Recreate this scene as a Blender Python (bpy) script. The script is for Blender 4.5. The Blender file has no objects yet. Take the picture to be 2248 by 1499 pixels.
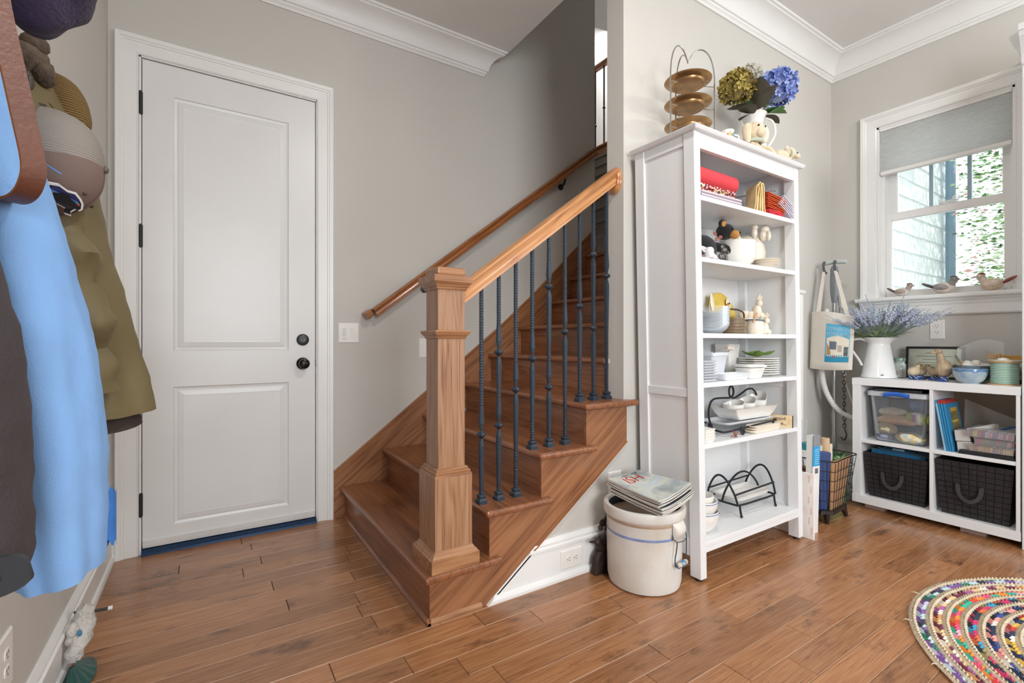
import bpy, bmesh, math, random
from mathutils import Vector, Matrix, noise as mnoise
random.seed(7)
SC = bpy.context.scene
COL = SC.collection
PI = math.pi

# ------------------------------------------------------------------ camera
cam_d = bpy.data.cameras.new('camera'); cam = bpy.data.objects.new('camera', cam_d); COL.objects.link(cam)
cam_d.sensor_width = 36.0; cam_d.lens = 36.0 * 1044.4 / 2248.0; cam_d.clip_start = 0.02
cam.location = (0, 0, 1.04); cam.rotation_euler = (PI / 2, 0, -math.radians(32.70))
SC.camera = cam

# ------------------------------------------------------------------ world, lamps, exposure
W = bpy.data.worlds.new('world'); SC.world = W; W.use_nodes = True
wn = W.node_tree.nodes; wl = W.node_tree.links
bgn = wn['Background']
sky = wn.new('ShaderNodeTexSky'); sky.sky_type = 'HOSEK_WILKIE'; sky.turbidity = 3.0; sky.ground_albedo = 0.4
sky.sun_direction = Vector((0.25, -0.55, 0.8)).normalized()
mixw = wn.new('ShaderNodeMix'); mixw.data_type = 'RGBA'; mixw.inputs[0].default_value = 0.75
mixw.inputs[7].default_value = (0.93, 0.96, 1.0, 1)
wl.new(sky.outputs[0], mixw.inputs[6]); wl.new(mixw.outputs[2], bgn.inputs[0])
bgn.inputs[1].default_value = 2.8

def area(name, loc, target, sx, sy, power, color=(1, 1, 1), spread=180):
    d = bpy.data.lights.new(name, 'AREA'); d.shape = 'RECTANGLE'; d.size = sx; d.size_y = sy
    d.energy = power; d.color = color; d.spread = math.radians(spread)
    o = bpy.data.objects.new(name, d); COL.objects.link(o); o.location = loc
    o.rotation_euler = (Vector(target) - Vector(loc)).to_track_quat('-Z', 'Y').to_euler()
    return o
sun_d = bpy.data.lights.new('sun', 'SUN'); sun_d.energy = 4.5; sun_d.angle = math.radians(1.0)
sun = bpy.data.objects.new('sun', sun_d); COL.objects.link(sun)
sun.rotation_euler = Vector((-0.25, 0.55, -0.8)).to_track_quat('-Z', 'Y').to_euler()
area('fill_light_behind', (0.6, -2.8, 1.65), (3.0, 1.2, .75), 2.0, 1.9, 100, (0.93, 0.97, 1.0), 125)  # added soft fill behind the camera; the wall there has no window
area('key_light_side', (3.66, -1.35, 1.65), (0.6, 1.4, 1.0), 2.2, 1.7, 46, (0.91, 0.955, 1.0))  # unseen key light from the right; no window opening at this spot
area('ceiling_lamp', (1.05, 0.55, 2.99), (1.05, 0.6, 0), 0.14, 0.14, 20, (1.0, 0.97, 0.93))
area('ceiling_lamp_room', (3.20, -0.35, 2.97), (2.4, 1.0, 0.6), 0.26, 0.26, 15, (1.0, 0.98, 0.95))
area('upper_hall_fill', (5.0, 4.4, 5.3), (5.2, 4.4, 3), 0.8, 0.8, 60, (1.0, 0.98, 0.96))  # unseen fill added to brighten the hall above the stairs
SC.view_settings.view_transform = 'Standard'; SC.view_settings.look = 'None'
SC.view_settings.exposure = 0.0; SC.view_settings.gamma = 1.0; SC.view_settings.use_curve_mapping = False
SC.cycles.use_denoising = True
SC.cycles.max_bounces = 10; SC.cycles.diffuse_bounces = 6; SC.cycles.transparent_max_bounces = 16

# ------------------------------------------------------------------ mesh helpers
class M:
    """collects vertices and faces; .mi is the material index given to new faces"""
    def __init__(s): s.v = []; s.f = []; s.m = []; s.mi = 0; s.colors = None
    def face(s, *idx): s.f.append(tuple(idx)); s.m.append(s.mi)
    def add(s, verts, faces):
        b = len(s.v); s.v += [tuple(p) for p in verts]
        for f in faces: s.f.append(tuple(b + i for i in f)); s.m.append(s.mi)
        return s
    def box(s, x0, x1, y0, y1, z0, z1):
        if x0 > x1: x0, x1 = x1, x0
        if y0 > y1: y0, y1 = y1, y0
        if z0 > z1: z0, z1 = z1, z0
        return s.add([(x0, y0, z0), (x1, y0, z0), (x1, y1, z0), (x0, y1, z0), (x0, y0, z1), (x1, y0, z1), (x1, y1, z1), (x0, y1, z1)],
                     [(0, 3, 2, 1), (4, 5, 6, 7), (0, 1, 5, 4), (1, 2, 6, 5), (2, 3, 7, 6), (3, 0, 4, 7)])
    def hexa(s, lo, hi):   # two quads, lower and upper, same winding
        return s.add(list(lo) + list(hi), [(0, 3, 2, 1), (4, 5, 6, 7), (0, 1, 5, 4), (1, 2, 6, 5), (2, 3, 7, 6), (3, 0, 4, 7)])
    def prism(s, poly, axis, a0, a1):
        def P(p, a):
            if axis == 'x': return (a, p[0], p[1])
            if axis == 'y': return (p[0], a, p[1])
            return (p[0], p[1], a)
        n = len(poly); vs = [P(p, a0) for p in poly] + [P(p, a1) for p in poly]
        fs = [tuple(range(n)), tuple(range(2 * n - 1, n - 1, -1))]
        for i in range(n): j = (i + 1) % n; fs.append((i, i + n, j + n, j))
        return s.add(vs, fs)
    def lathe(s, prof, n=24, c=(0, 0, 0), sx=1.0, sy=1.0, a0=0.0, fn=None, cap=True):
        b = len(s.v); k = len(prof)
        for i in range(k):
            r, z = prof[i]
            for j in range(n):
                a = a0 + 2 * PI * j / n; rr = r * (fn(a, i, z) if fn else 1.0)
                s.v.append((c[0] + rr * math.cos(a) * sx, c[1] + rr * math.sin(a) * sy, c[2] + z))
        for i in range(k - 1):
            for j in range(n):
                q = (j + 1) % n
                s.face(b + i * n + j, b + i * n + q, b + (i + 1) * n + q, b + (i + 1) * n + j)
        if cap and prof[0][0] > 1e-6: s.face(*[b + j for j in range(n - 1, -1, -1)])
        if cap and prof[-1][0] > 1e-6: s.face(*[b + (k - 1) * n + j for j in range(n)])
        return s
    def tube(s, pts, r, n=8, closed=False, sq=False):
        pts = [Vector(p) for p in pts]
        if (3 if closed else 4) <= len(pts) <= 24 and not sq:      # smooth hand-made curves
            P = pts; L = len(P); o = []
            for i in range(L if closed else L - 1):
                q = [P[(i + j) % L] if closed else P[min(max(i + j, 0), L - 1)] for j in (-1, 0, 1, 2)]
                for f in (0, .25, .5, .75): o.append((q[1] * 2 + (q[2] - q[0]) * f + (q[0] * 2 - q[1] * 5 + q[2] * 4 - q[3]) * f * f + (q[1] * 3 - q[0] - q[2] * 3 + q[3]) * f ** 3) * .5)
            pts = o if closed else o + [P[-1]]
        k = len(pts); b = len(s.v)
        up = None
        for i, p in enumerate(pts):
            if closed: t = pts[(i + 1) % k] - pts[i - 1]
            else: t = pts[min(i + 1, k - 1)] - pts[max(i - 1, 0)]
            if t.length < 1e-9: t = Vector((0, 0, 1))
            t.normalize()
            if up is None: up = Vector((0, 0, 1)) if abs(t.z) < 0.9 else Vector((1, 0, 0))
            x = t.cross(up)
            if x.length < 1e-6: x = t.cross(Vector((0.3, 1, 0.2)))
            x.normalize(); y = x.cross(t).normalized(); up = y
            rr = r(i / max(1, k - 1)) if callable(r) else r
            for j in range(n):
                a = 2 * PI * j / n + (PI / 4 if sq else 0)
                s.v.append(tuple(p + x * (rr * math.cos(a)) + y * (rr * math.sin(a))))
        for i in range(k if closed else k - 1):
            i2 = (i + 1) % k
            for j in range(n):
                q = (j + 1) % n
                s.face(b + i * n + j, b + i * n + q, b + i2 * n + q, b + i2 * n + j)
        if not closed:
            s.face(*[b + j for j in range(n - 1, -1, -1)]); s.face(*[b + (k - 1) * n + j for j in range(n)])
        return s
    def grid(s, fn, nu, nv, cu=False, cv=False):
        b = len(s.v)
        for i in range(nu):
            for j in range(nv):
                s.v.append(tuple(fn(i / (nu if cu else nu - 1), j / (nv if cv else nv - 1))))
        for i in range(nu if cu else nu - 1):
            for j in range(nv if cv else nv - 1):
                i2 = (i + 1) % nu; j2 = (j + 1) % nv
                s.face(b + i * nv + j, b + i2 * nv + j, b + i2 * nv + j2, b + i * nv + j2)
        return s
    def ball(s, c, rx, ry=None, rz=None, n=14, m=9, rot=None):
        ry = rx if ry is None else ry; rz = rx if rz is None else rz
        b = len(s.v); c = Vector(c)
        def P(x, y, z):
            p = Vector((x * rx, y * ry, z * rz))
            if rot is not None: p = rot @ p
            s.v.append(tuple(c + p))
        P(0, 0, -1)
        for i in range(1, m):
            t = -PI / 2 + PI * i / m
            for j in range(n):
                a = 2 * PI * j / n; P(math.cos(t) * math.cos(a), math.cos(t) * math.sin(a), math.sin(t))
        P(0, 0, 1)
        for j in range(n): s.face(b, b + 1 + (j + 1) % n, b + 1 + j)
        for i in range(m - 2):
            for j in range(n):
                q = (j + 1) % n
                s.face(b + 1 + i * n + j, b + 1 + i * n + q, b + 1 + (i + 1) * n + q, b + 1 + (i + 1) * n + j)
        t = b + 1 + (m - 1) * n; o = b + 1 + (m - 2) * n
        for j in range(n): s.face(o + j, o + (j + 1) % n, t)
        return s
    def put(s, other, mat=None):
        b = len(s.v)
        s.v += [tuple(mat @ Vector(p)) for p in other.v] if mat is not None else other.v
        s.f += [tuple(b + i for i in f) for f in other.f]; s.m += other.m
        return s
    def warp(s, fn): s.v = [tuple(fn(Vector(p))) for p in s.v]; return s
    def xf(s, mat): s.v = [tuple(mat @ Vector(p)) for p in s.v]; return s
    def centre(s):
        xs = [p[0] for p in s.v]; ys = [p[1] for p in s.v]; zs = [p[2] for p in s.v]
        return Vector(((min(xs) + max(xs)) / 2, (min(ys) + max(ys)) / 2, min(zs)))

def rotz(a): return Matrix.Rotation(a, 4, 'Z')
def rotx(a): return Matrix.Rotation(a, 4, 'X')
def roty(a): return Matrix.Rotation(a, 4, 'Y')
def tr(x, y, z): return Matrix.Translation((x, y, z))

def mesh(name, mb, off=(0, 0, 0), mats=(), smooth=False, angle=40):
    me = bpy.data.meshes.new(name)
    ox, oy, oz = off
    me.from_pydata([(x - ox, y - oy, z - oz) for x, y, z in mb.v], [], mb.f)
    for m in mats: me.materials.append(m)
    if len(mats) > 1: me.polygons.foreach_set('material_index', mb.m)
    bm = bmesh.new(); bm.from_mesh(me); bmesh.ops.recalc_face_normals(bm, faces=bm.faces); bm.to_mesh(me); bm.free()
    if smooth:
        me.shade_smooth(); me.set_sharp_from_angle(angle=math.radians(angle))
    me.update()
    return me
def asl(m): return list(m) if isinstance(m, (list, tuple)) else [m]
def put_mods(o, bevel, seg=2, sub=0):
    if bevel:
        b = o.modifiers.new('bevel', 'BEVEL'); b.width = bevel; b.segments = seg; b.limit_method = 'ANGLE'; b.angle_limit = math.radians(35)
        b.harden_normals = False
    if sub:
        u = o.modifiers.new('subsurf', 'SUBSURF'); u.levels = sub; u.render_levels = sub
def tagp(o, label=None, cat=None, group=None, kind=None):
    if label: o['label'] = label
    if cat: o['category'] = cat
    if group: o['group'] = group
    if kind: o['kind'] = kind
    return o
def thing(name, label, cat, loc=(0, 0, 0), rot=0.0, group=None, kind=None):
    o = bpy.data.objects.new(name, None); COL.objects.link(o); o.empty_display_size = 0.05
    o.location = loc; o.rotation_euler = (0, 0, rot)
    return tagp(o, label, cat, group, kind)
def root_loc(p):
    v = Vector((0, 0, 0))
    while p is not None: v += p.location; p = p.parent
    return v
def part(name, mb, mat, parent, smooth=False, bevel=0, seg=2, world=True, sub=0, angle=40, label=None, kind=None):
    """a part of parent; with world=True the vertices are given in room coordinates (parents not turned)"""
    off = root_loc(parent) if world else (0, 0, 0)
    o = bpy.data.objects.new(name, mesh(name, mb, off, asl(mat), smooth, angle)); COL.objects.link(o)
    o.parent = parent; put_mods(o, bevel, seg, sub)
    return tagp(o, label, None, None, kind)
def solo(name, mb, mat, label, cat, group=None, smooth=False, bevel=0, seg=2, sub=0, angle=40, kind=None):
    """a top-level thing that is one mesh; origin at the middle of its base"""
    c = mb.centre()
    o = bpy.data.objects.new(name, mesh(name, mb, c, asl(mat), smooth, angle)); COL.objects.link(o)
    o.location = c; put_mods(o, bevel, seg, sub)
    return tagp(o, label, cat, group, kind)
def dup(o, loc=None, rot=None, label=None, parent=None, group=None):
    c = o.copy(); COL.objects.link(c)
    if parent is not None: c.parent = parent
    if loc is not None: c.location = loc
    if rot is not None: c.rotation_euler = rot if isinstance(rot, (tuple, list)) else (0, 0, rot)
    if label: c['label'] = label
    if group: c['group'] = group
    for ch in list(o.children): dup(ch, parent=c)
    return c
def text(txt, size, mat, parent, mw, name='lettering', depth=0.0004, align='CENTER', world=True):
    cu = bpy.data.curves.new(name, 'FONT'); cu.body = txt; cu.size = size; cu.align_x = align; cu.align_y = 'CENTER'; cu.extrude = depth
    tmp = bpy.data.objects.new(name, cu); COL.objects.link(tmp)
    dg = bpy.context.evaluated_depsgraph_get(); me = bpy.data.meshes.new_from_object(tmp.evaluated_get(dg))
    bpy.data.objects.remove(tmp); bpy.data.curves.remove(cu)
    me.name = name; me.transform(mw)
    if world: me.transform(Matrix.Translation(-root_loc(parent)))
    me.materials.clear(); me.materials.append(mat)
    o = bpy.data.objects.new(name, me); COL.objects.link(o); o.parent = parent
    return o
def frame_mat(o, x, y):   # matrix whose x and y axes are given
    x = Vector(x).normalized(); y = Vector(y); y = (y - x * y.dot(x)).normalized(); z = x.cross(y)
    return Matrix(((x.x, y.x, z.x, o[0]), (x.y, y.y, z.y, o[1]), (x.z, y.z, z.z, o[2]), (0, 0, 0, 1)))

# ------------------------------------------------------------------ materials
def lin(c):
    if isinstance(c, str):
        c = c.lstrip('#'); c = [int(c[i:i + 2], 16) / 255 for i in (0, 2, 4)]
    return tuple(x / 12.92 if x <= 0.04045 else ((x + 0.055) / 1.055) ** 2.4 for x in c) + (1.0,)
def newmat(name):
    m = bpy.data.materials.new(name); m.use_nodes = True
    return m, m.node_tree.nodes, m.node_tree.links, m.node_tree.nodes['Principled BSDF']
def plain(name, c, rough=0.5, metal=0.0, var=0.06, scale=8.0, bump=0.0, bscale=60.0, spec=0.5, sheen=0.0, alpha=None, trans=0.0, coat=0.0, stretch=(1, 1, 1)):
    m, n, l, p = newmat(name); c = lin(c)
    p.inputs['Roughness'].default_value = rough; p.inputs['Metallic'].default_value = metal
    p.inputs['Specular IOR Level'].default_value = spec
    if sheen: p.inputs['Sheen Weight'].default_value = sheen
    if coat: p.inputs['Coat Weight'].default_value = coat; p.inputs['Coat Roughness'].default_value = 0.1
    if trans: p.inputs['Transmission Weight'].default_value = trans
    if alpha is not None: p.inputs['Alpha'].default_value = alpha
    tc = n.new('ShaderNodeTexCoord'); mp = n.new('ShaderNodeMapping'); mp.inputs['Scale'].default_value = stretch
    l.new(tc.outputs['Object'], mp.inputs[0])
    no = n.new('ShaderNodeTexNoise'); no.inputs['Scale'].default_value = scale; no.inputs['Detail'].default_value = 3
    l.new(mp.outputs[0], no.inputs['Vector'])
    cr = n.new('ShaderNodeValToRGB')
    cr.color_ramp.elements[0].position = 0.3; cr.color_ramp.elements[1].position = 0.7
    cr.color_ramp.elements[0].color = tuple(x * (1 - var) for x in c[:3]) + (1,)
    cr.color_ramp.elements[1].color = tuple(min(1, x * (1 + var)) for x in c[:3]) + (1,)
    l.new(no.outputs['Fac'], cr.inputs[0]); l.new(cr.outputs[0], p.inputs['Base Color'])
    if bump:
        b2 = n.new('ShaderNodeTexNoise'); b2.inputs['Scale'].default_value = bscale; b2.inputs['Detail'].default_value = 4
        l.new(mp.outputs[0], b2.inputs['Vector'])
        bp = n.new('ShaderNodeBump'); bp.inputs['Strength'].default_value = bump; bp.inputs['Distance'].default_value = 0.01
        l.new(b2.outputs['Fac'], bp.inputs['Height']); l.new(bp.outputs[0], p.inputs['Normal'])
    return m
def wood(name, light, mid, dark, axis='X', rough=0.35, scale=1.0, rand=0.15, grain=0.30, spec=0.5, coat=0.0, tilt=0.0, knots=False):
    m, n, l, p = newmat(name)
    p.inputs['Roughness'].default_value = rough; p.inputs['Specular IOR Level'].default_value = spec
    if coat: p.inputs['Coat Weight'].default_value = coat; p.inputs['Coat Roughness'].default_value = 0.18
    tc = n.new('ShaderNodeTexCoord'); oi = n.new('ShaderNodeObjectInfo')
    rnd = n.new('ShaderNodeVectorMath'); rnd.operation = 'SCALE'; rnd.inputs[0].default_value = (7.3, 5.1, 3.7)
    l.new(oi.outputs['Random'], rnd.inputs['Scale'])
    ad = n.new('ShaderNodeVectorMath'); ad.operation = 'ADD'; l.new(tc.outputs['Object'], ad.inputs[0]); l.new(rnd.outputs[0], ad.inputs[1])
    rt = n.new('ShaderNodeMapping'); rt.inputs['Rotation'].default_value = (0, tilt, 0); l.new(ad.outputs[0], rt.inputs[0])
    sc = {'X': (1.3, 17, 17), 'Y': (17, 1.3, 17), 'Z': (17, 17, 1.3)}[axis]
    mp = n.new('ShaderNodeMapping'); mp.inputs['Scale'].default_value = tuple(a * scale for a in sc); l.new(rt.outputs[0], mp.inputs[0])
    n1 = n.new('ShaderNodeTexNoise'); n1.inputs['Scale'].default_value = 0.75; n1.inputs['Detail'].default_value = 2.0; n1.inputs['Distortion'].default_value = 0.25
    l.new(mp.outputs[0], n1.inputs['Vector'])
    mu = n.new('ShaderNodeMath'); mu.operation = 'MULTIPLY'; mu.inputs[1].default_value = 46; l.new(n1.outputs['Fac'], mu.inputs[0])
    sn = n.new('ShaderNodeMath'); sn.operation = 'SINE'; l.new(mu.outputs[0], sn.inputs[0])
    mr = n.new('ShaderNodeMapRange'); mr.inputs[1].default_value = -1; mr.inputs[2].default_value = 1; l.new(sn.outputs[0], mr.inputs[0])
    mp2 = n.new('ShaderNodeMapping'); mp2.inputs['Scale'].default_value = tuple(a * scale * (11 if a > 2 else 4) for a in sc); l.new(rt.outputs[0], mp2.inputs[0])
    n2 = n.new('ShaderNodeTexNoise'); n2.inputs['Scale'].default_value = 1.0; n2.inputs['Detail'].default_value = 4.0; l.new(mp2.outputs[0], n2.inputs['Vector'])
    cr = n.new('ShaderNodeValToRGB'); e = cr.color_ramp.elements
    e[0].position = 0.16; e[0].color = lin(dark); e[1].position = 0.8; e[1].color = lin(light)
    em = e.new(0.36); em.color = lin(mid)
    mixf = n.new('ShaderNodeMix'); mixf.data_type = 'FLOAT'; mixf.inputs[0].default_value = 1 - grain
    l.new(mr.outputs[0], mixf.inputs[2]); l.new(n2.outputs['Fac'], mixf.inputs[3]); l.new(mixf.outputs[0], cr.inputs[0])
    hs = n.new('ShaderNodeHueSaturation')
    vr = n.new('ShaderNodeMapRange'); vr.inputs[3].default_value = 1 - rand; vr.inputs[4].default_value = 1 + rand; l.new(oi.outputs['Random'], vr.inputs[0])
    l.new(vr.outputs[0], hs.inputs['Value']); l.new(cr.outputs[0], hs.inputs['Color'])
    out = hs.outputs[0]
    if knots:
        n3 = n.new('ShaderNodeTexNoise'); n3.inputs['Scale'].default_value = 1.0; n3.inputs['Detail'].default_value = 5; n3.inputs['Roughness'].default_value = 0.7
        mp3 = n.new('ShaderNodeMapping'); mp3.inputs['Scale'].default_value = (5, 11, 11); l.new(ad.outputs[0], mp3.inputs[0]); l.new(mp3.outputs[0], n3.inputs['Vector'])
        c3 = n.new('ShaderNodeValToRGB'); c3.color_ramp.elements[0].position = 0.55; c3.color_ramp.elements[0].color = (0, 0, 0, 1)
        c3.color_ramp.elements[1].position = 0.70; c3.color_ramp.elements[1].color = (1, 1, 1, 1); l.new(n3.outputs['Fac'], c3.inputs[0])
        # saw marks that run across the boards
        wv = n.new('ShaderNodeTexWave'); wv.bands_direction = 'X'; wv.inputs['Scale'].default_value = 42; wv.inputs['Distortion'].default_value = 5; wv.inputs['Detail'].default_value = 2
        l.new(ad.outputs[0], wv.inputs['Vector'])
        ml = n.new('ShaderNodeMath'); ml.operation = 'MULTIPLY'; l.new(c3.outputs[0], ml.inputs[0]); l.new(wv.outputs['Fac'], ml.inputs[1])
        ma = n.new('ShaderNodeMath'); ma.operation = 'MULTIPLY_ADD'; ma.inputs[1].default_value = 0.55; ma.use_clamp = True
        l.new(c3.outputs[0], ma.inputs[0])
        m5 = n.new('ShaderNodeMath'); m5.operation = 'MULTIPLY'; m5.inputs[1].default_value = 0.4; l.new(ml.outputs[0], m5.inputs[0]); l.new(m5.outputs[0], ma.inputs[2])
        mx = n.new('ShaderNodeMix'); mx.data_type = 'RGBA'; l.new(ma.outputs[0], mx.inputs[0]); l.new(out, mx.inputs[6]); mx.inputs[7].default_value = lin(dark)
        out = mx.outputs[2]
    l.new(out, p.inputs['Base Color'])
    bp = n.new('ShaderNodeBump'); bp.inputs['Strength'].default_value = 0.12; bp.inputs['Distance'].default_value = 0.004
    l.new(n2.outputs['Fac'], bp.inputs['Height']); l.new(bp.outputs[0], p.inputs['Normal'])
    return m
def bands(name, cols, axis='Z', scale=40.0, rough=0.8, dist=1.5, bump=0.3, sharp=False):
    m, n, l, p = newmat(name); p.inputs['Roughness'].default_value = rough
    tc = n.new('ShaderNodeTexCoord'); w = n.new('ShaderNodeTexWave'); w.bands_direction = axis
    w.inputs['Scale'].default_value = scale; w.inputs['Distortion'].default_value = dist; w.inputs['Detail'].default_value = 2
    l.new(tc.outputs['Object'], w.inputs['Vector'])
    cr = n.new('ShaderNodeValToRGB'); e = cr.color_ramp.elements
    if sharp: cr.color_ramp.interpolation = 'CONSTANT'
    k = len(cols); e[0].position = 0; e[0].color = lin(cols[0]); e[1].position = 1 - (1 / k if sharp else 0); e[1].color = lin(cols[-1])
    for i in range(1, k - 1): q = e.new(i / k if sharp else i / (k - 1)); q.color = lin(cols[i])
    l.new(w.outputs['Fac'], cr.inputs[0]); l.new(cr.outputs[0], p.inputs['Base Color'])
    if bump:
        b = n.new('ShaderNodeBump'); b.inputs['Strength'].default_value = bump; b.inputs['Distance'].default_value = 0.003
        l.new(w.outputs['Fac'], b.inputs['Height']); l.new(b.outputs[0], p.inputs['Normal'])
    return m
def blotch(name, cols, scale=30.0, rough=0.85, vor=True, bump=0.0):
    m, n, l, p = newmat(name); p.inputs['Roughness'].default_value = rough
    tc = n.new('ShaderNodeTexCoord')
    if vor:
        t = n.new('ShaderNodeTexVoronoi'); t.inputs['Scale'].default_value = scale; l.new(tc.outputs['Object'], t.inputs['Vector'])
        sp = n.new('ShaderNodeSeparateColor'); l.new(t.outputs['Color'], sp.inputs[0]); fac = sp.outputs[0]
    else:
        t = n.new('ShaderNodeTexNoise'); t.inputs['Scale'].default_value = scale; t.inputs['Detail'].default_value = 4; l.new(tc.outputs['Object'], t.inputs['Vector']); fac = t.outputs['Fac']
    cr = n.new('ShaderNodeValToRGB'); cr.color_ramp.interpolation = 'CONSTANT' if vor else 'LINEAR'
    e = cr.color_ramp.elements; k = len(cols)
    e[0].position = 0 if vor else .3; e[0].color = lin(cols[0]); e[1].position = (1 - 1 / k) if vor else .7; e[1].color = lin(cols[-1])
    for i in range(1, k - 1): q = e.new(i / k if vor else .3 + .4 * i / (k - 1)); q.color = lin(cols[i])
    l.new(fac, cr.inputs[0]); l.new(cr.outputs[0], p.inputs['Base Color'])
    if bump:
        b = n.new('ShaderNodeBump'); b.inputs['Strength'].default_value = bump; b.inputs['Distance'].default_value = 0.004
        l.new(fac, b.inputs['Height']); l.new(b.outputs[0], p.inputs['Normal'])
    return m
def clear(name, tint='#ffffff', a=0.15, rough=0.05):
    m, n, l, p = newmat(name)
    p.inputs['Base Color'].default_value = lin(tint); p.inputs['Roughness'].default_value = rough
    fr = n.new('ShaderNodeFresnel'); fr.inputs[0].default_value = 1.45
    mr = n.new('ShaderNodeMapRange'); mr.inputs[3].default_value = a; mr.inputs[4].default_value = 0.9; l.new(fr.outputs[0], mr.inputs[0])
    l.new(mr.outputs[0], p.inputs['Alpha'])
    return m
def pane_glass(name):
    m, n, l, p = newmat(name); n.remove(p); o = n['Material Output']
    t = n.new('ShaderNodeBsdfTransparent'); t.inputs[0].default_value = (0.96, 0.98, 0.98, 1)
    g = n.new('ShaderNodeBsdfGlossy'); g.inputs['Roughness'].default_value = 0.01
    f = n.new('ShaderNodeFresnel'); f.inputs[0].default_value = 1.35; x = n.new('ShaderNodeMixShader')
    l.new(f.outputs[0], x.inputs[0]); l.new(t.outputs[0], x.inputs[1]); l.new(g.outputs[0], x.inputs[2]); l.new(x.outputs[0], o.inputs[0])
    return m

WALL = plain('greige_wall_paint', '#c9c6c0', 0.75, var=0.015, scale=2, bump=0.03, bscale=220, spec=0.3)
CEIL = plain('white_ceiling_paint', '#e4e3e1', 0.8, var=0.01, spec=0.3)
TRIM = plain('white_trim_paint', '#e9e9e7', 0.35, var=0.012, scale=5)
DOORW = plain('white_door_paint', '#e2e2e1', 0.32, var=0.02, scale=3)
SHELF = plain('white_shelf_paint', '#e4e5e6', 0.4, var=0.012, scale=6)
OAK_Y = wood('oak_stain_y', '#9c6540', '#825032', '#553320', 'Y', 0.3, 1.0, 0.06, coat=0.25)
OAK_Z = wood('oak_stain_z', '#b08a6c', '#9a7152', '#6a4836', 'Z', 0.38, 1.1, 0.06)
OAK_X = wood('oak_stain_x', '#b3855f', '#9a6b48', '#66432d', 'X', 0.35, 1.0, 0.06)
OAK_D = wood('oak_stain_diagonal', '#a87550', '#8a5b3d', '#573726', 'X', 0.35, 0.8, 0.05, tilt=math.radians(37))
OAK_RAIL = wood('oak_rail', '#d29a64', '#bb8050', '#7c4f30', 'X', 0.28, 1.0, 0.04, coat=0.3, tilt=math.radians(37))
OAK_RAILW = wood('oak_wall_rail', '#a86a3a', '#8e552d', '#5a3219', 'X', 0.25, 1.0, 0.04, coat=0.4, tilt=math.radians(37))
FLOORW = wood('scraped_floor_board', '#b5835a', '#94633f', '#4a2c1b', 'X', 0.26, 1.5, 0.2, grain=0.13, coat=0.25, knots=True)
EDGEW = plain('board_edge_glint', '#b08a6c', 0.3); ENDW = plain('dark_board_end', '#3b251a', 0.5)  # pale colour paints the glancing reflection along the long board bevels
FLOORB = plain('floor_joint', '#8d6a52', 0.4)
IRON = plain('black_wrought_iron', '#2f3b48', 0.40, 0.3, bump=0.25, bscale=120)
BLACK = plain('black_satin', '#1c1c1e', 0.45)
BRONZE = plain('oil_rubbed_bronze', '#2a2726', 0.25, 0.7)
PLATE = plain('switch_plate_plastic', '#eceae6', 0.35)
# ================================================================== THE ROOM
XL, XW, YD, YS, YI, ZC = -0.393, 3.80, 2.929, 1.648, 1.76, 3.05
def structure(name, mb, mat, parent=None, **k):
    if parent is None:
        o = bpy.data.objects.new(name, mesh(name, mb, (0, 0, 0), asl(mat), k.get('smooth', False))); COL.objects.link(o); o['kind'] = 'structure'
        put_mods(o, k.get('bevel', 0)); return o
    return part(name, mb, mat, parent, **k)

# ---- floor: every board is a piece of its own
floor = structure('floor', M().box(XL - .1, XW + .1, -3.0, YD + .1, -0.06, -0.004), FLOORB)
joints = {9: [.27], 8: [.514], 6: [.524], 4: [.333, .86], 3: [.547], 2: [1.377], -1: [1.275, 1.678], -3: [1.404, 1.79], -2: [2.035, 2.367], 0: [2.027]}
rf = random.Random(11)
PW = 0.0985
for k in range(-22, 19):
    y0 = 1.125 + PW * k; y1 = min(y0 + PW, YD + 0.02)
    xe = 0.70 if y0 > 1.66 else XW + .01
    js = sorted(joints.get(k, []))
    cuts = [XL - .02]; x = XL - .02
    if js:
        first = js[0]
        if first - x > 1.2: cuts.append(x + (first - x) * rf.uniform(.35, .65))
        cuts += js; x = js[-1]
    else:
        x += rf.uniform(.25, 1.0); cuts.append(x)
    while x < xe - .3: x += rf.uniform(.42, 1.15); cuts.append(x)
    cuts = [c for c in cuts if c < xe - .05] + [xe]
    for a, b in zip(cuts, cuts[1:]):
        if b - a < .03: continue
        e = .0020; g = .0003; dz = rf.uniform(-.0006, .0004)
        mb = M(); mb.hexa([(a + g, y0 + g, -.012), (b - g, y0 + g, -.012), (b - g, y1 - g, -.012), (a + g, y1 - g, -.012)],
                      [(a + g, y0 + g, -.0025), (b - g, y0 + g, -.0025), (b - g, y1 - g, -.0025), (a + g, y1 - g, -.0025)])
        q0 = [(a + g, y0 + g, -.0025), (b - g, y0 + g, -.0025), (b - g, y1 - g, -.0025), (a + g, y1 - g, -.0025)]; q1 = [(a + e, y0 + e, dz), (b - e, y0 + e, dz), (b - e, y1 - e, dz), (a + e, y1 - e, dz)]
        for j in range(4):
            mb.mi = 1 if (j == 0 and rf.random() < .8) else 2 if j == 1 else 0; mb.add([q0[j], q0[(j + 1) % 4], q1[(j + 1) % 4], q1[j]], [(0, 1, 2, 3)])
        mb.mi = 0; mb.add(q1, [(0, 1, 2, 3)])
        c = Vector(((a + b) / 2, (y0 + y1) / 2, 0))
        o = bpy.data.objects.new('floor_board', mesh('floor_board', mb, c, [FLOORW, EDGEW, ENDW])); COL.objects.link(o); o.parent = floor; o.location = c

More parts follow.
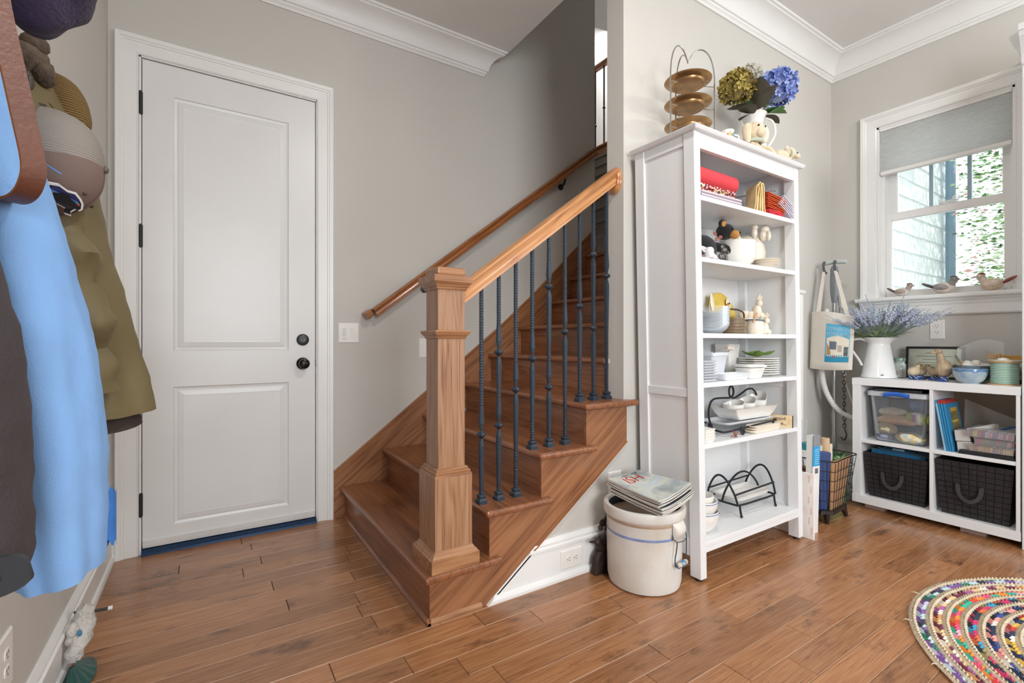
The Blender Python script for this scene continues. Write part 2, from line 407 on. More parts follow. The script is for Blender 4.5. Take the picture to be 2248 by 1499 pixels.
# ---- walls
structure('wall_left', M().box(XL - .12, XL, -3.0, YD + .12, 0, ZC + .2), WALL)
wd = M()
DX0, DX1, DZ = -.276, .540, 2.432
wd.box(XL - .1, DX0, YD, YD + .13, 0, 6.2); wd.box(DX1, 2.69, YD, YD + .13, 0, 6.2); wd.box(DX0, DX1, YD, YD + .13, DZ, 6.2)
structure('wall_back', wd, WALL)
structure('wall_stair', M().prism([(0.905, 0), (1.70, 0.597), (1.70, 6.2), (3.9, 6.2), (3.9, 0)], 'y', YS, YI), WALL)
WY0, WY1, WZ0, WZ1 = .716, 1.369, 1.325, 2.475
ww = M().box(XW, XW + .15, -3.0, WY0, 0, ZC + .2).box(XW, XW + .15, WY1, YS + .1, 0, ZC + .2).box(XW, XW + .15, WY0, WY1, 0, WZ0).box(XW, XW + .15, WY0, WY1, WZ1, ZC + .2)
structure('wall_right', ww, WALL)
structure('wall_behind_camera', M().box(XL - .1, XW + .1, -3.12, -3.0, 0, ZC + .2), WALL)
structure('ceiling', M().box(XL - .1, 1.77, -3.1, YD, ZC, ZC + .28).box(1.77, XW + .1, -3.1, YI, ZC, ZC + .28), CEIL)
# stairwell and upper hall
structure('wall_stairwell', M().box(2.56, 2.69, YD + .13, 4.75, 0, 6.2).box(2.56, 6.2, 4.75, 4.87, 0, 6.2).box(6.2, 6.3, 1.7, 4.87, 3.0, 6.2).box(3.9, 6.3, YS, YI, 3.0, 6.2).box(.9, 2.69, YD - 1.17 + .0, YD - 1.169, 6.0, 6.2), plain('hall_wall_paint', '#d3d2d0', 0.8, var=.01))
structure('ceiling_upper', M().box(1.5, 6.3, YI - .1, 4.9, 6.2, 6.3).box(1.5, 1.77, YI - .1, YD, ZC + .28, 6.2), CEIL)
structure('floor_upper', M().box(3.94, 6.3, YI, 4.87, 3.05, 3.30), plain('hall_carpet_plain', '#a39a8d', .95))

# ---- mouldings
def crown_prof():
    p = [(0, 2.898), (.011, 2.898), (.015, 2.910), (.024, 2.916), (.024, 2.928), (.034, 2.930)]
    for i in range(1, 9):
        t = i / 8; a = t * PI / 2
        p.append((.034 + .078 * (1 - math.cos(a)) * .9 + .078 * t * .1, 2.930 + .094 * math.sin(a) * .75 + .094 * t * .25))
    p += [(.118, 3.026), (.118, 3.034), (.131, 3.036), (.131, ZC), (0, ZC)]
    return p
def run_moulding(prof, a, b, place, mit0=0, mit1=0):
    """prof: (out from wall, height); place(t, out, z) -> point; mitres shift the ends by the projection"""
    m = M(); n = len(prof)
    vs = [place(a + mit0 * d, d, z) for d, z in prof] + [place(b + mit1 * d, d, z) for d, z in prof]
    fs = [tuple(range(n)), tuple(range(2 * n - 1, n - 1, -1))] + [(i, i + n, (i + 1) % n + n, (i + 1) % n) for i in range(n)]
    return m.add(vs, fs)
cp = crown_prof()
on_back = lambda t, d, z: (t, YD - d, z)
on_stair = lambda t, d, z: (t, YS - d, z)
on_right = lambda t, d, z: (XW - d, t, z)
on_left = lambda t, d, z: (XL + d, t, z)
structure('trim_1', run_moulding(cp, XL, 1.63, on_back, 1, 1), TRIM, smooth=True)
structure('trim_2', run_moulding(cp, 1.70, XW, on_stair, -1, -1), TRIM, smooth=True)
structure('trim_3', run_moulding(cp, -3.0, YS, on_right, 0, -1), TRIM, smooth=True)
structure('trim_4', run_moulding(cp, -3.0, YD, on_left, 0, -1), TRIM, smooth=True)
def base_prof(h): return [(0, 0), (.028, 0), (.028, .012), (.024, .022), (.016, .027), (.016, h - .045), (.021, h - .042), (.021, h - .034), (.014, h - .030), (.016, h - .018), (.011, h - .008), (.007, h), (0, h)]
structure('baseboard_left', run_moulding(base_prof(.157), -3.0, YD, on_left), TRIM)
structure('baseboard_back', run_moulding(base_prof(.157), XL, -.366, on_back), TRIM)
structure('baseboard_stair', run_moulding(base_prof(.19), .928, XW, lambda t, d, z: (t + (z / .7505 if t < 1 else 0), YS - d, z)), TRIM)
structure('baseboard_right', run_moulding(base_prof(.19), -3.0, YS, on_right), TRIM)

# ---- loft of nested rectangles in a plane facing -y (or -x): profile is (inset, depth)
def rect_loft(m, a0, a1, z0, z1, prof, place, cap=True):
    b = len(m.v); n = len(prof)
    for ins, d in prof:
        for a, z in ((a0 + ins, z0 + ins), (a1 - ins, z0 + ins), (a1 - ins, z1 - ins), (a0 + ins, z1 - ins)): m.v.append(place(a, d, z))
    for i in range(n - 1):
        for j in range(4):
            q = (j + 1) % 4; m.face(b + i * 4 + j, b + i * 4 + q, b + (i + 1) * 4 + q, b + (i + 1) * 4 + j)
    if cap: m.face(*[b + (n - 1) * 4 + j for j in range(4)])
    return m
CASE = [(0, 0), (0, .010), (.004, .014), (.008, .012), (.010, .013), (.055, .016), (.058, .020), (.066, .021), (.068, .025), (.086, .027), (.090, .022), (.090, 0)]
def casing_piece(side, x0, x1, z0, z1, place):
    m = M(); n = len(CASE)
    if side == 'l': A = [(x0 - o, z0, t) for o, t in CASE]; B = [(x0 - o, z1 + o, t) for o, t in CASE]
    elif side == 'r': A = [(x1 + o, z0, t) for o, t in CASE]; B = [(x1 + o, z1 + o, t) for o, t in CASE]
    else: A = [(x0 - o, z1 + o, t) for o, t in CASE]; B = [(x1 + o, z1 + o, t) for o, t in CASE]
    vs = [place(a, t, z) for a, z, t in A + B]
    return m.add(vs, [tuple(range(n)), tuple(range(2 * n - 1, n - 1, -1))] + [(i, i + n, (i + 1) % n + n, (i + 1) % n) for i in range(n)])

# ---- door
door = thing('door_1', None, None, ((DX0 + DX1) / 2, YD, 0), kind='structure')
for s in 'lrh': part('casing', casing_piece(s, DX0 - .002, DX1 - .004, 0, DZ, on_back), TRIM, door)
jm = M().box(DX0, DX0 + .008, YD - .004, YD + .13, 0, DZ).box(DX1 - .008, DX1, YD - .004, YD + .13, 0, DZ).box(DX0, DX1, YD - .004, YD + .13, DZ - .006, DZ)
jm.box(DX0, DX1, YD + .06, YD + .13, 0, DZ)
part('jamb', jm, TRIM, door)
SX0, SX1, SZ0, SZ1 = -.2645, .5285, .040, 2.4225
sl = M(); yf = YD + .004
def on_slab(a, d, z): return (a, yf + d, z)
PNL = [(0, 0), (.004, .006), (.014, .009), (.018, .009), (.022, .006), (.045, .0025), (.05, .003)]
PX0, PX1 = -.141, .389
for z0, z1 in ((.992, 2.269), (.119, .812)): rect_loft(sl, PX0, PX1, z0, z1, PNL, on_slab)
for x0, x1, z0, z1 in ((SX0, PX0, SZ0, SZ1), (PX1, SX1, SZ0, SZ1), (PX0, PX1, SZ0, .119), (PX0, PX1, .812, .992), (PX0, PX1, 2.269, SZ1)):
    b = len(sl.v); sl.v += [(x0, yf, z0), (x1, yf, z0), (x1, yf, z1), (x0, yf, z1)]; sl.face(b, b + 1, b + 2, b + 3)
sl.box(SX0, SX1, yf + .012, yf + .044, SZ0, SZ1)
for x in (SX0, SX1): sl.box(x - .0004, x + .0004, yf, yf + .013, SZ0, SZ1)
sl.box(SX0, SX1, yf, yf + .013, SZ1 - .0006, SZ1)
slab = part('door_panel', sl, DOORW, door)
part('door_sweep', M().box(SX0 + .002, SX1 - .002, yf - .012, yf, .040, .062).box(SX0 + .002, SX1 - .002, yf - .008, yf + .03, .030, .040), plain('sweep_white', '#d9d8d6', .4), slab)
part('threshold', M().prism([(YD - .035, 0), (YD - .03, .010), (YD - .012, .026), (YD + .06, .028), (YD + .06, 0)], 'x', DX0 + .010, DX1 - .008), plain('dark_blue_threshold', '#27405f', .25, .5), door)
for z0, z1 in ((2.150, 2.258), (1.502, 1.609), (.834, .941), (.187, .297)):
    h = M().lathe([(.0062, 0), (.0062, (z1 - z0))], 10, (-.2705, YD - .003, z0)).lathe([(.0, -.006), (.004, -.004), (.0045, 0)], 10, (-.2705, YD - .003, z0)).lathe([(.0045, 0), (.004, .004), (0, .006)], 10, (-.2705, YD - .003, z1))
    h.box(-.2725, -.262, YD + .0015, YD + .0036, z0, z1)
    part('hinge', h, BLACK, door, smooth=True)
def yl(prof, c): # lathe that points toward -y
    return M().lathe(prof, 24).xf(tr(*c) @ rotx(PI / 2))
kb = part('door_knob', yl([(0, 0), (.034, 0), (.034, .005), (.030, .009), (.014, .011), (.012, .028), (.018, .034), (.027, .042), (.030, .052), (.027, .062), (.016, .068), (0, .069)], (.462, yf, .915)), BRONZE, slab, smooth=True)
part('deadbolt', yl([(0, 0), (.033, 0), (.033, .006), (.028, .011), (.017, .013), (.015, .016), (0, .016)], (.462, yf, 1.05)).box(.459, .465, yf - .030, yf - .012, 1.036, 1.064), plain('pewter', '#4a4d4f', .35, .6), slab, smooth=True)
part('latch_plate', M().box(SX1 + .001, SX1 + .006, yf - .002, yf + .02, .895, .935), BRONZE, door)

# ---- switch and socket plates
def duplex(place, c_a, c_z, horiz=False, parent=None):
    m = M()
    for s in (-.0195, .0195):
        n = 14; pts = []
        for i in range(n):
            a = 2 * PI * i / n; u = .0165 * math.cos(a); v = max(-.0125, min(.0125, .0165 * math.sin(a)))
            pts.append((c_a + (s + v if horiz else u), c_z + (u if horiz else s + v)))
        b = len(m.v); m.v += [place(a, .0055, z) for a, z in pts] + [place(a, .0075, z) for a, z in pts]
        m.face(*[b + n + i for i in range(n)])
        for i in range(n): m.face(b + i, b + (i + 1) % n, b + n + (i + 1) % n, b + n + i)
    part('receptacle', m, PLATE, parent)
    for s in (-.0195, .0195):
        for k in (-.006, .006):
            m = M()
            a, z = (c_a + s + .004, c_z + k) if horiz else (c_a + k, c_z + s + .004)
            w, h = (.004, .0011) if horiz else (.0011, .004)
            p0 = place(a - w, .0074, z - h); p1 = place(a + w, .0079, z + h); m.box(p0[0], p1[0], p0[1], p1[1], p0[2], p1[2]); part('slot', m, BLACK, parent)
        a, z = (c_a + s - .007, c_z) if horiz else (c_a, c_z + s - .007)
        p0 = place(a - .002, .0074, z - .002); p1 = place(a + .002, .0079, z + .002); part('slot', M().box(p0[0], p1[0], p0[1], p1[1], p0[2], p1[2]), BLACK, parent)
def plate(name, label, cat, place, a0, a1, z0, z1):
    p = thing(name, label, cat, place((a0 + a1) / 2, 0, z0))
    m = rect_loft(M(), a0, a1, z0, z1, [(0, 0), (0, .003), (.004, .0056)], place)
    part('cover_plate', m, PLATE, p); return p
p = plate('switch_plate', 'white double switch plate with a button column on the wall right of the door', 'light switch', on_back, .657, .776, 1.033, 1.150)
m = M()
for i in range(5):
    q = 1.113 - i * .0125 - (.006 if i == 4 else 0); m.box(.680, .700, YD - .0085, YD - .005, q - .004, q + .004)
part('button', m, plain('button_grey', '#d5d3d0', .4), p)
part('rocker', M().hexa([(.727, YD - .005, 1.062), (.753, YD - .005, 1.062), (.753, YD - .005, 1.121), (.727, YD - .005, 1.121)], [(.7285, YD - .008, 1.064), (.7515, YD - .008, 1.064), (.7515, YD - .011, 1.119), (.7285, YD - .011, 1.119)]), PLATE, p)
p = plate('switch_plate', 'white switch plate half hidden behind the newel post', 'light switch', on_back, 1.163, 1.25, .935, 1.06)
part('rocker', M().box(1.18, 1.21, YD - .009, YD - .005, .965, 1.03), PLATE, p)
on_bb = lambda t, d, z: (t, YS - .016 - d, z)
p = plate('wall_outlet', 'white double socket set sideways in the baseboard under the stairs', 'outlet', on_bb, 1.298, 1.420, .043, .124); duplex(on_bb, 1.36, .083, True, p)
p = plate('wall_outlet', 'white wall socket behind the magazine pile beside the bookcase', 'outlet', on_stair, 1.598, 1.682, .283, .422); duplex(on_stair, 1.64, .352, False, p)
p = plate('wall_outlet', 'white wall socket below the window sill over the cube shelf', 'outlet', on_right, 1.018, 1.090, 1.055, 1.173); duplex(on_right, 1.054, 1.114, False, p)
p = plate('wall_outlet', 'white wall socket on the left wall under the hanging coats', 'outlet', on_left, 1.505, 1.595, .235, .365); duplex(on_left, 1.55, .30, False, p)

# ---- window
win = thing('window_1', None, None, (XW, (WY0 + WY1) / 2, WZ0), kind='structure')
for s in 'lrh': part('casing', casing_piece(s, WY0, WY1, WZ0, WZ1, on_right), TRIM, win)
jb = M().box(XW - .002, XW + .15, WY0, WY0 + .012, WZ0, WZ1).box(XW - .002, XW + .15, WY1 - .012, WY1, WZ0, WZ1).box(XW - .002, XW + .15, WY0, WY1, WZ1 - .012, WZ1).box(XW - .002, XW + .15, WY0, WY1, WZ0 - .01, WZ0 + .006)
part('jamb', jb, TRIM, win)
part('track', M().box(XW + .045, XW + .055, WY1 - .03, WY1 - .012, WZ0, WZ1).box(XW + .045, XW + .055, WY0 + .012, WY0 + .03, WZ0, WZ1).box(XW + .095, XW + .105, WY1 - .03, WY1 - .012, WZ0, WZ1).box(XW + .095, XW + .105, WY0 + .012, WY0 + .03, WZ0, WZ1), TRIM, win)
sill = M().prism([(XW - .045, 1.302), (XW - .052, 1.310), (XW - .052, 1.322), (XW - .045, 1.330), (XW + .05, 1.330), (XW + .05, 1.302)], 'y', WY0 - .11, WY1 + .11)
part('sill', sill, TRIM, win)
part('apron', M().prism([(XW, 1.302), (XW - .034, 1.302), (XW - .034, 1.292), (XW - .026, 1.284), (XW - .022, 1.27), (XW - .018, 1.262), (XW - .018, 1.212), (XW - .012, 1.204), (XW, 1.204)], 'y', WY0 - .09, WY1 + .09), TRIM, win)
def sash(nm, x, y0, y1, z0, z1, st, rb, rt, muntins=()):
    f = M().box(x, x + .035, y0, y0 + st, z0, z1).box(x, x + .035, y1 - st, y1, z0, z1).box(x, x + .035, y0 + st, y1 - st, z0, z0 + rb).box(x, x + .035, y0 + st, y1 - st, z1 - rt, z1)
    s = part(nm, f, TRIM, win, bevel=.002)
    part('pane', M().box(x + .016, x + .019, y0 + st, y1 - st, z0 + rb, z1 - rt), pane_glass('window_glass'), s)
    for y in muntins: part('muntin', M().box(x + .006, x + .030, y - .009, y + .009, z0 + rb, z1 - rt), plain('muntin_blue_grey', '#9fb6c2', .5), s)
    return s
sash('lower_sash', XW + .058, WY0 + .012, WY1 - .012, 1.331, 1.892, .045, .045, .045)
sash('upper_sash', XW + .108, WY0 + .012, WY1 - .012, 1.862, 2.462, .062, .045, .05, (1.118, .935))
# cellular blind
bl = thing('window_blind', 'white pleated blind half lowered over the window', 'blind', (XW + .03, 1.04, 2.15))
zz = []; n = 18
for i in range(n + 1):
    z = 2.445 - .270 * i / n; zz.append((XW + .018, z))
    if i < n: zz.append((XW + .006, z - .0075))
poly = zz + [(2 * (XW + .025) - x, z) for x, z in reversed(zz)]
BLF, n_, l_, p_ = newmat('blind_fabric'); p_.inputs['Base Color'].default_value = lin('#f0f0ef'); p_.inputs['Roughness'].default_value = .9
tl_ = n_.new('ShaderNodeBsdfTranslucent'); tl_.inputs[0].default_value = lin('#f3f4f4'); mxs = n_.new('ShaderNodeMixShader'); mxs.inputs[0].default_value = .55
l_.new(p_.outputs[0], mxs.inputs[1]); l_.new(tl_.outputs[0], mxs.inputs[2]); l_.new(mxs.outputs[0], n_['Material Output'].inputs[0])
part('pleats', M().prism(zz + [(x + .002, z) for x, z in reversed(zz)], 'y', WY0 + .016, WY1 - .016), BLF, bl)
part('bottom_rail', M().box(XW + .004, XW + .044, WY0 + .016, WY1 - .016, 2.152, 2.176), TRIM, bl, bevel=.004)
part('head_rail', M().box(XW + .002, XW + .046, WY0 + .014, WY1 - .014, 2.445, 2.468), TRIM, bl, bevel=.004)
part('cord', M().tube([(XW - .004, WY1 - .006, 2.44), (XW - .004, WY1 - .004, 1.9), (XW - .004, WY1 - .007, 1.42)], .0012, 5), TRIM, bl)

# ---- outside the window
SHI = plain('painted_shingle', '#e8eef2', .8, var=.06, scale=6)
hw = thing('neighbouring_wall', 'pale shingled house wall outside the window', 'wall', (5.8, 1.95, 0))
part('backing', M().box(4.0, 7.30, 1.93, 2.05, -.2, 4.4), SHI, hw)
rs = random.Random(5)
row = 0; z = .66
while z < 3.9:
    x = 4.55 - rs.uniform(0, .2)
    while x < 7.22:
        w = rs.uniform(.12, .26); x2 = min(x + w, 7.24)
        if x2 - x > .02:
            zb = z + rs.uniform(-.004, .004)
            part('shingle', M().hexa([(x + .003, 1.902, zb), (x2 - .003, 1.902, zb), (x2 - .003, 1.93, zb), (x + .003, 1.93, zb)], [(x + .003, 1.922, z + .215), (x2 - .003, 1.922, z + .215), (x2 - .003, 1.93, z + .215), (x + .003, 1.93, z + .215)]), SHI, hw)
        x = x2
    z += .185; row += 1
part('corner_board', M().box(7.24, 7.40, 1.885, 2.05, -.2, 4.4), plain('blue_grey_trim', '#8aa3b5', .6), hw)
part('downspout', M().lathe([(.045, 0), (.045, 4.3)], 8, (7.05, 1.84, 0)), plain('blue_grey_pipe', '#7b94a8', .4), hw)
LEAF = blotch('sunlit_leaf', ['#4f7f3f', '#7fa85c', '#b9d3a2', '#e6eede', '#38602f', '#d9a9a4', '#8fb878', '#dfe9d6'], 9.0, .5)
sh = thing('flowering_shrub', 'tall leafy shrub outside the window beside the shingled wall', 'shrub', (7.6, 1.2, 0))
lm = M(); rl = random.Random(3)
for i in range(22000):
    x = rl.uniform(6.0, 8.6); t = rl.random(); y = rl.uniform(-.4, 1.75); z = rl.uniform(.2, 4.2)
    if ((x - 7.3) / 1.4) ** 2 + ((y - .7) / 1.15) ** 2 > 1.0: continue
    s = rl.uniform(.018, .045); R = Matrix.Rotation(rl.uniform(0, 6.28), 4, 'Z') @ Matrix.Rotation(rl.uniform(-1.2, 1.2), 4, 'X')
    q = [Vector(p) for p in ((-s, 0, 0), (0, -s * .5, .006), (s, 0, 0), (0, s * .5, .006))]
    lm.add([tuple(Vector((x, y, z)) + R @ p) for p in q], [(0, 1, 2), (0, 2, 3)])
part('foliage', lm, LEAF, sh, kind='stuff')
bm_ = M()
for i in range(9):
    a = i * .7; bm_.tube([(7.3 + .1 * math.cos(a), .7 + .1 * math.sin(a), 0), (7.3 + .5 * math.cos(a), .7 + .45 * math.sin(a), 1.6), (7.3 + 1.0 * math.cos(a), .7 + .8 * math.sin(a), 3.6)], lambda t: .03 * (1 - .8 * t), 6)
part('stem', bm_, plain('bark', '#6b5644', .9), sh)
structure('ground_outside', M().box(4.0, 12, -6, 8, -.25, -.2), plain('pale_ground', '#b9b5a8', .9))

# ================================================================== STAIRCASE
ZT = [.188, .379, .570, .760, .954, 1.150, 1.346, 1.542, 1.736]
RW = [.690, .943, 1.205, 1.495, 1.690, 1.945, 2.230, 2.430, 2.590, 2.760]     # riser faces at the wall
RO = [.690, .943, 1.197, 1.450, 1.716, 1.985, 2.270, 2.480, 2.680, 2.800]     # and on the open side
st = thing('staircase', 'oak staircase with square newel post, open treads and wrought iron balusters', 'staircase', (.69, 2.27, 0))
YO, YWL = 1.600, 2.908
for k in range(9):
    z1 = ZT[k]; z0 = z1 - .028
    if k < 4:
        ys = 1.633; nx = RO[k] - .030; nxw = RW[k] - .030; r = RO[k + 1]
        poly = [(nx, YO), (r + .045, YO), (r + .045, ys), (r + .012, ys), (RW[k + 1] + .012, YWL), (nxw, YWL)]
    else:
        poly = [(RO[k] - .030, YI), (RO[k + 1] + .012, YI), (RW[k + 1] + .012, YWL), (RW[k] - .030, YWL)]
    part('tread', M().prism(poly, 'z', z0, z1), OAK_Y, st, bevel=.011, seg=3)
    y0 = 1.6495 if k < 4 else YI
    zb = 0 if k == 0 else ZT[k - 1]
    part('riser', M().hexa([(RO[k], y0, zb), (RO[k] + .018, y0, zb), (RW[k] + .018, YWL, zb), (RW[k], YWL, zb)], [(RO[k], y0, z0), (RO[k] + .018, y0, z0), (RW[k] + .018, YWL, z0), (RW[k], YWL, z0)]), OAK_Y, st)
part('cove_shoe', M().prism([(.676, 0), (.676, .010), (.684, .020), (.690, .022), (.690, 0)], 'y', 1.622, 2.905), OAK_Y, st)
part('cove_shoe', M().prism([(1.622, 0), (1.622, .010), (1.630, .020), (1.636, .022), (1.636, 0)], 'x', .678, .905), OAK_X, st)
part('end_cap', M().box(1.683, 1.702, YI - .02, YI + .01, .926, .954), WALL, st, bevel=.008)
# cut stringer on the open side
sp = [(.6905, 0)]
for k in range(4): sp += [(RO[k], ZT[k] - .029), (RO[k + 1] if k < 3 else 1.708, ZT[k] - .029)]
sp += [(1.708, .563), (.938, 0)]
part('stringer', M().prism(sp, 'y', 1.6345, 1.650), OAK_D, st)
part('stringer_bead', M().hexa([(.936, 1.632, -.001), (.946, 1.632, -.001), (.946, 1.650, -.001), (.936, 1.650, -.001)], [(1.706, 1.632, .562), (1.712, 1.632, .556), (1.712, 1.650, .556), (1.706, 1.650, .562)]), OAK_RAILW, st)
sk = [(.626, 0), (.626, .262), (1.775, 1.143), (2.096, 1.415), (2.36, 1.665), (2.605, 1.887), (2.69, 1.965), (2.69, 1.5), (.72, 0)]
part('skirt_board', M().prism(sk, 'y', 2.908, YD - .001), OAK_D, st)
cap = sk[1:7]
m = M()
for (xa, za), (xb, zb) in zip(cap, cap[1:]):
    m.hexa([(xa, 2.904, za - .004), (xb, 2.904, zb - .004), (xb, YD - .001, zb - .004), (xa, YD - .001, za - .004)], [(xa, 2.904, za + .012), (xb, 2.904, zb + .012), (xb, YD - .001, zb + .012), (xa, YD - .001, za + .012)])
part('skirt_cap', m, OAK_RAILW, st)
# newel post
NX, NY = .786, 1.707
def sq(h, z0, z1, m=None): return (m or M()).box(NX - h, NX + h, NY - h, NY + h, z0, z1)
def ring(prof, mat, nm):
    m = M()
    b = 0
    for i, (h, z) in enumerate(prof):
        m.v += [(NX - h, NY - h, z), (NX + h, NY - h, z), (NX + h, NY + h, z), (NX - h, NY + h, z)]
    for i in range(len(prof) - 1):
        for j in range(4): q = (j + 1) % 4; m.face(i * 4 + j, i * 4 + q, i * 4 + 4 + q, i * 4 + 4 + j)
    m.face(3, 2, 1, 0); e = (len(prof) - 1) * 4; m.face(e, e + 1, e + 2, e + 3)
    return part(nm, m, mat, st)
nw = part('newel_post', sq(.0565, .52, 1.25), OAK_Z, st, bevel=.002)
ring([(.0985, .188), (.0985, .236), (.094, .239), (.090, .246), (.083, .252), (.080, .258), (.078, .262)], OAK_X, 'newel_base')
part('newel_box', sq(.0775, .188, .532), OAK_Z, st, bevel=.002)
ring([(.0775, .530), (.076, .537), (.072, .539), (.073, .545), (.071, .549), (.066, .551), (.066, .556), (.062, .560), (.0565, .562)], OAK_X, 'newel_collar')
ring([(.0565, 1.050), (.060, 1.052), (.062, 1.060), (.068, 1.066), (.072, 1.072), (.074, 1.078), (.072, 1.082), (.0565, 1.084)], OAK_X, 'newel_collar')
ring([(.058, 1.236), (.062, 1.240), (.064, 1.247), (.068, 1.249), (.070, 1.256), (.076, 1.262), (.080, 1.266), (.080, 1.290), (.058, 1.292)], OAK_X, 'newel_cap')
part('newel_top_block', M().box(NX - .060, NX + .060, NY - .060, NY + .060, 1.290, 1.323), OAK_X, st, bevel=.008, seg=3)
# hand rail between newel and wall end
def rail_profile(w, h):   # local: (across, up)
    return [(-w * .36, -h), (w * .36, -h), (w * .36, -h * .82), (w * .42, -h * .78), (w * .42, -h * .66), (w * .34, -h * .58), (w * .36, -h * .42), (w * .5, -h * .24), (w * .5, -h * .12), (w * .36, -.02 * h), (w * .15, h * .03),
            (-w * .15, h * .03), (-w * .36, -.02 * h), (-w * .5, -h * .12), (-w * .5, -h * .24), (-w * .36, -h * .42), (-w * .34, -h * .58), (-w * .42, -h * .66), (-w * .42, -h * .78), (-w * .36, -h * .82)]
def rail(a, b, y, w, h, plumb=True):
    (xa, za), (xb, zb) = a, b; pr = rail_profile(w, h); n = len(pr); m = M()
    L = math.hypot(xb - xa, zb - za); ux, uz = (xb - xa) / L, (zb - za) / L
    f = (lambda x, z, s, u: (x, y + s, z + u / ux)) if plumb else (lambda x, z, s, u: (x - uz * u, y + s, z + ux * u))
    vs = [f(xa, za, s, u) for s, u in pr] + [f(xb, zb, s, u) for s, u in pr]
    return m.add(vs, [tuple(range(n)), tuple(range(2 * n - 1, n - 1, -1))] + [(i, i + n, (i + 1) % n + n, (i + 1) % n) for i in range(n)])
part('handrail', rail((NX + .056, 1.262), (1.690, 1.893), 1.704, .066, .066), OAK_RAIL, st, smooth=True, angle=50)
part('rosette', M().lathe([(.0, 0), (.066, 0), (.066, .006), (.060, .012), (.056, .014), (.052, .020), (0, .022)], 32, (0, 0, 0), 1.0, .74).xf(tr(1.700, 1.704, 1.832) @ roty(-PI / 2)), OAK_RAIL, st, smooth=True)
# balusters: tread, x, z of the knuckles, where the twist runs
bal = [(1, .945, (.66,)), (1, 1.028, (.995, .69)), (1, 1.113, (.835,)), (2, 1.199, (.965, )), (2, 1.290, (1.285, .835)), (2, 1.382, (1.085,)), (3, 1.470, (1.205,)), (3, 1.556, (1.455, 1.105)), (3, 1.642, (1.360,))]
def rail_under(x): return 1.262 + (x - NX - .056) / (1.69 - NX - .056) * (1.893 - 1.262) - .082
BY = 1.704
for k, (t, x, kn) in enumerate(bal):
    z0 = ZT[t]; z1 = rail_under(x) + .004
    m = M(); h = .0066
    def bar(za, zb, wa, wb, seg=1):
        m.hexa([(x - wa, BY - wa, za), (x + wa, BY - wa, za), (x + wa, BY + wa, za), (x - wa, BY + wa, za)], [(x - wb, BY - wb, zb), (x + wb, BY - wb, zb), (x + wb, BY + wb, zb), (x - wb, BY + wb, zb)])
    def hammered(za, zb):
        n = max(1, int((zb - za) / .011))
        for i in range(n):
            a = za + (zb - za) * i / n; b_ = za + (zb - za) * (i + 1) / n; mid = (a + b_) / 2
            bar(a, mid, h * .86, h * 1.03); bar(mid, b_, h * 1.03, h * .86)
    ks = sorted(kn); cur = z0 + .036
    for z in ks:
        lo, hi = z - .017, z + .017
        s0 = max(cur, lo - .20); 
        hammered(cur, max(cur + .01, s0 - .05)); bar(max(cur + .01, s0 - .05), lo - .03, h * .98, h * 1.35); bar(lo - .03, lo, h * 1.35, h * .75)
        m.lathe([(h * .7, lo), (.0085, lo + .005), (.0165, z - .0065), (.0198, z), (.0165, z + .0065), (.0085, hi - .005), (h * .7, hi)], 8, (x, BY, 0), a0=PI / 8)
        bar(hi, hi + .03, h * .75, h * 1.35); bar(hi + .03, hi + .10, h * 1.35, h * .98)
        cur = hi + .10
    hammered(cur, z1)
    b_ = part('baluster', m, IRON, st)
    m = M()
    def bs(za, zb, wa, wb): m.hexa([(x - wa, BY - wa, za), (x + wa, BY - wa, za), (x + wa, BY + wa, za), (x - wa, BY + wa, za)], [(x - wb, BY - wb, zb), (x + wb, BY - wb, zb), (x + wb, BY + wb, zb), (x - wb, BY + wb, zb)])
    bs(z0, z0 + .013, .0185, .0180); bs(z0 + .013, z0 + .022, .0180, .0115); bs(z0 + .022, z0 + .029, .0115, .0150); bs(z0 + .029, z0 + .034, .0150, .0140); bs(z0 + .034, z0 + .038, .0140, .0085)
    part('baluster_shoe', m, IRON, b_)
# carpeted upper flight
CARP = plain('grey_brown_carpet', '#8b8176', .98, var=.35, scale=160, bump=.6, bscale=260)
for i in range(8):
    x = 2.775 + .145 * i; z = 1.935 + .176 * i
    part('carpet_step', M().box(x, x + .40, YI, 4.74, z - .176, z).box(x - .022, x, YI, 4.74, z - .03, z), CARP, st, bevel=.01, seg=2)

# balcony balustrade seen through the stairwell
bc = thing('balcony_railing', 'oak upstairs railing with black iron balusters seen above the stairs', 'railing', (3.92, 4.1, 3.25))
part('fascia', M().box(3.915, 3.94, YI, 4.75, 3.235, 3.325), OAK_RAILW, bc)
part('base_rail', M().box(3.885, 3.975, YI, 4.75, 3.325, 3.35), OAK_RAILW, bc, bevel=.006)
part('top_rail', M().prism([(3.895, 4.27), (3.945, 4.27), (3.955, 4.30), (3.945, 4.325), (3.895, 4.325), (3.885, 4.30)], 'y', YI, 4.75), OAK_RAILW, bc)
for i in range(20):
    y = 4.70 - i * .148; m = M().box(3.912, 3.926, y - .007, y + .007, 3.35, 4.27)
    zk = (3.78, 3.62)[i % 2]
    m.lathe([(.008, zk - .02), (.02, zk), (.008, zk + .02)], 8, (3.919, y, 0))
    part('baluster', m, BLACK, bc)

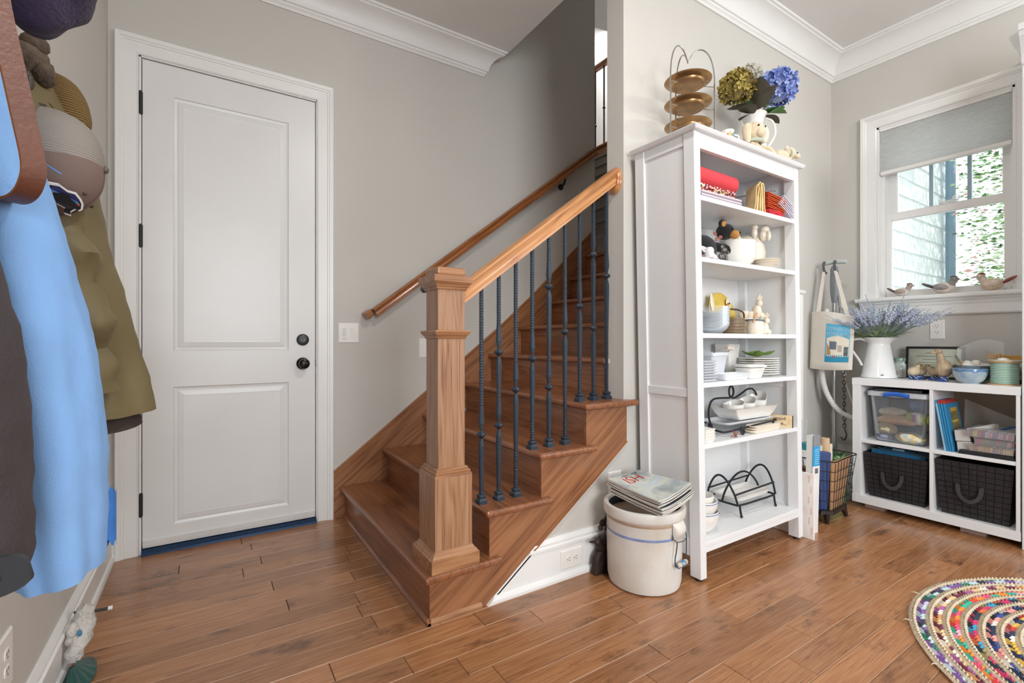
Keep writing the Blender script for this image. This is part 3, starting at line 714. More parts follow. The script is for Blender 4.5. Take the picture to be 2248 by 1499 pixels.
# wall hand rail
wr = thing('wall_handrail', 'dark oak handrail on brackets along the staircase wall', 'handrail', (1.72, 2.865, 1.8))
part('rail', rail((.838, 1.235), (2.62, 2.592), 2.868, .052, .056, False), OAK_RAILW, wr, smooth=True, angle=50)
part('rail_return', M().box(.802, .845, 2.848, YD, 1.182, 1.226).xf(tr(.82, 2.9, 1.20) @ roty(-.65) @ tr(-.82, -2.9, -1.20)), OAK_RAILW, wr, bevel=.006)
part('rail_return', M().box(2.600, 2.640, 2.848, YD, 2.535, 2.585).xf(tr(2.62, 2.9, 2.56) @ roty(-.65) @ tr(-2.62, -2.9, -2.56)), OAK_RAILW, wr, bevel=.006)
for x in (1.195, 2.33):
    z = 1.235 + (x - .838) * .7615 - .07
    part('bracket', M().tube([(x, YD - .002, z - .055), (x, YD - .03, z - .05), (x, 2.875, z - .03), (x, 2.868, z + .008)], .008, 8).put(M().lathe([(0, 0), (.024, 0), (.024, .006), (0, .010)], 14), tr(x, YD - .001, z - .055) @ rotx(PI / 2)), BLACK, wr, smooth=True)
# ================================================================== more materials
POT = plain('white_glazed_china', '#eceae4', 0.12, var=.015, scale=6, coat=.4)
CREAM = plain('cream_glazed_china', '#e6dccb', 0.22, var=.03, scale=9, coat=.3)
COOL = plain('cool_white_china', '#e6eaf0', 0.12, var=.01, coat=.4)
GLASSY = clear('clear_glass_bowl', '#eef5fa', .055, .02)
WIRE = plain('chrome_wire', '#b9b8b2', .22, .95)
BLKWIRE = plain('black_wire', '#25262a', .45, .4)
EYE = plain('glass_eye_black', '#0c0c0d', .1)

def bowl(m, c, r, h, foot=.5, t=.004, n=28, sx=1, sy=1):
    """bowl with inner wall; c is the middle of the foot"""
    p = [(0, .002), (r * foot, 0), (r * foot, .004)]
    for i in range(1, 8): a = i / 7; p.append((r * foot + r * (1 - foot) * math.sin(a * PI / 2), .004 + (h - .004) * (1 - math.cos(a * PI / 2)) ** .9))
    q = [(max(0, x - t), z + (t if i < 9 else .0)) for i, (x, z) in enumerate(p)]
    p.append((r - t * .4, h + t * .5)); inner = [(r - t, h - .001)]
    for i in range(6, -1, -1): a = i / 7; inner.append((max(.001, (r * foot + r * (1 - foot) * math.sin(a * PI / 2)) - t), .004 + t + (h - .004 - t) * (1 - math.cos(a * PI / 2)) ** .9))
    inner.append((0, .004 + t))
    return m.lathe(p + inner, n, c, sx, sy)
def ngon(n, r, k=0): return [(r * math.cos(2 * PI * (i + k) / n), r * math.sin(2 * PI * (i + k) / n)) for i in range(n)]
def rrect(hx, hy, r, n=5):
    o = []
    for cx, cy, a0 in ((hx - r, hy - r, 0), (-hx + r, hy - r, 1), (-hx + r, -hy + r, 2), (hx - r, -hy + r, 3)):
        for i in range(n): a = (a0 + i / (n - 1)) * PI / 2; o.append((cx + r * math.cos(a), cy + r * math.sin(a)))
    return o
def loft(m, outlines, cap0=True, cap1=True):
    """outlines: list of lists of 3-D points with equal counts"""
    b = len(m.v); n = len(outlines[0])
    for o in outlines: m.v += [tuple(p) for p in o]
    for i in range(len(outlines) - 1):
        for j in range(n): q = (j + 1) % n; m.face(b + i * n + j, b + i * n + q, b + (i + 1) * n + q, b + (i + 1) * n + j)
    if cap0: m.face(*[b + j for j in range(n - 1, -1, -1)])
    if cap1: e = b + (len(outlines) - 1) * n; m.face(*[e + j for j in range(n)])
    return m
def dish(m, c, hx, hy, h, r=.01, base=.8, t=.004, flare=0.0, wave=0.0):
    """rectangular dish with walls, rounded corners"""
    def ol(k, z, ins=0):
        ps = rrect(hx * k - ins, hy * k - ins, max(.002, r * k), 5); L = len(ps)
        return [(c[0] + x, c[1] + y, c[2] + z + (wave * math.sin(6 * PI * i / L) if z > h * .9 else 0)) for i, (x, y) in enumerate(ps)]
    return loft(m, [ol(base, 0), ol(base + (1 - base) * .5, h * .45), ol(1 - flare, h * .93), ol(1, h), ol(1 - flare * .2, h + .001, t), ol(base + (1 - base) * .5, h * .45 + t, t), ol(base, t, t)])
def ribbon(path, t, axis, a0, a1, m=None):
    """a sheet of thickness t that follows a 2-D path, extruded along axis"""
    P = [Vector((x, y)) for x, y in path]; L = []; R = []
    if 4 <= len(P) <= 10:
        o = []
        for i in range(len(P) - 1):
            q = [P[min(max(i + j, 0), len(P) - 1)] for j in (-1, 0, 1, 2)]
            for f in (0, .25, .5, .75): o.append((q[1] * 2 + (q[2] - q[0]) * f + (q[0] * 2 - q[1] * 5 + q[2] * 4 - q[3]) * f * f + (q[1] * 3 - q[0] - q[2] * 3 + q[3]) * f ** 3) * .5)
        P = o + [P[-1]]
    for i, p in enumerate(P):
        d = P[min(i + 1, len(P) - 1)] - P[max(i - 1, 0)]
        d = d.normalized() if d.length > 0 else Vector((1, 0)); nrm = Vector((-d.y, d.x)) * (t / 2)
        L.append(p + nrm); R.append(p - nrm)
    n = len(P); m = m or M(); b = len(m.v)
    for a in (a0, a1):
        for p in L + R:
            m.v.append((a, p.x, p.y) if axis == 'x' else (p.x, a, p.y) if axis == 'y' else (p.x, p.y, a))
    k = 2 * n
    for i in range(n - 1):
        m.face(b + i, b + i + 1, b + k + i + 1, b + k + i); m.face(b + n + i, b + k + n + i, b + k + n + i + 1, b + n + i + 1)
        m.face(b + i, b + n + i, b + n + i + 1, b + i + 1); m.face(b + k + i, b + k + i + 1, b + k + n + i + 1, b + k + n + i)
    m.face(b, b + k, b + k + n, b + n); e = n - 1; m.face(b + e, b + n + e, b + k + n + e, b + k + e)
    return m
def fold_path(w, layers, step, jit=0.0, rnd=None):
    p = []
    for i in range(layers):
        z = step * (i + .5); a, b_ = (0, w) if i % 2 == 0 else (w, 0)
        ja = (rnd.uniform(-jit, jit) if rnd else 0)
        for k in range(7):
            f = k / 6; p.append((a + (b_ - a) * f * .98 + (ja if k == 6 else 0), z + (rnd.uniform(-.15, .15) * step if rnd and 0 < k < 6 else 0)))
        if i < layers - 1:
            s = 1 if i % 2 == 0 else -1
            p.append((b_ + ja + s * step * .45, z + step * .5))
    return p

# ================================================================== BOOKCASE (its frame leans a little to the left)
def lean(p): return Vector((p.x + .050 * (1 - p.z / 1.955), p.y, p.z))
BX0, BX1, BY0, BY1 = 1.737, 2.594, 1.280, 1.612
bk = thing('bookcase', 'tall white bookcase with panelled sides and open shelves beside the stairs', 'bookcase', (2.19, 1.45, 0))
PWX, PWY = .041, .055
for x in (BX0, BX1 - PWX):
    for y in (BY0, BY1 - PWY):
        part('post', M().box(x, x + PWX, y, y + PWY, .013, 1.938).warp(lean), SHELF, bk, bevel=.0025)
for x in (BX0 + .02, BX1 - .02):
    for y in (BY0 + .025, BY1 - .025): part('foot', M().lathe([(.015, 0), (.015, .013)], 12, (x + .049, y, 0)), BLACK, bk)
for x0, x1 in ((BX0 + .004, BX0 + .026), (BX1 - .026, BX1 - .004)):
    for z0, z1 in ((.097, .174), (.795, .832), (1.890, 1.938)): part('side_rail', M().box(x0, x1, BY0 + PWY - .002, BY1 - PWY + .002, z0, z1).warp(lean), SHELF, bk, bevel=.002)
    part('side_panel', M().box((x0 + x1) / 2 - .004, (x0 + x1) / 2 + .006, BY0 + PWY - .004, BY1 - PWY + .004, .11, 1.90).warp(lean), SHELF, bk)
part('back_panel', M().box(BX0 + .03, BX1 - .03, BY1 - .012, BY1 - .006, .12, 1.93).warp(lean), SHELF, bk)
part('top_rail', M().box(BX0 + PWX - .002, BX1 - PWX + .002, BY0 + .003, BY0 + .024, 1.871, 1.938).warp(lean), SHELF, bk, bevel=.002)
part('top_board', M().hexa([(1.722, 1.262, 1.938), (2.608, 1.262, 1.938), (2.608, 1.625, 1.938), (1.722, 1.625, 1.938)], [(1.712, 1.254, 1.950), (2.618, 1.254, 1.950), (2.618, 1.625, 1.950), (1.712, 1.625, 1.950)]).box(1.712, 2.618, 1.254, 1.625, 1.950, 1.955), SHELF, bk, bevel=.002)
SHZ = {1: 1.671, 2: 1.406, 3: 1.076, 4: .860, 5: .593}
for z in SHZ.values(): part('shelf', M().box(BX0 + .031, BX1 - .031, BY0 + .004, BY1 - .012, z - .021, z).warp(lean), SHELF, bk, bevel=.0018)
part('bottom_shelf', M().box(BX0 + .030, BX1 - .030, BY0 + .002, BY1 - .012, .146, .167).warp(lean), SHELF, bk, bevel=.002)
part('bottom_rail', M().box(BX0 + PWX - .002, BX1 - PWX + .002, BY0 + .003, BY0 + .022, .122, .160).warp(lean), SHELF, bk, bevel=.002)
# drilled shelf strips at the back corners
for x0 in (BX0 + .031, BX1 - .036):
    s = part('shelf_strip', M().box(x0, x0 + .005, BY1 - .050, BY1 - .013, .17, 1.87).warp(lean), SHELF, bk)
    hx = x0 if x0 > 2 else x0 + .005
    for z in [.30 + .05 * i for i in range(5)] + [.70 + .045 * i for i in range(3)] + [1.18 + .04 * i for i in range(4)] + [1.5, 1.55]:
        part('peg_hole', M().box(hx - .0006, hx + .0006, BY1 - .034, BY1 - .028, z - .003, z + .003).warp(lean), BLACK, s)

# ---- on top: three tier plate stand
c0 = Vector((1.950, 1.470, 1.955)); RT = Vector((.8415, -.5403, 0)); FW = Vector((.5403, .8415, 0))
ps = thing('plate_stand', 'heart-topped wire stand holding three bronze plates on top of the bookcase', 'plate stand', c0)
legs = [(.128, .0), (-.104, -.062), (-.024, .100)]
for a, b in legs:
    o = c0 + RT * a + FW * b; pts = [o + Vector((0, 0, .003)), o + Vector((0, 0, .2))]
    for i in range(19):
        t = i / 18; w = 1 - t
        k = w ** 3 + 3 * w * w * t * 1.02 + 3 * w * t * t * .40
        z = .325 * w ** 3 + 3 * w * w * t * .485 + 3 * w * t * t * .545 + t ** 3 * .425
        q = c0 + (RT * a + FW * b) * k; pts.append(Vector((q.x, q.y, 1.955 + z)))
    part('leg', M().tube(pts, .0034, 8), WIRE, ps, smooth=True)
PLM = plain('bronze_plate', '#a8845a', .3, .8, var=.3, scale=14, bump=.05)
for z in (2.052, 2.158, 2.268):
    for a, b in legs:
        o = c0 + RT * a + FW * b; o.z = z - .004; e = c0 + (RT * a + FW * b) * .62; e.z = z - .001
        part('bracket', M().tube([o, e, e + Vector((0, 0, .012))], .002, 6), WIRE, ps)
for i, z in enumerate((2.052, 2.158, 2.268)):
    m = M().lathe([(0, .0), (.074, 0), (.077, .003), (.079, .011), (.083, .013), (.104, .020), (.109, .024), (.107, .0265), (.083, .017), (.078, .014), (.074, .005), (0, .003)], 40, (c0.x, c0.y, z))
    solo('bronze_plate', m, PLM, ('bronze plate on the lowest tier of the wire stand, half hidden by the bookcase edge', 'bronze plate on the middle tier of the wire stand', 'bronze plate on the top tier of the wire stand')[i], 'plate', 'bronze plates on the wire stand', smooth=True)
# ---- white enamel pitcher and hydrangeas
px, py = 2.510, 1.470
jug = thing('enamel_pitcher', 'white enamel pitcher holding the hydrangeas on top of the bookcase', 'pitcher', (px, py, 1.955))
def spout(a, i, z): return 1 + (.22 * max(0, math.cos(a - 3.6)) ** 6 if z > .29 else 0)
part('body', M().lathe([(0, 0), (.062, 0), (.066, .01), (.064, .12), (.052, .22), (.046, .26), (.050, .285), (.062, .315), (.064, .318), (.060, .318), (.047, .285), (.043, .26), (.049, .22), (.06, .12), (.06, .02), (0, .015)], 32, (px, py, 1.955), fn=spout), POT, jug, smooth=True)
part('handle', M().tube([(px + .055, py - .03, 2.26), (px + .095, py - .052, 2.24), (px + .105, py - .058, 2.17), (px + .065, py - .035, 2.09)], .006, 8), POT, jug, smooth=True)
bq = thing('hydrangea_bouquet', 'faux bouquet of gold, white and blue hydrangeas in the pitcher on the bookcase', 'flowers', (px, py, 2.22))
def floret_head(c, r, rnd, n=150, s=.017):
    m = M(); c = Vector(c)
    for i in range(n):
        z = 1 - 1.75 * (i + .5) / n; a = i * 2.39996; q = math.sqrt(max(0, 1 - z * z)); d = Vector((q * math.cos(a), q * math.sin(a), z))
        o = c + d * r * rnd.uniform(.84, 1.04); u = d.orthogonal().normalized(); u.rotate(Matrix.Rotation(rnd.uniform(0, 6.28), 3, d)); v = d.cross(u)
        m.mi = rnd.randrange(3)
        for k in range(4):
            e = (u if k % 2 == 0 else v) * (1 if k < 2 else -1); w = d.cross(e); sz = s * rnd.uniform(.8, 1.3); lift = rnd.uniform(.15, .9)
            p = [o + e * sz * a_ + w * sz * b_ + d * sz * (lift * a_ * a_ + c_) for a_, b_, c_ in ((.05, 0, 0), (.5, -.42, .12), (.95, -.36, .2), (1.18, 0, -.05), (.95, .36, .2), (.5, .42, .12), (.6, 0, -.06))]
            m.add([tuple(x) for x in p], [(6, 0, 1), (6, 1, 2), (6, 2, 3), (6, 3, 4), (6, 4, 5), (6, 5, 0)])
    m.mi = 0
    return m.ball(c, r * .8, n=10, m=7)
rq = random.Random(4)
def petals3(nm, a, b, c): return [plain(nm + x, y, .75, var=.12, scale=30) for x, y in (('_light', a), ('_mid', b), ('_dark', c))]
part('flower_head', floret_head((2.325, 1.455, 2.362), .076, rq, 150), petals3('gold_petal', '#b9a85f', '#94853f', '#6f5f33'), bq, label='olive gold hydrangea head')
part('flower_head', floret_head((2.635, 1.560, 2.560), .056, rq, 110), petals3('white_petal', '#eeece4', '#e0ddd2', '#cfcbbd'), bq, label='white hydrangea head')
part('flower_head', floret_head((2.640, 1.415, 2.432), .091, rq, 190), petals3('blue_petal', '#aab9e6', '#7d91d2', '#586bb0'), bq, label='blue hydrangea head')
for e in ((2.38, 1.455, 2.32), (2.60, 1.53, 2.50), (2.615, 1.425, 2.36)): part('stem', M().tube([(px, py, 2.05), (px, py, 2.24), ((px + e[0]) / 2, (py + e[1]) / 2, (2.26 + e[2]) / 2), e], .004, 6), plain('stem_green', '#4c5a34', .7), bq)
def leaf(o, d, L, w, bend=.3):
    o = Vector(o); d = Vector(d).normalized(); s = d.cross(Vector((0, 0, 1))).normalized(); n = s.cross(d); m = M()
    def f(u, v): t = u; ww = w * math.sin(PI * min(1, t * .96 + .04)) ** .8; return o + d * L * t + s * ww * (v - .5) * 2 + n * (-.25 * ww * (1 - abs(2 * v - 1)) - bend * L * t * t)
    return m.grid(f, 7, 5)
LFD = plain('dark_silk_leaf', '#3f3a2c', .6, var=.2); LFG = plain('green_silk_leaf', '#4f7a3d', .55, var=.2); LFT = plain('teal_silk_leaf', '#6f9c86', .55, var=.2)
for o, d, L, w, mt in (((2.45, 1.40, 2.27), (-.35, -.2, .75), .15, .050, LFD), ((2.42, 1.42, 2.24), (-.9, -.1, .25), .13, .045, LFD), ((2.50, 1.41, 2.28), (.1, -.2, .85), .13, .045, LFD), ((2.55, 1.42, 2.27), (.6, -.2, .5), .12, .040, LFG), ((2.43, 1.44, 2.28), (-.8, .3, .12), .14, .04, LFD), ((2.46, 1.42, 2.27), (-.1, -.45, .55), .13, .042, LFD), ((2.49, 1.43, 2.29), (.25, -.3, .6), .085, .026, LFT), ((2.53, 1.44, 2.29), (.8, -.35, .25), .15, .036, LFG), ((2.52, 1.46, 2.29), (.55, .2, .5), .14, .036, LFG), ((2.45, 1.46, 2.26), (-.8, .0, -.25), .10, .03, LFD), ((2.56, 1.43, 2.27), (.9, -.3, -.1), .09, .03, LFD), ((2.48, 1.46, 2.30), (-.3, .2, .7), .11, .03, LFG), ((2.56, 1.48, 2.32), (.3, .2, .8), .13, .03, LFG)):
    part('leaf', leaf(o, d, L, w), mt, bq, smooth=True)
# ---- plush rabbits and mug
FUR = plain('cream_plush', '#e2cfb2', .95, var=.08, scale=60, bump=.5, bscale=300, sheen=.3); FURP = plain('pale_plush_ear', '#e6d4c4', .95)
pr_ = thing('plush_rabbit', 'cream plush rabbit with long ears sitting in front of the pitcher', 'plush toy', (2.335, 1.370, 1.955))
part('body', M().ball((2.335, 1.375, 2.005), .045, .04, .05, 18, 12), FUR, pr_, smooth=True)
part('head', M().ball((2.335, 1.360, 2.095), .055, .048, .052, 22, 14).ball((2.318, 1.322, 2.080), .026, .022, .022), FUR, pr_, smooth=True)
part('ear', M().tube([(2.310, 1.372, 2.125), (2.278, 1.370, 2.110), (2.268, 1.364, 2.065), (2.262, 1.355, 2.025)], lambda t: .009 + .014 * math.sin(PI * min(1, t * .9 + .1)), 10), FUR, pr_, smooth=True)
part('ear', M().ball((2.398, 1.345, 2.095), .030, .013, .046, 16, 10, Matrix.Rotation(.25, 3, 'Y')), FURP, pr_, smooth=True)
for q in ((2.300, 1.322, 2.112), (2.346, 1.315, 2.113)): part('eye', M().ball(q, .005, n=8, m=6), EYE, pr_, smooth=True)
part('scarf', M().tube([(2.335 + .046 * math.cos(a * PI / 6), 1.372 + .042 * math.sin(a * PI / 6), 2.050) for a in range(12)], .009, 8, True), plain('pale_green_ribbon', '#b9c4b2', .8), pr_, smooth=True)
part('arm', M().tube([(2.372, 1.36, 2.03), (2.402, 1.325, 2.015), (2.41, 1.30, 1.975)], .013, 8), FUR, pr_, smooth=True)
part('arm', M().tube([(2.30, 1.36, 2.03), (2.295, 1.33, 2.005), (2.31, 1.305, 1.975)], .013, 8), FUR, pr_, smooth=True)
p2 = thing('plush_lamb', 'small cream plush animal lying on its side at the bookcase top edge', 'plush toy', (2.50, 1.300, 1.955))
part('body', M().ball((2.475, 1.305, 1.988), .055, .030, .030, 18, 10).tube([(2.44, 1.30, 1.985), (2.41, 1.29, 1.97)], .013, 8).tube([(2.50, 1.29, 1.975), (2.51, 1.272, 1.968)], .012, 8), FUR, p2, smooth=True)
part('head', M().ball((2.540, 1.298, 2.012), .036, .030, .032, 18, 12).ball((2.562, 1.268, 1.994), .017, .014, .013), FUR, p2, smooth=True)
part('ear', M().ball((2.583, 1.298, 2.028), .022, .006, .008), FURP, p2, smooth=True); part('ear', M().ball((2.520, 1.300, 2.038), .009, .008, .014), FURP, p2, smooth=True)
for q in ((2.532, 1.273, 2.016), (2.562, 1.268, 2.012)): part('eye', M().ball(q, .0035, n=8, m=6), EYE, p2, smooth=True)
part('ribbon', M().tube([(2.52 + .0 * a, 1.302 + .029 * math.cos(a * PI / 6), 2.0 + .029 * math.sin(a * PI / 6)) for a in range(12)], .007, 6, True), plain('pale_sage_ribbon', '#a9b3a2', .8), p2, smooth=True)
mg = thing('mug', 'white mug with a coloured print beside the plate stand', 'mug', (2.155, 1.395, 1.955))
part('cup', M().lathe([(0, 0), (.026, 0), (.029, .004), (.030, .118), (.0275, .118), (.0265, .01), (0, .008)], 24, (2.155, 1.395, 1.955)), POT, mg, smooth=True)
part('handle', M().tube([(2.180, 1.380, 2.055), (2.200, 1.368, 2.05), (2.203, 1.366, 2.01), (2.182, 1.379, 1.99)], .004, 8), POT, mg, smooth=True)
for i, cc in enumerate(('#c9483a', '#e0b14a', '#4a5c9c', '#3c8a5a', '#c9483a')):
    a = math.radians(205 + i * 22); part('print', M().hexa([(2.155 + .0302 * math.cos(a), 1.395 + .0302 * math.sin(a), 2.038), (2.155 + .0302 * math.cos(a + .3), 1.395 + .0302 * math.sin(a + .3), 2.038), (2.155 + .0296 * math.cos(a + .3), 1.395 + .0296 * math.sin(a + .3), 2.038), (2.155 + .0296 * math.cos(a), 1.395 + .0296 * math.sin(a), 2.038)], [(2.155 + .0302 * math.cos(a), 1.395 + .0302 * math.sin(a), 2.052 + .008 * (i % 2)), (2.155 + .0302 * math.cos(a + .3), 1.395 + .0302 * math.sin(a + .3), 2.052 + .008 * (i % 2)), (2.155 + .0296 * math.cos(a + .3), 1.395 + .0296 * math.sin(a + .3), 2.052 + .008 * (i % 2)), (2.155 + .0296 * math.cos(a), 1.395 + .0296 * math.sin(a), 2.052 + .008 * (i % 2))]), plain('print_%d' % i, cc, .4), mg)

# ---- first shelf: linens
rc = random.Random(9)
z1 = SHZ[1]
def cloth_stack(name, label, x0, x1, y0, y1, z0, layers, step, mat, axis='x', jit=.004, xform=None):
    """one cloth folded over and over; the folds show on the y side when axis is x"""
    if axis == 'x': m = ribbon([(y0 + a * (y1 - y0), z0 + b) for a, b in fold_path(1, layers, step, 0, rc)], step * .82, 'x', x0, x1)
    else: m = ribbon([(x0 + a * (x1 - x0), z0 + b) for a, b in fold_path(1, layers, step, 0, rc)], step * .82, 'y', y0, y1)
    if xform is not None: m.xf(xform)
    return solo(name, m, mat, label, 'linen', smooth=True, angle=60)
PLAID = bands('plaid_linen', ['#a9b0cc', '#e6dfd4', '#c98f86', '#ded6c9', '#8f93c0'], 'X', 26, .9, 1.0, .1)
FLOR = blotch('floral_linen', ['#8d1f38', '#e9e4dd', '#b2324a', '#3c4a58', '#e8c98a', '#a2253e'], 150, .9)
cloth_stack('folded_placemat', 'pale plaid placemat, lowest in the pile on the top shelf', 1.822, 2.125, 1.305, 1.53, z1, 5, .0074, PLAID)
cloth_stack('folded_placemat', 'red floral placemat lying on the pale plaid one', 1.822, 2.085, 1.312, 1.50, z1 + .0375, 4, .0085, FLOR)
REDM = bands('red_woven_mat', ['#c9333c', '#e04a52', '#d23f48'], 'X', 60, .85, 1.5, .25)
rr = thing('rolled_mat', 'rolled bright red woven mat lying on the placemats', 'mat', (1.98, 1.40, z1 + .086))
sp_ = []
for i in range(60): a = i * .35; r_ = .0065 + .00172 * a; sp_.append((r_ * math.cos(a + 2.6), r_ * math.sin(a + 2.6)))
mt = ribbon(sp_, .0062, 'x', 0, .31).xf(tr(1.812, 1.352, z1 + .1155) @ rotz(.02))
part('roll', mt, REDM, rr, smooth=True, angle=60)
part('edge_stitching', M().tube([Vector((0, q[0] * 1.0, q[1] * 1.0)) for q in sp_[40:]], .0016, 6).xf(tr(1.813, 1.352, z1 + .1155) @ rotz(.02)), plain('red_thread', '#e8a09a', .9), rr)
YEL = plain('mustard_yellow_linen', '#e8cb96', .9, var=.12, scale=25, bump=.3, bscale=300)
yn = []
for i in range(4):
    t0 = .014 + .003 * (i == 1)
    pth = [(0, 0), (.003, .05), (.0, .110 + .012 * (i % 2)), (t0 * .45, .135 + .014 * (i % 2)), (t0 * .9, .112 + .012 * (i % 2)), (t0 * .72, .05), (t0 * .9, .002)]
    m = ribbon(pth, .0036, 'y', -.045, .045).xf(tr(2.268 + i * .0215, 1.352 - i * .002, z1 + .002) @ rotz(-.5) @ roty(.10 - .05 * i))
    solo('folded_napkin', m, YEL, ('mustard yellow napkin, folded upright, leftmost of the yellow row', 'mustard yellow napkin, second from the left in the yellow row', 'mustard yellow napkin, third from the left in the yellow row', 'mustard yellow napkin, rightmost of the yellow row')[i], 'napkin', 'yellow napkins on the top shelf', smooth=True, angle=60)
ORG = plain('burnt_orange_linen', '#c9572f', .9, var=.12, scale=30, bump=.3, bscale=300); RDN = plain('bright_red_linen', '#c62c38', .9, var=.1, bump=.3, bscale=300)
for i in range(4):
    m = ribbon([(0, 0), (.05, .002), (.105, -.001), (.110, .004), (.105, .009), (.05, .010), (0, .011)], .0038, 'y', -.05, .05).xf(tr(2.405, 1.375, z1 + .056 + i * .0205) @ rotz(-.3) @ roty(.30))
    solo('folded_napkin', m, ORG, ('burnt orange napkin, lowest of the four orange ones', 'burnt orange napkin, second from below in the orange pile', 'burnt orange napkin, third from below in the orange pile', 'burnt orange napkin, topmost of the orange pile')[i], 'napkin', 'orange napkins on the top shelf', smooth=True, angle=60)
cloth_stack('folded_napkin', 'terracotta checked napkin under the orange napkins', 2.375, 2.47, 1.36, 1.44, z1 + .001, 4, .012, bands('terracotta_check', ['#b0553f', '#d9a08a', '#a33d35'], 'X', 40, .9))
cloth_stack('folded_napkin', 'bright red napkin lying flat at the front of the top shelf', 2.345, 2.465, 1.292, 1.345, z1, 3, .009, RDN, 'y')
LIL = plain('pale_lilac_linen', '#cdc6d2', .9, var=.08, bump=.3, bscale=260)
for i in range(3):
    m = ribbon([(0, 0), (.06, .003), (.118, 0), (.124, .006), (.118, .012), (.06, .013), (0, .012)], .0042, 'y', -.045, .045).xf(tr(2.458 + i * .016, 1.345, z1 + .072 + i * .018) @ rotz(-.15) @ roty(.62))
    solo('folded_napkin', m, LIL, ('pale lilac napkin leaning at the right of the top shelf, lowest of three', 'pale lilac napkin, middle one of the leaning three', 'pale lilac napkin, uppermost of the leaning three')[i], 'napkin', 'lilac napkins on the top shelf', smooth=True, angle=60)
tg = M()
for i in range(420):
    t = rc.random(); c = Vector((2.462 + .070 * t, 1.435 - .085 * t, z1 + .150 - .055 * t)) + Vector((rc.gauss(0, .012), rc.gauss(0, .014), rc.gauss(0, .020)))
    c.x = min(c.x, 2.552); c.z = max(c.z, z1 + .01); tg.ball(c, rc.uniform(.0025, .0065), n=6, m=4)
tgt = thing('tassel_garland', 'fluffy grey garland heaped at the back right of the top shelf', 'garland', (2.50, 1.47, z1))
part('tuft', tg, plain('grey_tassel', '#8a8890', .9, var=.3, scale=60), tgt, smooth=True, kind='stuff')
part('cord', M().tube([(2.36, 1.56, z1 + .13), (2.42, 1.50, z1 + .150), (2.48, 1.42, z1 + .145), (2.535, 1.38, z1 + .07), (2.55, 1.385, z1 + .004)], .004, 6), plain('grey_cord', '#77757c', .9), tgt, smooth=True)

# ---- second shelf
z2 = SHZ[2]
NAVY = plain('black_plush', '#141519', .9, var=.3, scale=50, bump=.5, bscale=240, sheen=.25); TAN = plain('tan_plush', '#c98f4d', .95, var=.12, scale=60, bump=.4, bscale=260)
br = thing('plush_bear', 'black plush bear cub with tan muzzle leaning on the second shelf', 'plush toy', (2.09, 1.45, z2))
part('body', M().ball((2.055, 1.465, z2 + .095), .085, .06, .060, 18, 12, Matrix.Rotation(.25, 3, 'Y')), NAVY, br, smooth=True)
part('head', M().ball((2.165, 1.415, z2 + .178), .044, .042, .040, 20, 14), NAVY, br, smooth=True)
part('muzzle', M().ball((2.176, 1.372, z2 + .158), .024, .024, .021, 16, 12), TAN, br, smooth=True)
part('nose', M().ball((2.186, 1.350, z2 + .163), .007, .005, .006, 8, 6), EYE, br, smooth=True)
for q, a in (((2.128, 1.405, z2 + .212), -.5), ((2.175, 1.44, z2 + .222), .2)):
    e = part('ear', M().ball(q, .024, .011, .021, 14, 9, Matrix.Rotation(a, 3, 'Y')), NAVY, br, smooth=True)
    part('inner_ear', M().ball((q[0] - .002, q[1] - .008, q[2] - .003), .017, .006, .014, 12, 8, Matrix.Rotation(a, 3, 'Y')), TAN, e, smooth=True)
part('eye', M().ball((2.160, 1.374, z2 + .185), .005, n=8, m=6), EYE, br, smooth=True)
part('arm', M().tube([(2.10, 1.43, z2 + .10), (2.14, 1.39, z2 + .085), (2.158, 1.37, z2 + .055), (2.150, 1.362, z2 + .042)], lambda t: .023 - .006 * t, 10), NAVY, br, smooth=True)
part('leg', M().tube([(2.02, 1.44, z2 + .05), (1.98, 1.42, z2 + .04), (1.95, 1.41, z2 + .03)], .026, 10), NAVY, br, smooth=True)
bw = M()
for s in ((-.034, .006), (.030, -.006), (-.018, -.020)): bw.ball((2.092 + s[0] * .7, 1.405, z2 + .150 + s[1]), .017, .004, .009, 10, 6, Matrix.Rotation(s[1] * 30, 3, 'Y'))
part('bow', bw, plain('rust_satin', '#9a5a4c', .5), br, smooth=True, kind='stuff')
pk = thing('plastic_packet', 'white plastic packet with pink print at the left of the second shelf', 'packet', (1.895, 1.34, z2))
def pkt(u, v):
    e = (1 - abs(2 * u - 1) ** 3) * (1 - abs(2 * v - 1) ** 3)
    return Vector((1.835 + .125 * u, 1.30 + .06 * v, z2 + .026 + .045 * v - .028 * u + .018 * e + .004 * math.sin(9 * u + 5 * v)))
part('film', M().grid(pkt, 14, 10).grid(lambda u, v: Vector((pkt(u, v).x, pkt(u, v).y, z2 + .002 + max(0, .02 * (v - .2)))), 14, 10), clear('cloudy_film', '#f3eef0', .75, .25), pk, smooth=True)
part('paper', M().box(1.86, 1.94, 1.315, 1.345, z2 + .003, z2 + .022), plain('pink_print_paper', '#e8b7bf', .8, var=.3, scale=40), pk)
part('bottle', M().lathe([(0, 0), (.017, 0), (.019, .004), (.019, .038), (.012, .048), (0, .050)], 16, (1.862, 1.292, z2)), clear('cloudy_bottle', '#eceef0', .7, .2), pk, smooth=True)
PEWT = plain('aged_pewter', '#6c6763', .35, .7, var=.3, scale=40)
el = thing('pewter_figurine', 'small pewter animal figurine between the packet and the white bowls', 'figurine', (1.998, 1.318, z2))
part('body', M().ball((1.990, 1.318, z2 + .020), .022, .014, .018).ball((2.012, 1.308, z2 + .018), .008, .006, .018), PEWT, el, smooth=True)
part('head', M().ball((2.000, 1.312, z2 + .052), .016, .012, .014).ball((2.016, 1.304, z2 + .042), .007), PEWT, el, smooth=True)
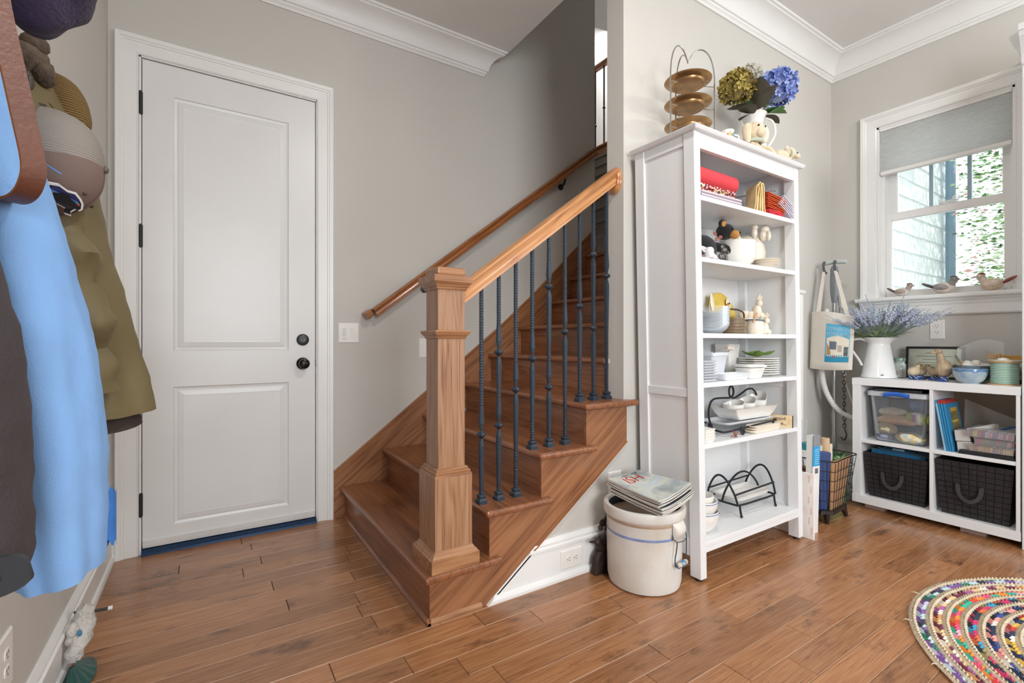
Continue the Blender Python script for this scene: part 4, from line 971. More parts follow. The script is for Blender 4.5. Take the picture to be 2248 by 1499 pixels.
part('ear', M().ball((1.988, 1.312, z2 + .066), .013, .004, .010), PEWT, el, smooth=True)
for i in range(5):
    m = bowl(M(), (2.215, 1.378, z2 + .001 + i * .0155), .081, .060, .42)
    solo('cereal_bowl', m, POT, ('lowest cream white bowl in the stack of five on the second shelf', 'second bowl from below in the stack of five on the second shelf', 'middle bowl in the stack of five on the second shelf', 'second bowl from the top in the stack of five on the second shelf', 'topmost bowl in the stack of five beside the plush bear')[i], 'bowl', 'stacked bowls on the second shelf', smooth=True)
for i in range(3):
    m = M().lathe([(0, .002), (.036, 0), (.038, .004), (.052, .012), (.063, .020), (.0645, .022), (.062, .0235), (.050, .016), (.036, .008), (0, .006)], 32, (2.388, 1.332, z2 + .001 + i * .0115))
    solo('side_plate', m, CREAM, ('lowest of the three cream saucers at the front right of the second shelf', 'middle of the three cream saucers on the second shelf', 'topmost of the three cream saucers on the second shelf')[i], 'plate', 'cream saucers on the second shelf', smooth=True)
tu = thing('turkey_tureen', 'large cream ribbed ceramic tureen with curled neck on the second shelf', 'tureen', (2.452, 1.470, z2))
def rib(a, i, z): return 1 - .07 * abs(math.sin(4 * a + .4)) ** .5
tc_ = (2.448, 1.468, z2)
part('bowl', M().lathe([(0, 0), (.045, 0), (.050, .006), (.070, .03), (.086, .065), (.092, .105), (.086, .145), (.064, .182), (.03, .200), (0, .204)], 40, tc_, 1.05, .96, fn=rib), CREAM, tu, smooth=True)
part('tail_fan', M().ball((2.395, 1.505, z2 + .125), .034, .056, .100, 18, 12, Matrix.Rotation(-.35, 3, 'Y')), CREAM, tu, smooth=True)
part('neck', M().ball((2.470, 1.395, z2 + .195), .022, .020, .032, 14, 10).ball((2.472, 1.388, z2 + .222), .026, .022, .020, 14, 10).ball((2.474, 1.368, z2 + .188), .012, .011, .028, 12, 8), CREAM, tu, smooth=True)
part('lid_knob', M().ball((2.416, 1.412, z2 + .205), .015, .015, .034, 14, 10).ball((2.416, 1.410, z2 + .232), .017, .016, .014, 12, 8), CREAM, tu, smooth=True)

# ---- third shelf
z3 = SHZ[3]
for i in range(6):
    m = bowl(M(), (1.992, 1.372, z3 + .001 + i * .0145), .079, .052, .40, .003)
    solo('glass_bowl', m, GLASSY, ['lowest clear glass bowl in the stack on the third shelf', 'second clear glass bowl from below in the stack on the third shelf', 'third clear glass bowl from below in the stack on the third shelf', 'third clear glass bowl from the top in the stack on the third shelf', 'second clear glass bowl from the top in the stack on the third shelf', 'topmost clear glass bowl in the stack beside the yellow chick plate'][i], 'bowl', 'glass bowls on the third shelf', smooth=True)
ck = thing('chick_plate', 'yellow chick shaped plate leaning at the back of the third shelf', 'plate', (2.350, 1.545, z3))
def chick(k, d):
    o = []
    for i in range(36):
        a = 2 * PI * i / 36; x = .108 * math.cos(a) * (1 + .05 * math.cos(2 * a)); z = .108 * math.sin(a) - .016 * math.cos(a)
        o.append(Vector((x * k, d, z * k)))
    return o
CM = tr(2.345, 1.548, z3 + .121) @ rotx(-.14) @ rotz(.0)
part('plate', loft(M(), [chick(.86, .012), chick(1, .0), chick(.985, -.004), chick(.84, .007)]).xf(CM), plain('yellow_glaze', '#e2c35a', .3, var=.14, scale=22), ck, smooth=True)
part('wing', M().ball((-.086, -.004, .050), .016, .004, .050).xf(CM), plain('cream_glaze', '#ece4cc', .3), ck, smooth=True)
part('face', M().ball((.058, -.004, .050), .022, .0035, .030).xf(CM), plain('cream_glaze_face', '#ece4cc', .3), ck, smooth=True)
part('beak', M().add([(.030, -.009, .042), (.050, -.009, .054), (.051, -.009, .034), (.045, -.014, .044)], [(0, 1, 3), (0, 3, 2), (1, 2, 3), (0, 2, 1)]).xf(CM), plain('orange_glaze', '#d88326', .3), ck)
part('eye', M().ball((.060, -.008, .050), .006, .002, .006, 10, 6).xf(CM), EYE, ck, smooth=True)
bs_ = thing('stoneware_pot', 'small brown stoneware pot with arched handle before the chick plate', 'pot', (2.245, 1.420, z3))
part('pot', M().lathe([(0, 0), (.048, 0), (.052, .006), (.053, .07), (.050, .082), (.047, .082), (.049, .07), (.048, .01), (0, .008)], 28, (2.245, 1.420, z3)), bands('brown_stoneware', ['#6e5a44', '#8b7458', '#5a4836'], 'Z', 20, .45, 2), bs_, smooth=True)
part('handle', M().tube([(2.195 + .0, 1.405, z3 + .125), (2.235, 1.392, z3 + .122), (2.272, 1.385, z3 + .108), (2.290, 1.392, z3 + .078)], .0042, 8), plain('dark_brown_handle', '#4a3a2c', .6), bs_, smooth=True)
BISQ = plain('bisque_china', '#e8dcc9', .5, var=.03)
rb = thing('rabbit_egg_stand', 'cream bisque egg cup stand held up by rabbits on the third shelf', 'egg stand', (2.455, 1.452, z3))
part('tray', M().prism([(x + 2.445, y + 1.455) for x, y in rrect(.093, .034, .02)], 'z', z3 + .078, z3 + .087), BISQ, rb, smooth=True, bevel=.002)
for i, x in enumerate((2.385, 2.445, 2.505)):
    m = M().lathe([(0, 0), (.014, 0), (.022, .012), (.026, .030), (.026, .036), (.023, .034), (.019, .014), (0, .008)], 16, (x, 1.455, z3 + .087), fn=lambda a, i_, z: 1 + (.06 * math.sin(8 * a) if z > .028 else 0))
    part('egg_cup', m, BISQ, rb, smooth=True)
def rabbit(m, c, s, d=1):
    x, y, z = c
    m.ball((x, y, z + .028 * s), .020 * s, .018 * s, .028 * s); m.ball((x + .006 * s * d, y - .006 * s, z + .062 * s), .014 * s, .013 * s, .015 * s)
    m.ball((x + .024 * s * d, y, z + .082 * s), .020 * s, .005 * s, .007 * s, 10, 6, Matrix.Rotation(-.55 * d, 3, 'Y')); m.ball((x + .020 * s * d, y + .004 * s, z + .088 * s), .018 * s, .005 * s, .007 * s, 10, 6, Matrix.Rotation(-.85 * d, 3, 'Y'))
    m.ball((x + .014 * s * d, y - .014 * s, z + .012 * s), .014 * s, .008 * s, .012 * s)
    return m
part('rabbit', rabbit(M(), (2.462, 1.425, z3 + .0866), 1.30), BISQ, rb, smooth=True)
part('rabbit', rabbit(M(), (2.522, 1.418, z3), 1.22), BISQ, rb, smooth=True)
part('rabbit', rabbit(M(), (2.478, 1.440, z3), .93, -1), BISQ, rb, smooth=True)
rp = thing('rabbit_jug', 'small white jug with blue rim in front of the egg stand', 'jug', (2.355, 1.372, z3))
part('body', M().lathe([(0, 0), (.034, 0), (.042, .012), (.044, .035), (.038, .056), (.041, .072), (.038, .072), (.035, .056), (.04, .03), (0, .01)], 24, (2.355, 1.372, z3)), CREAM, rp, smooth=True)
part('rim', M().tube([(2.355 + .0425 * math.cos(a * PI / 12), 1.372 + .0425 * math.sin(a * PI / 12), z3 + .070 - .004 * math.cos(a * PI / 12)) for a in range(24)], .004, 6, True), plain('slate_blue_glaze', '#56707f', .3), rp, smooth=True)
part('handle', M().tube([(2.318, 1.360, z3 + .062), (2.318, 1.350, z3 + .085), (2.325, 1.345, z3 + .108)], .006, 8), plain('peach_glaze', '#d9a983', .4), rp, smooth=True)

# ---- fourth shelf
z4 = SHZ[4]
def stack_dup(first, n, dz, labels):
    o = first
    for i in range(1, n):
        c = dup(first, Vector(first.location) + Vector((random.uniform(-.001, .001), random.uniform(-.001, .001), dz * i)), label=labels[i])
ORD = ['lowest', 'second from the bottom', 'third from the bottom', 'fourth from the bottom', 'fourth from the top', 'third from the top', 'second from the top', 'topmost']
l8 = ['small square plate, %s of the left fourth shelf stack' % w for w in ORD]
f = solo('square_plate', dish(M(), (1.868, 1.332, z4 + .001), .046, .046, .011, .004, .72, .003), COOL, l8[0], 'plate', 'small square plates on the fourth shelf', smooth=True, angle=50)
stack_dup(f, 8, .0118, l8)
l8 = ['eight sided plate, %s of its fourth shelf stack' % w for w in ORD]
def octp(c, r):
    def ol(k, z): return [(c[0] + x, c[1] + y, c[2] + z) for x, y in ngon(8, r * k, .5)]
    return loft(M(), [ol(.5, 0), ol(.56, .004), ol(.97, .0115), ol(1, .0125), ol(.99, .0165), ol(.6, .008), ol(.52, .005)])
f = solo('octagonal_plate', octp((2.447, 1.415, z4 + .001), .104), POT, l8[0], 'plate', 'eight sided plates on the fourth shelf', bevel=.0012)
stack_dup(f, 8, .0112, l8)
solo('leaf_dish', M().grid(lambda u, v: Vector((2.375 + .145 * u, 1.37 + .085 * v + .012 * math.sin(12 * u), z4 + .101 + .004 * abs(math.sin(10 * u)) + .02 * (2 * v - 1) ** 2 + .012 * (2 * u - 1) ** 2)), 24, 12).grid(lambda u, v: Vector((2.375 + .145 * u, 1.37 + .085 * v + .012 * math.sin(12 * u), z4 + .098 + .004 * abs(math.sin(10 * u)) + .02 * (2 * v - 1) ** 2 + .012 * (2 * u - 1) ** 2)), 24, 12), plain('leaf_green_glaze', '#6c8a3c', .3, var=.25, scale=20), 'green leaf shaped dish lying on the eight sided plates', 'dish', smooth=True)
bu = thing('white_bucket', 'white ceramic bucket with wooden grip on its bail, fourth shelf', 'bucket', (2.085, 1.435, z4))
def sqol(c, h, z, r): return [(c[0] + x, c[1] + y, c[2] + z) for x, y in rrect(h, h * .85, r, 5)]
bc_ = (2.085, 1.435, z4)
part('body', loft(M(), [sqol(bc_, .044, 0, .012), sqol(bc_, .060, .108, .016), sqol(bc_, .066, .112, .016), sqol(bc_, .066, .128, .016), sqol(bc_, .061, .128, .014), sqol(bc_, .040, .006, .01)]), COOL, bu, smooth=True, angle=50)
part('bail', M().tube([(2.022, 1.40, z4 + .116), (2.03, 1.372, z4 + .132), (2.06, 1.358, z4 + .145), (2.085, 1.355, z4 + .15), (2.13, 1.36, z4 + .148), (2.148, 1.40, z4 + .118)], .0016, 6), WIRE, bu, smooth=True)
part('grip', M().lathe([(.0, 0), (.0095, 0), (.011, .004), (.0095, .010), (.0105, .016), (.0095, .024), (.0105, .032), (.0095, .040), (.011, .046), (.0095, .050), (0, .050)], 14).xf(tr(2.084, 1.355, z4 + .150) @ roty(PI / 2 + .05)), plain('whitewashed_wood', '#e3d6c8', .6, var=.12, scale=40), bu, smooth=True)
vc = (2.345, 1.520, z4)
solo('square_vase', loft(M(), [sqol(vc, .036, 0, .004), sqol(vc, .050, .166, .004), sqol(vc, .047, .166, .004), sqol(vc, .033, .006, .003)]), POT, 'tall tapered square white vase at the back of the fourth shelf', 'vase', smooth=True, angle=40)
solo('loaf_dish', dish(M(), (2.085, 1.330, z4 + .001), .105, .038, .030, .018, .80, .004), COOL, 'low white rectangular dish at the front of the fourth shelf', 'dish', smooth=True, angle=50)
ld = thing('lidded_dish', 'white rectangular dish with a lid beside the eight sided plates', 'dish', (2.280, 1.345, z4))
part('base', dish(M(), (2.272, 1.352, z4 + .001), .068, .048, .050, .02, .74, .004), POT, ld, smooth=True, angle=50)
part('lid', loft(M(), [[(2.272 + x, 1.352 + y, z4 + z) for x, y in rrect(hx, hy, .02)] for hx, hy, z in ((.064, .045, .054), (.074, .054, .055), (.074, .054, .060), (.066, .046, .068))]), POT, ld, smooth=True, angle=50)

# ---- fifth shelf
z5 = SHZ[5]
wk = thing('wire_rack', 'black wrought wire serving rack with a looped handle on the fifth shelf', 'rack', (2.14, 1.42, z5))
def rq_(x, y, z): return (2.02 + (x - 1.875) * .88, y, z5 + z)
R_ = .0048
part('frame', M().tube([rq_(1.905, 1.335, .022), rq_(2.05, 1.33, .030), rq_(2.32, 1.33, .040), rq_(2.42, 1.345, .040), rq_(2.44, 1.40, .040), rq_(2.43, 1.49, .040), rq_(2.30, 1.50, .040), rq_(1.95, 1.50, .035), rq_(1.895, 1.46, .03), rq_(1.89, 1.38, .025)], R_, 8, True), BLKWIRE, wk, smooth=True)
part('handle', M().tube([rq_(1.895, 1.40, .03), rq_(1.875, 1.405, .085), rq_(1.890, 1.41, .14), rq_(1.935, 1.415, .167), rq_(2.02, 1.415, .168), rq_(2.08, 1.415, .166), rq_(2.115, 1.415, .178), rq_(2.118, 1.415, .205), rq_(2.098, 1.415, .224), rq_(2.078, 1.415, .208), rq_(2.083, 1.415, .176), rq_(2.12, 1.415, .162), rq_(2.20, 1.42, .178), rq_(2.29, 1.43, .198), rq_(2.37, 1.44, .19), rq_(2.43, 1.45, .14), rq_(2.437, 1.45, .04)], R_, 8), BLKWIRE, wk, smooth=True)
def scroll(x, y, d): return [rq_(x, y, .036), rq_(x - .012 * d, y - .006, .028), rq_(x - .020 * d, y - .01, .014), rq_(x - .014 * d, y - .012, .0055), rq_(x - .002 * d, y - .012, .006), rq_(x + .005 * d, y - .012, .016), rq_(x - .002 * d, y - .012, .024), rq_(x - .009 * d, y - .012, .018)]
for x, y in ((2.04, 1.330), (2.385, 1.342), (2.05, 1.51), (2.38, 1.51)): part('foot', M().tube(scroll(x, y, 1), R_ * .9, 8), BLKWIRE, wk, smooth=True)
solo('serving_tray', dish(M(), (2.270, 1.415, z5 + .0455), .215, .078, .014, .03, .86, .004), COOL, 'white rectangular tray lying on the wire rack of the fifth shelf', 'tray', smooth=True, angle=50)
solo('serving_dish', dish(M(), (2.340, 1.418, z5 + .0605), .195, .076, .056, .012, .72, .005, .05, .0018), POT, 'deep white serving dish with wavy rim standing in the tray', 'dish', smooth=True, angle=50)
for i, (x, y, z, r) in enumerate(((2.235, 1.415, .070, .050), (2.345, 1.418, .072, .049), (2.452, 1.425, .080, .053))):
    m = bowl(M(), (0, 0, 0), r, .060, .5, .004).warp(lambda p: Vector((p.x, p.y, p.z + (.02 + .01 * i) * max(0, p.x / .05) * max(0, p.z / .06)))).xf(tr(x, y, z5 + z))
    solo('dip_bowl', m, POT, ('left white dip bowl resting in the serving dish', 'middle white dip bowl resting in the serving dish', 'right white dip bowl with a high back and thumb hole in the serving dish')[i], 'bowl', 'dip bowls in the serving dish', smooth=True)
for i in range(4):
    solo('square_dish', dish(M(), (1.870, 1.322, z5 + .001 + i * .0135), .038, .032, .018, .006, .8, .003, 0, .001), POT, ('lowest small square dish at the left end of the fifth shelf', 'second small square dish from below on the fifth shelf', 'third small square dish from below on the fifth shelf', 'topmost small square dish at the left end of the fifth shelf')[i], 'dish', 'small square dishes on the fifth shelf', smooth=True, angle=50)
for i in range(3):
    m = dish(M(), (0, 0, 0), .140 - .004 * i, .030, .0135, .024, .86, .003).xf(tr(2.345 + .004 * i, 1.328, z5 + .001 + i * .0105) @ rotz(.03))
    solo('olive_dish', m, CREAM, ('lowest of the three long narrow cream dishes on the fifth shelf', 'middle of the three long narrow cream dishes on the fifth shelf', 'topmost of the three long narrow cream dishes on the fifth shelf')[i], 'dish', 'long narrow dishes on the fifth shelf', smooth=True, angle=50)
sg = thing('wooden_sign', 'small block sign with handwritten lettering at the right of the fifth shelf', 'sign', (2.528, 1.338, z5), math.radians(-67))
part('block', M().box(-.062, .055, -.008, .012, .0005, .062), plain('aged_paper', '#d8c09a', .7, var=.3, scale=18), sg, world=False)
part('edge', M().box(.055, .0585, -.008, .012, .0005, .062), BLACK, sg, world=False); part('edge', M().box(-.0645, -.062, -.008, .012, .0005, .062), BLACK, sg, world=False)
INK = plain('brown_ink', '#2a1f18', .7)
FM = lambda x, z: Matrix(((1, 0, 0, x), (0, 0, -1, -.0084), (0, 1, 0, z), (0, 0, 0, 1)))
text('good', .024, INK, sg, FM(.002, .046), world=False); text('me.,', .024, INK, sg, FM(.006, .020), world=False)
sc_ = thing('twig_bundle', 'small bundle of brown leather scraps at the front of the fifth shelf', 'scraps', (2.085, 1.310, z5))
for a, b in (((2.055, 1.312, .002), (2.095, 1.300, .022)), ((2.075, 1.300, .002), (2.060, 1.308, .030)), ((2.07, 1.306, .002), (2.105, 1.314, .010)), ((2.082, 1.30, .002), (2.078, 1.31, .028))):
    part('scrap', M().tube([(a[0], a[1], z5 + a[2]), ((a[0] + b[0]) / 2, (a[1] + b[1]) / 2, z5 + (a[2] + b[2]) / 2 + .003), (b[0], b[1], z5 + b[2])], .0022, 6), plain('brown_leather_scrap', '#8a5338', .6), sc_)

# ---- bottom shelf
z6 = .167
BLUEL = plain('blue_rim_line', '#3a5aa0', .3)
for i, (r, h, z) in enumerate(((.088, .100, .001), (.083, .085, .062), (.066, .070, .098))):
    t = thing('mixing_bowl', ('large white mixing bowl with a blue line at the left of the bottom shelf', 'white bowl with a blue rim line nested in the large mixing bowl', 'plain white bowl nested uppermost at the left of the bottom shelf')[i], 'bowl', (1.915, 1.385, z6 + z), 0, 'nested mixing bowls on the bottom shelf')
    part('bowl', bowl(M(), (1.915, 1.385, z6 + z), r, h, .45), POT, t, smooth=True)
    if i < 2: part('line', M().tube([(1.915 + (r + .0012) * math.cos(a * PI / 16), 1.385 + (r + .0012) * math.sin(a * PI / 16), z6 + z + h - .004) for a in range(32)], .0014, 5, True), BLUEL, t)
wb = thing('wire_basket', 'black arched wire basket carrying a white tray on the bottom shelf', 'basket', (2.375, 1.458, z6))
B6 = lambda x, y, z: (x, y, z6 + z)
rw = .0052
XA, XB, YA, YB = 2.205, 2.545, 1.372, 1.545
part('base_ring', M().tube([B6(XA + .02, YA, .062), B6((XA + XB) / 2, YA - .004, .062), B6(XB - .02, YA, .062), B6(XB, YA + .03, .062), B6(XB, YB - .03, .062), B6(XB - .03, YB, .062), B6(XA + .03, YB, .062), B6(XA, YB - .03, .062), B6(XA, YA + .03, .062)], rw, 8, True), BLKWIRE, wb, smooth=True)
for x, s in ((XA, -1), (XB, 1)):
    part('end_arch', M().tube([B6(x + s * .018 * math.sin(PI * t), YA + (YB - YA) * t, .062 + .135 * math.sin(PI * t) ** .75) for t in [i / 16 for i in range(17)]], rw, 8), BLKWIRE, wb, smooth=True)
part('long_arch', M().tube([B6(XA + (XB - XA) * t, (YA + YB) / 2, .062 + .125 * math.sin(PI * t) ** .7) for t in [i / 18 for i in range(19)]], rw, 8), BLKWIRE, wb, smooth=True)
for y in (YA + .012, YB - .012): part('side_rail', M().tube([B6(XA - .006, y, .112), B6(XB + .006, y, .122)], rw * .9, 8), BLKWIRE, wb, smooth=True)
for x, y in ((XA + .015, YA), (XB - .015, YA), (XA + .015, YB), (XB - .015, YB)): part('leg', M().tube([B6(x, y, .062), B6(x + .002, y - .003, .03), B6(x + .006, y - .006, .0055)], rw, 8).ball(B6(x + .006, y - .006, .0072), .007, n=8, m=6), BLKWIRE, wb, smooth=True)
solo('serving_tray', dish(M(), (2.375, 1.458, z6 + .0685), .160, .078, .022, .03, .84, .004, .06, .002), POT, 'white rectangular platter with wavy rim in the arched wire basket', 'tray', smooth=True, angle=50)
# ================================================================== CROCK, MAGAZINES, IRON FIGURE
STONE = blotch('salt_glazed_stoneware', ['#cfc8bc', '#d8d4cc', '#dedcd8', '#e3e2e0'], 5, .3, False, .05)
cx, cy = 1.610, 1.440
cr_ = thing('stoneware_crock', 'large pale stoneware crock with a blue line and wire bail handles beside the bookcase', 'crock', (cx, cy, 0))
part('body', M().lathe([(0, 0), (.140, 0), (.150, .006), (.156, .03), (.159, .15), (.160, .288), (.163, .294), (.170, .298), (.173, .306), (.174, .330), (.171, .340), (.163, .343), (.154, .340), (.150, .328)], 64, (cx, cy, 0), cap=False), STONE, cr_, smooth=True)
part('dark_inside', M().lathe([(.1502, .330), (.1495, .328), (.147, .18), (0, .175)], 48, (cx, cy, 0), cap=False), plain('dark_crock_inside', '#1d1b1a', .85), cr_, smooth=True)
part('blue_line', M().lathe([(.1606, .226), (.1612, .228), (.1612, .234), (.1606, .236)], 64, (cx, cy, 0)), plain('cobalt_line', '#7f90bb', .35, var=.2, scale=20), cr_, smooth=True)
part('rim_band', M().lathe([(.1604, .280), (.1622, .283), (.1622, .291), (.1604, .293)], 64, (cx, cy, 0)), plain('brown_glaze_line', '#b39a82', .4, var=.15), cr_, smooth=True)
def on_crock(a, r, z): return Vector((cx + r * math.cos(a), cy + r * math.sin(a), z))
for a0 in (math.radians(-80), math.radians(100)):
    lug = part('lug', M().grid(lambda u, v: on_crock(a0 + (u - .5) * .50, .161 + .020 * math.sin(PI * v) ** .8 * (1 - abs(2 * u - 1) ** 6) + .003, .302 - .075 * v), 14, 10).grid(lambda u, v: on_crock(a0 + (u - .5) * .50, .158, .302 - .075 * v), 14, 10), STONE, cr_, smooth=True)
    w = [on_crock(a0 - .27, .166, .252), on_crock(a0 - .29, .176, .238), on_crock(a0 - .22, .181, .226), on_crock(a0 - .235, .180, .19), on_crock(a0 - .265, .178, .155), on_crock(a0 - .25, .180, .131), on_crock(a0 - .20, .181, .128)]
    w2 = [on_crock(2 * a0 - math.atan2(p.y - cy, p.x - cx), math.hypot(p.x - cx, p.y - cy), p.z) for p in w]
    part('bail', M().tube(w, .0022, 6), IRON, cr_, smooth=True); part('bail', M().tube(w2, .0022, 6), IRON, cr_, smooth=True)
    part('cross_wire', M().tube([w[2], on_crock(a0, .186, .224), w2[2]], .0016, 6), IRON, cr_)
    p0, p1 = w[-1], w2[-1]; d = (p1 - p0)
    g = M().lathe([(0, 0), (.008, 0), (.011, .004), (.0105, d.length * .45), (.0085, d.length * .47), (.0085, d.length * .53), (.0105, d.length * .55), (.011, d.length - .004), (.008, d.length), (0, d.length)], 14)
    g.xf(tr(*p0) @ d.to_track_quat('Z', 'Y').to_matrix().to_4x4())
    part('grip', g, blotch('worn_blue_wood', ['#4f86b8', '#3f77ad', '#6a95b8', '#c9b79d', '#4b80b2'], 70, .5), cr_, smooth=True)
# magazines: bent sheets with thickness, each its own thing
PAGE = bands('page_edges', ['#e6e4de', '#cfccc6', '#efeee9'], 'Z', 120, .6, .5, .0)
def covermat(nm, cols, sc): return blotch(nm, cols, sc, .25, False)
covers = [covermat('cover_a', ['#5c5a58', '#8a8784', '#b9b4ac'], 9), covermat('cover_b', ['#2c3038', '#4a4f5a', '#22252c'], 8), covermat('cover_c', ['#d9d6cf', '#b7b3ab', '#8d8a86'], 7), covermat('cover_d', ['#27345c', '#8a4a35', '#2e5a3a', '#d9c9a0'], 14)]
TOPC = blotch('magazine_landscape', ['#d3dfe2', '#b9c8cd', '#cfd0c4', '#a9b4b8', '#8f9a94'], 8, .2, False)
def mag_surface(u, v, z0, sx, sy, ox, oy, rot, top=None):
    x = (u - .5) * sx; y = (v - .5) * sy
    z = z0 + .046 * max(0, u - .12) ** 1.6 * (1 - .72 * v) + .026 * v ** 1.5 * (1 - .2 * u) - .010 * math.sin(PI * u) * math.sin(PI * v)
    c, s = math.cos(rot), math.sin(rot)
    return Vector((1.606 + ox + c * x - s * y, 1.398 + oy + s * x + c * y, z))
rm = random.Random(21)
NM = 12; thick = .0048; MZ = .350
words = ['lowest', 'second from below', 'third from below', 'fourth from below', 'fifth from below', 'sixth from below', 'sixth from the top', 'fifth from the top', 'fourth from the top', 'third from the top', 'second from the top', 'topmost']
for i in range(NM):
    z0 = MZ + i * (thick + .0003); ox, oy, rot = rm.uniform(-.004, .004) - .006 * (i > 5), rm.uniform(-.005, .005) + .01 * (i > 5), .06 + rm.uniform(-.03, .03); sx, sy = .205 + rm.uniform(-.004, .004), .272 + rm.uniform(-.006, .006)
    t = thing('magazine', ('magazine with red lettering on a pale cover, topmost of the pile on the crock' if i == NM - 1 else 'curled magazine, %s in the pile on the crock' % words[i]), 'magazine', (1.606, 1.398, z0), 0, 'magazines piled on the crock')
    A = lambda u, v, k: mag_surface(u, v, z0 + k * thick, sx, sy, ox, oy, rot)
    nu, nv = 9, 9; m = M()
    for k in (.12, .88): m.grid(lambda u, v: A(u, v, k), nu, nv)
    n2 = nu * nv
    def edge(idx):
        for p, q in zip(idx, idx[1:]): m.face(p, q, n2 + q, n2 + p)
    edge([i_ * nv for i_ in range(nu)]); edge([i_ * nv + nv - 1 for i_ in range(nu)]); edge(list(range(nv))); edge([(nu - 1) * nv + j for j in range(nv)])
    part('pages', m, PAGE, t, smooth=True)
    cvm = TOPC if i == NM - 1 else covers[i % 4]
    for k in (.03, .97): part('cover', M().grid(lambda u, v: A(u, v, k), nu, nv).grid(lambda u, v: A(u, v, k + (.04 if k < .5 else -.04)), nu, nv), cvm, t, smooth=True)
    if i == NM - 1:
        topS = lambda u, v: A(u, v, .99)
        RED = plain('red_print', '#e2513c', .4); BLU = plain('blue_print', '#31446f', .4)
        for txt, size, v_, u_, mt in (('ISH', .074, .80, .52, RED), ('HERITAGE', .022, .945, .60, BLU)):
            o = text(txt, size, mt, t, Matrix.Identity(4), world=False)
            for vtx in o.data.vertices:
                x, y = vtx.co.x, vtx.co.y; p = topS(min(1, max(0, u_ + x / sx)), min(1, max(0, v_ + y / sy)))
                vtx.co = p + Vector((0, 0, .0007)) - root_loc(t)
# rusty cast iron figure behind the crock
RUST = plain('rusty_cast_iron', '#3d312b', .6, .5, var=.4, scale=30, bump=.5, bscale=60)
ir = thing('cast_iron_figure', 'rusty cast iron bird doorstop on the floor behind the crock', 'doorstop', (1.52, 1.585, 0))
part('base', M().prism([(1.448, .002), (1.458, .075), (1.475, .100), (1.53, .105), (1.60, .11), (1.60, 0), (1.46, 0)], 'y', 1.572, 1.604), RUST, ir, bevel=.005)
part('body', M().ball((1.530, 1.588, .115), .052, .018, .040, 14, 10, Matrix.Rotation(-.4, 3, 'Y')), RUST, ir, smooth=True)
part('head', M().ball((1.476, 1.588, .142), .018, .014, .016).tube([(1.472, 1.588, .142), (1.45, 1.588, .148), (1.428, 1.588, .152)], lambda t: .009 - .006 * t, 8).tube([(1.50, 1.588, .115), (1.478, 1.588, .138)], .016, 8).ball((1.484, 1.588, .156), .008), RUST, ir, smooth=True)
part('wing', M().ball((1.545, 1.578, .185), .022, .010, .070, 14, 10, Matrix.Rotation(-.55, 3, 'Y')).ball((1.505, 1.585, .222), .020, .011, .016).ball((1.488, 1.583, .205), .012, .010, .012), RUST, ir, smooth=True)

# ================================================================== BESIDE THE BOOKCASE
fb = solo('foam_board', M().box(2.668, 2.680, 1.240, 1.605, .001, .345), blotch('printed_foam_board', ['#e9d9d2', '#ede7e2', '#efebe7', '#eee9e5'], 16, .6, False), 'white foam board with pink print standing on edge beside the bookcase', 'board')
PINK = plain('pink_script', '#d99a8c', .6)
for i, (y, z) in enumerate(((1.262, .315), (1.252, .262), (1.264, .205), (1.252, .150), (1.262, .095), (1.250, .045), (1.40, .06), (1.46, .08), (1.52, .05), (1.34, .07))):
    part('printed_scrawl', M().tube([(2.6675, y + .0035 * math.sin(k * 1.7), z - .018 + .0026 * k) for k in range(15)], .0009, 4), PINK, fb)
bb_ = thing('booklet', 'tall narrow blue and white booklet standing behind the foam board', 'book', (2.77, 1.30, 0))
BK = Matrix.Translation((2.735, 1.285, .003)) @ roty(.055)
part('pages', M().box(.003, .070, .002, .036, 0, .525).xf(BK), PAGE, bb_)
part('cover', M().box(0, .073, -.002, .002, .362, .468).xf(BK), plain('sky_blue_cover', '#37a0d6', .35, var=.05), bb_)
part('cover', M().box(0, .073, -.002, .002, 0, .362).xf(BK), plain('white_cover', '#e9e9e8', .35), bb_)
part('cover', M().box(0, .073, -.002, .002, .468, .53).xf(BK), plain('grey_cover', '#8e9196', .35), bb_)
for k in range(8): part('printed_line', M().box(.016, .062, -.0026, -.0018, .372 + .011 * k, .377 + .011 * k).xf(BK), plain('pale_blue_print', '#8fc6e4', .4), bb_)
for k in range(7): part('bar', M().box(.022 + .005 * k, .0245 + .005 * k, -.0026, -.0018, .322, .350).xf(BK), BLACK, bb_)
# wicker basket
WICK = plain('brown_wicker', '#6f4f39', .7, var=.4, scale=50, bump=.4, bscale=90)
wkx, wky = 2.885, 1.455
wi = thing('wicker_basket', 'brown woven wicker basket between the foam board and the wire basket', 'basket', (wkx, wky, 0))
for r_i in range(14):
    z = .012 + .0225 * r_i; ph = r_i % 2
    pts = []
    for k in range(56):
        a = 2 * PI * k / 56; ol_ = .5; rr_ = 1 + .05 * (1 if (k // 2 + ph) % 2 else -1)
        pts.append((wkx + .070 * rr_ * math.copysign(abs(math.cos(a)) ** .7, math.cos(a)), wky + .115 * rr_ * math.copysign(abs(math.sin(a)) ** .7, math.sin(a)), z + .003 * math.sin(a * 9)))
    part('weave', M().tube(pts, .0105, 6, True), WICK, wi, smooth=True)
part('bottom', M().box(wkx - .06, wkx + .06, wky - .10, wky + .10, .002, .01), WICK, wi)
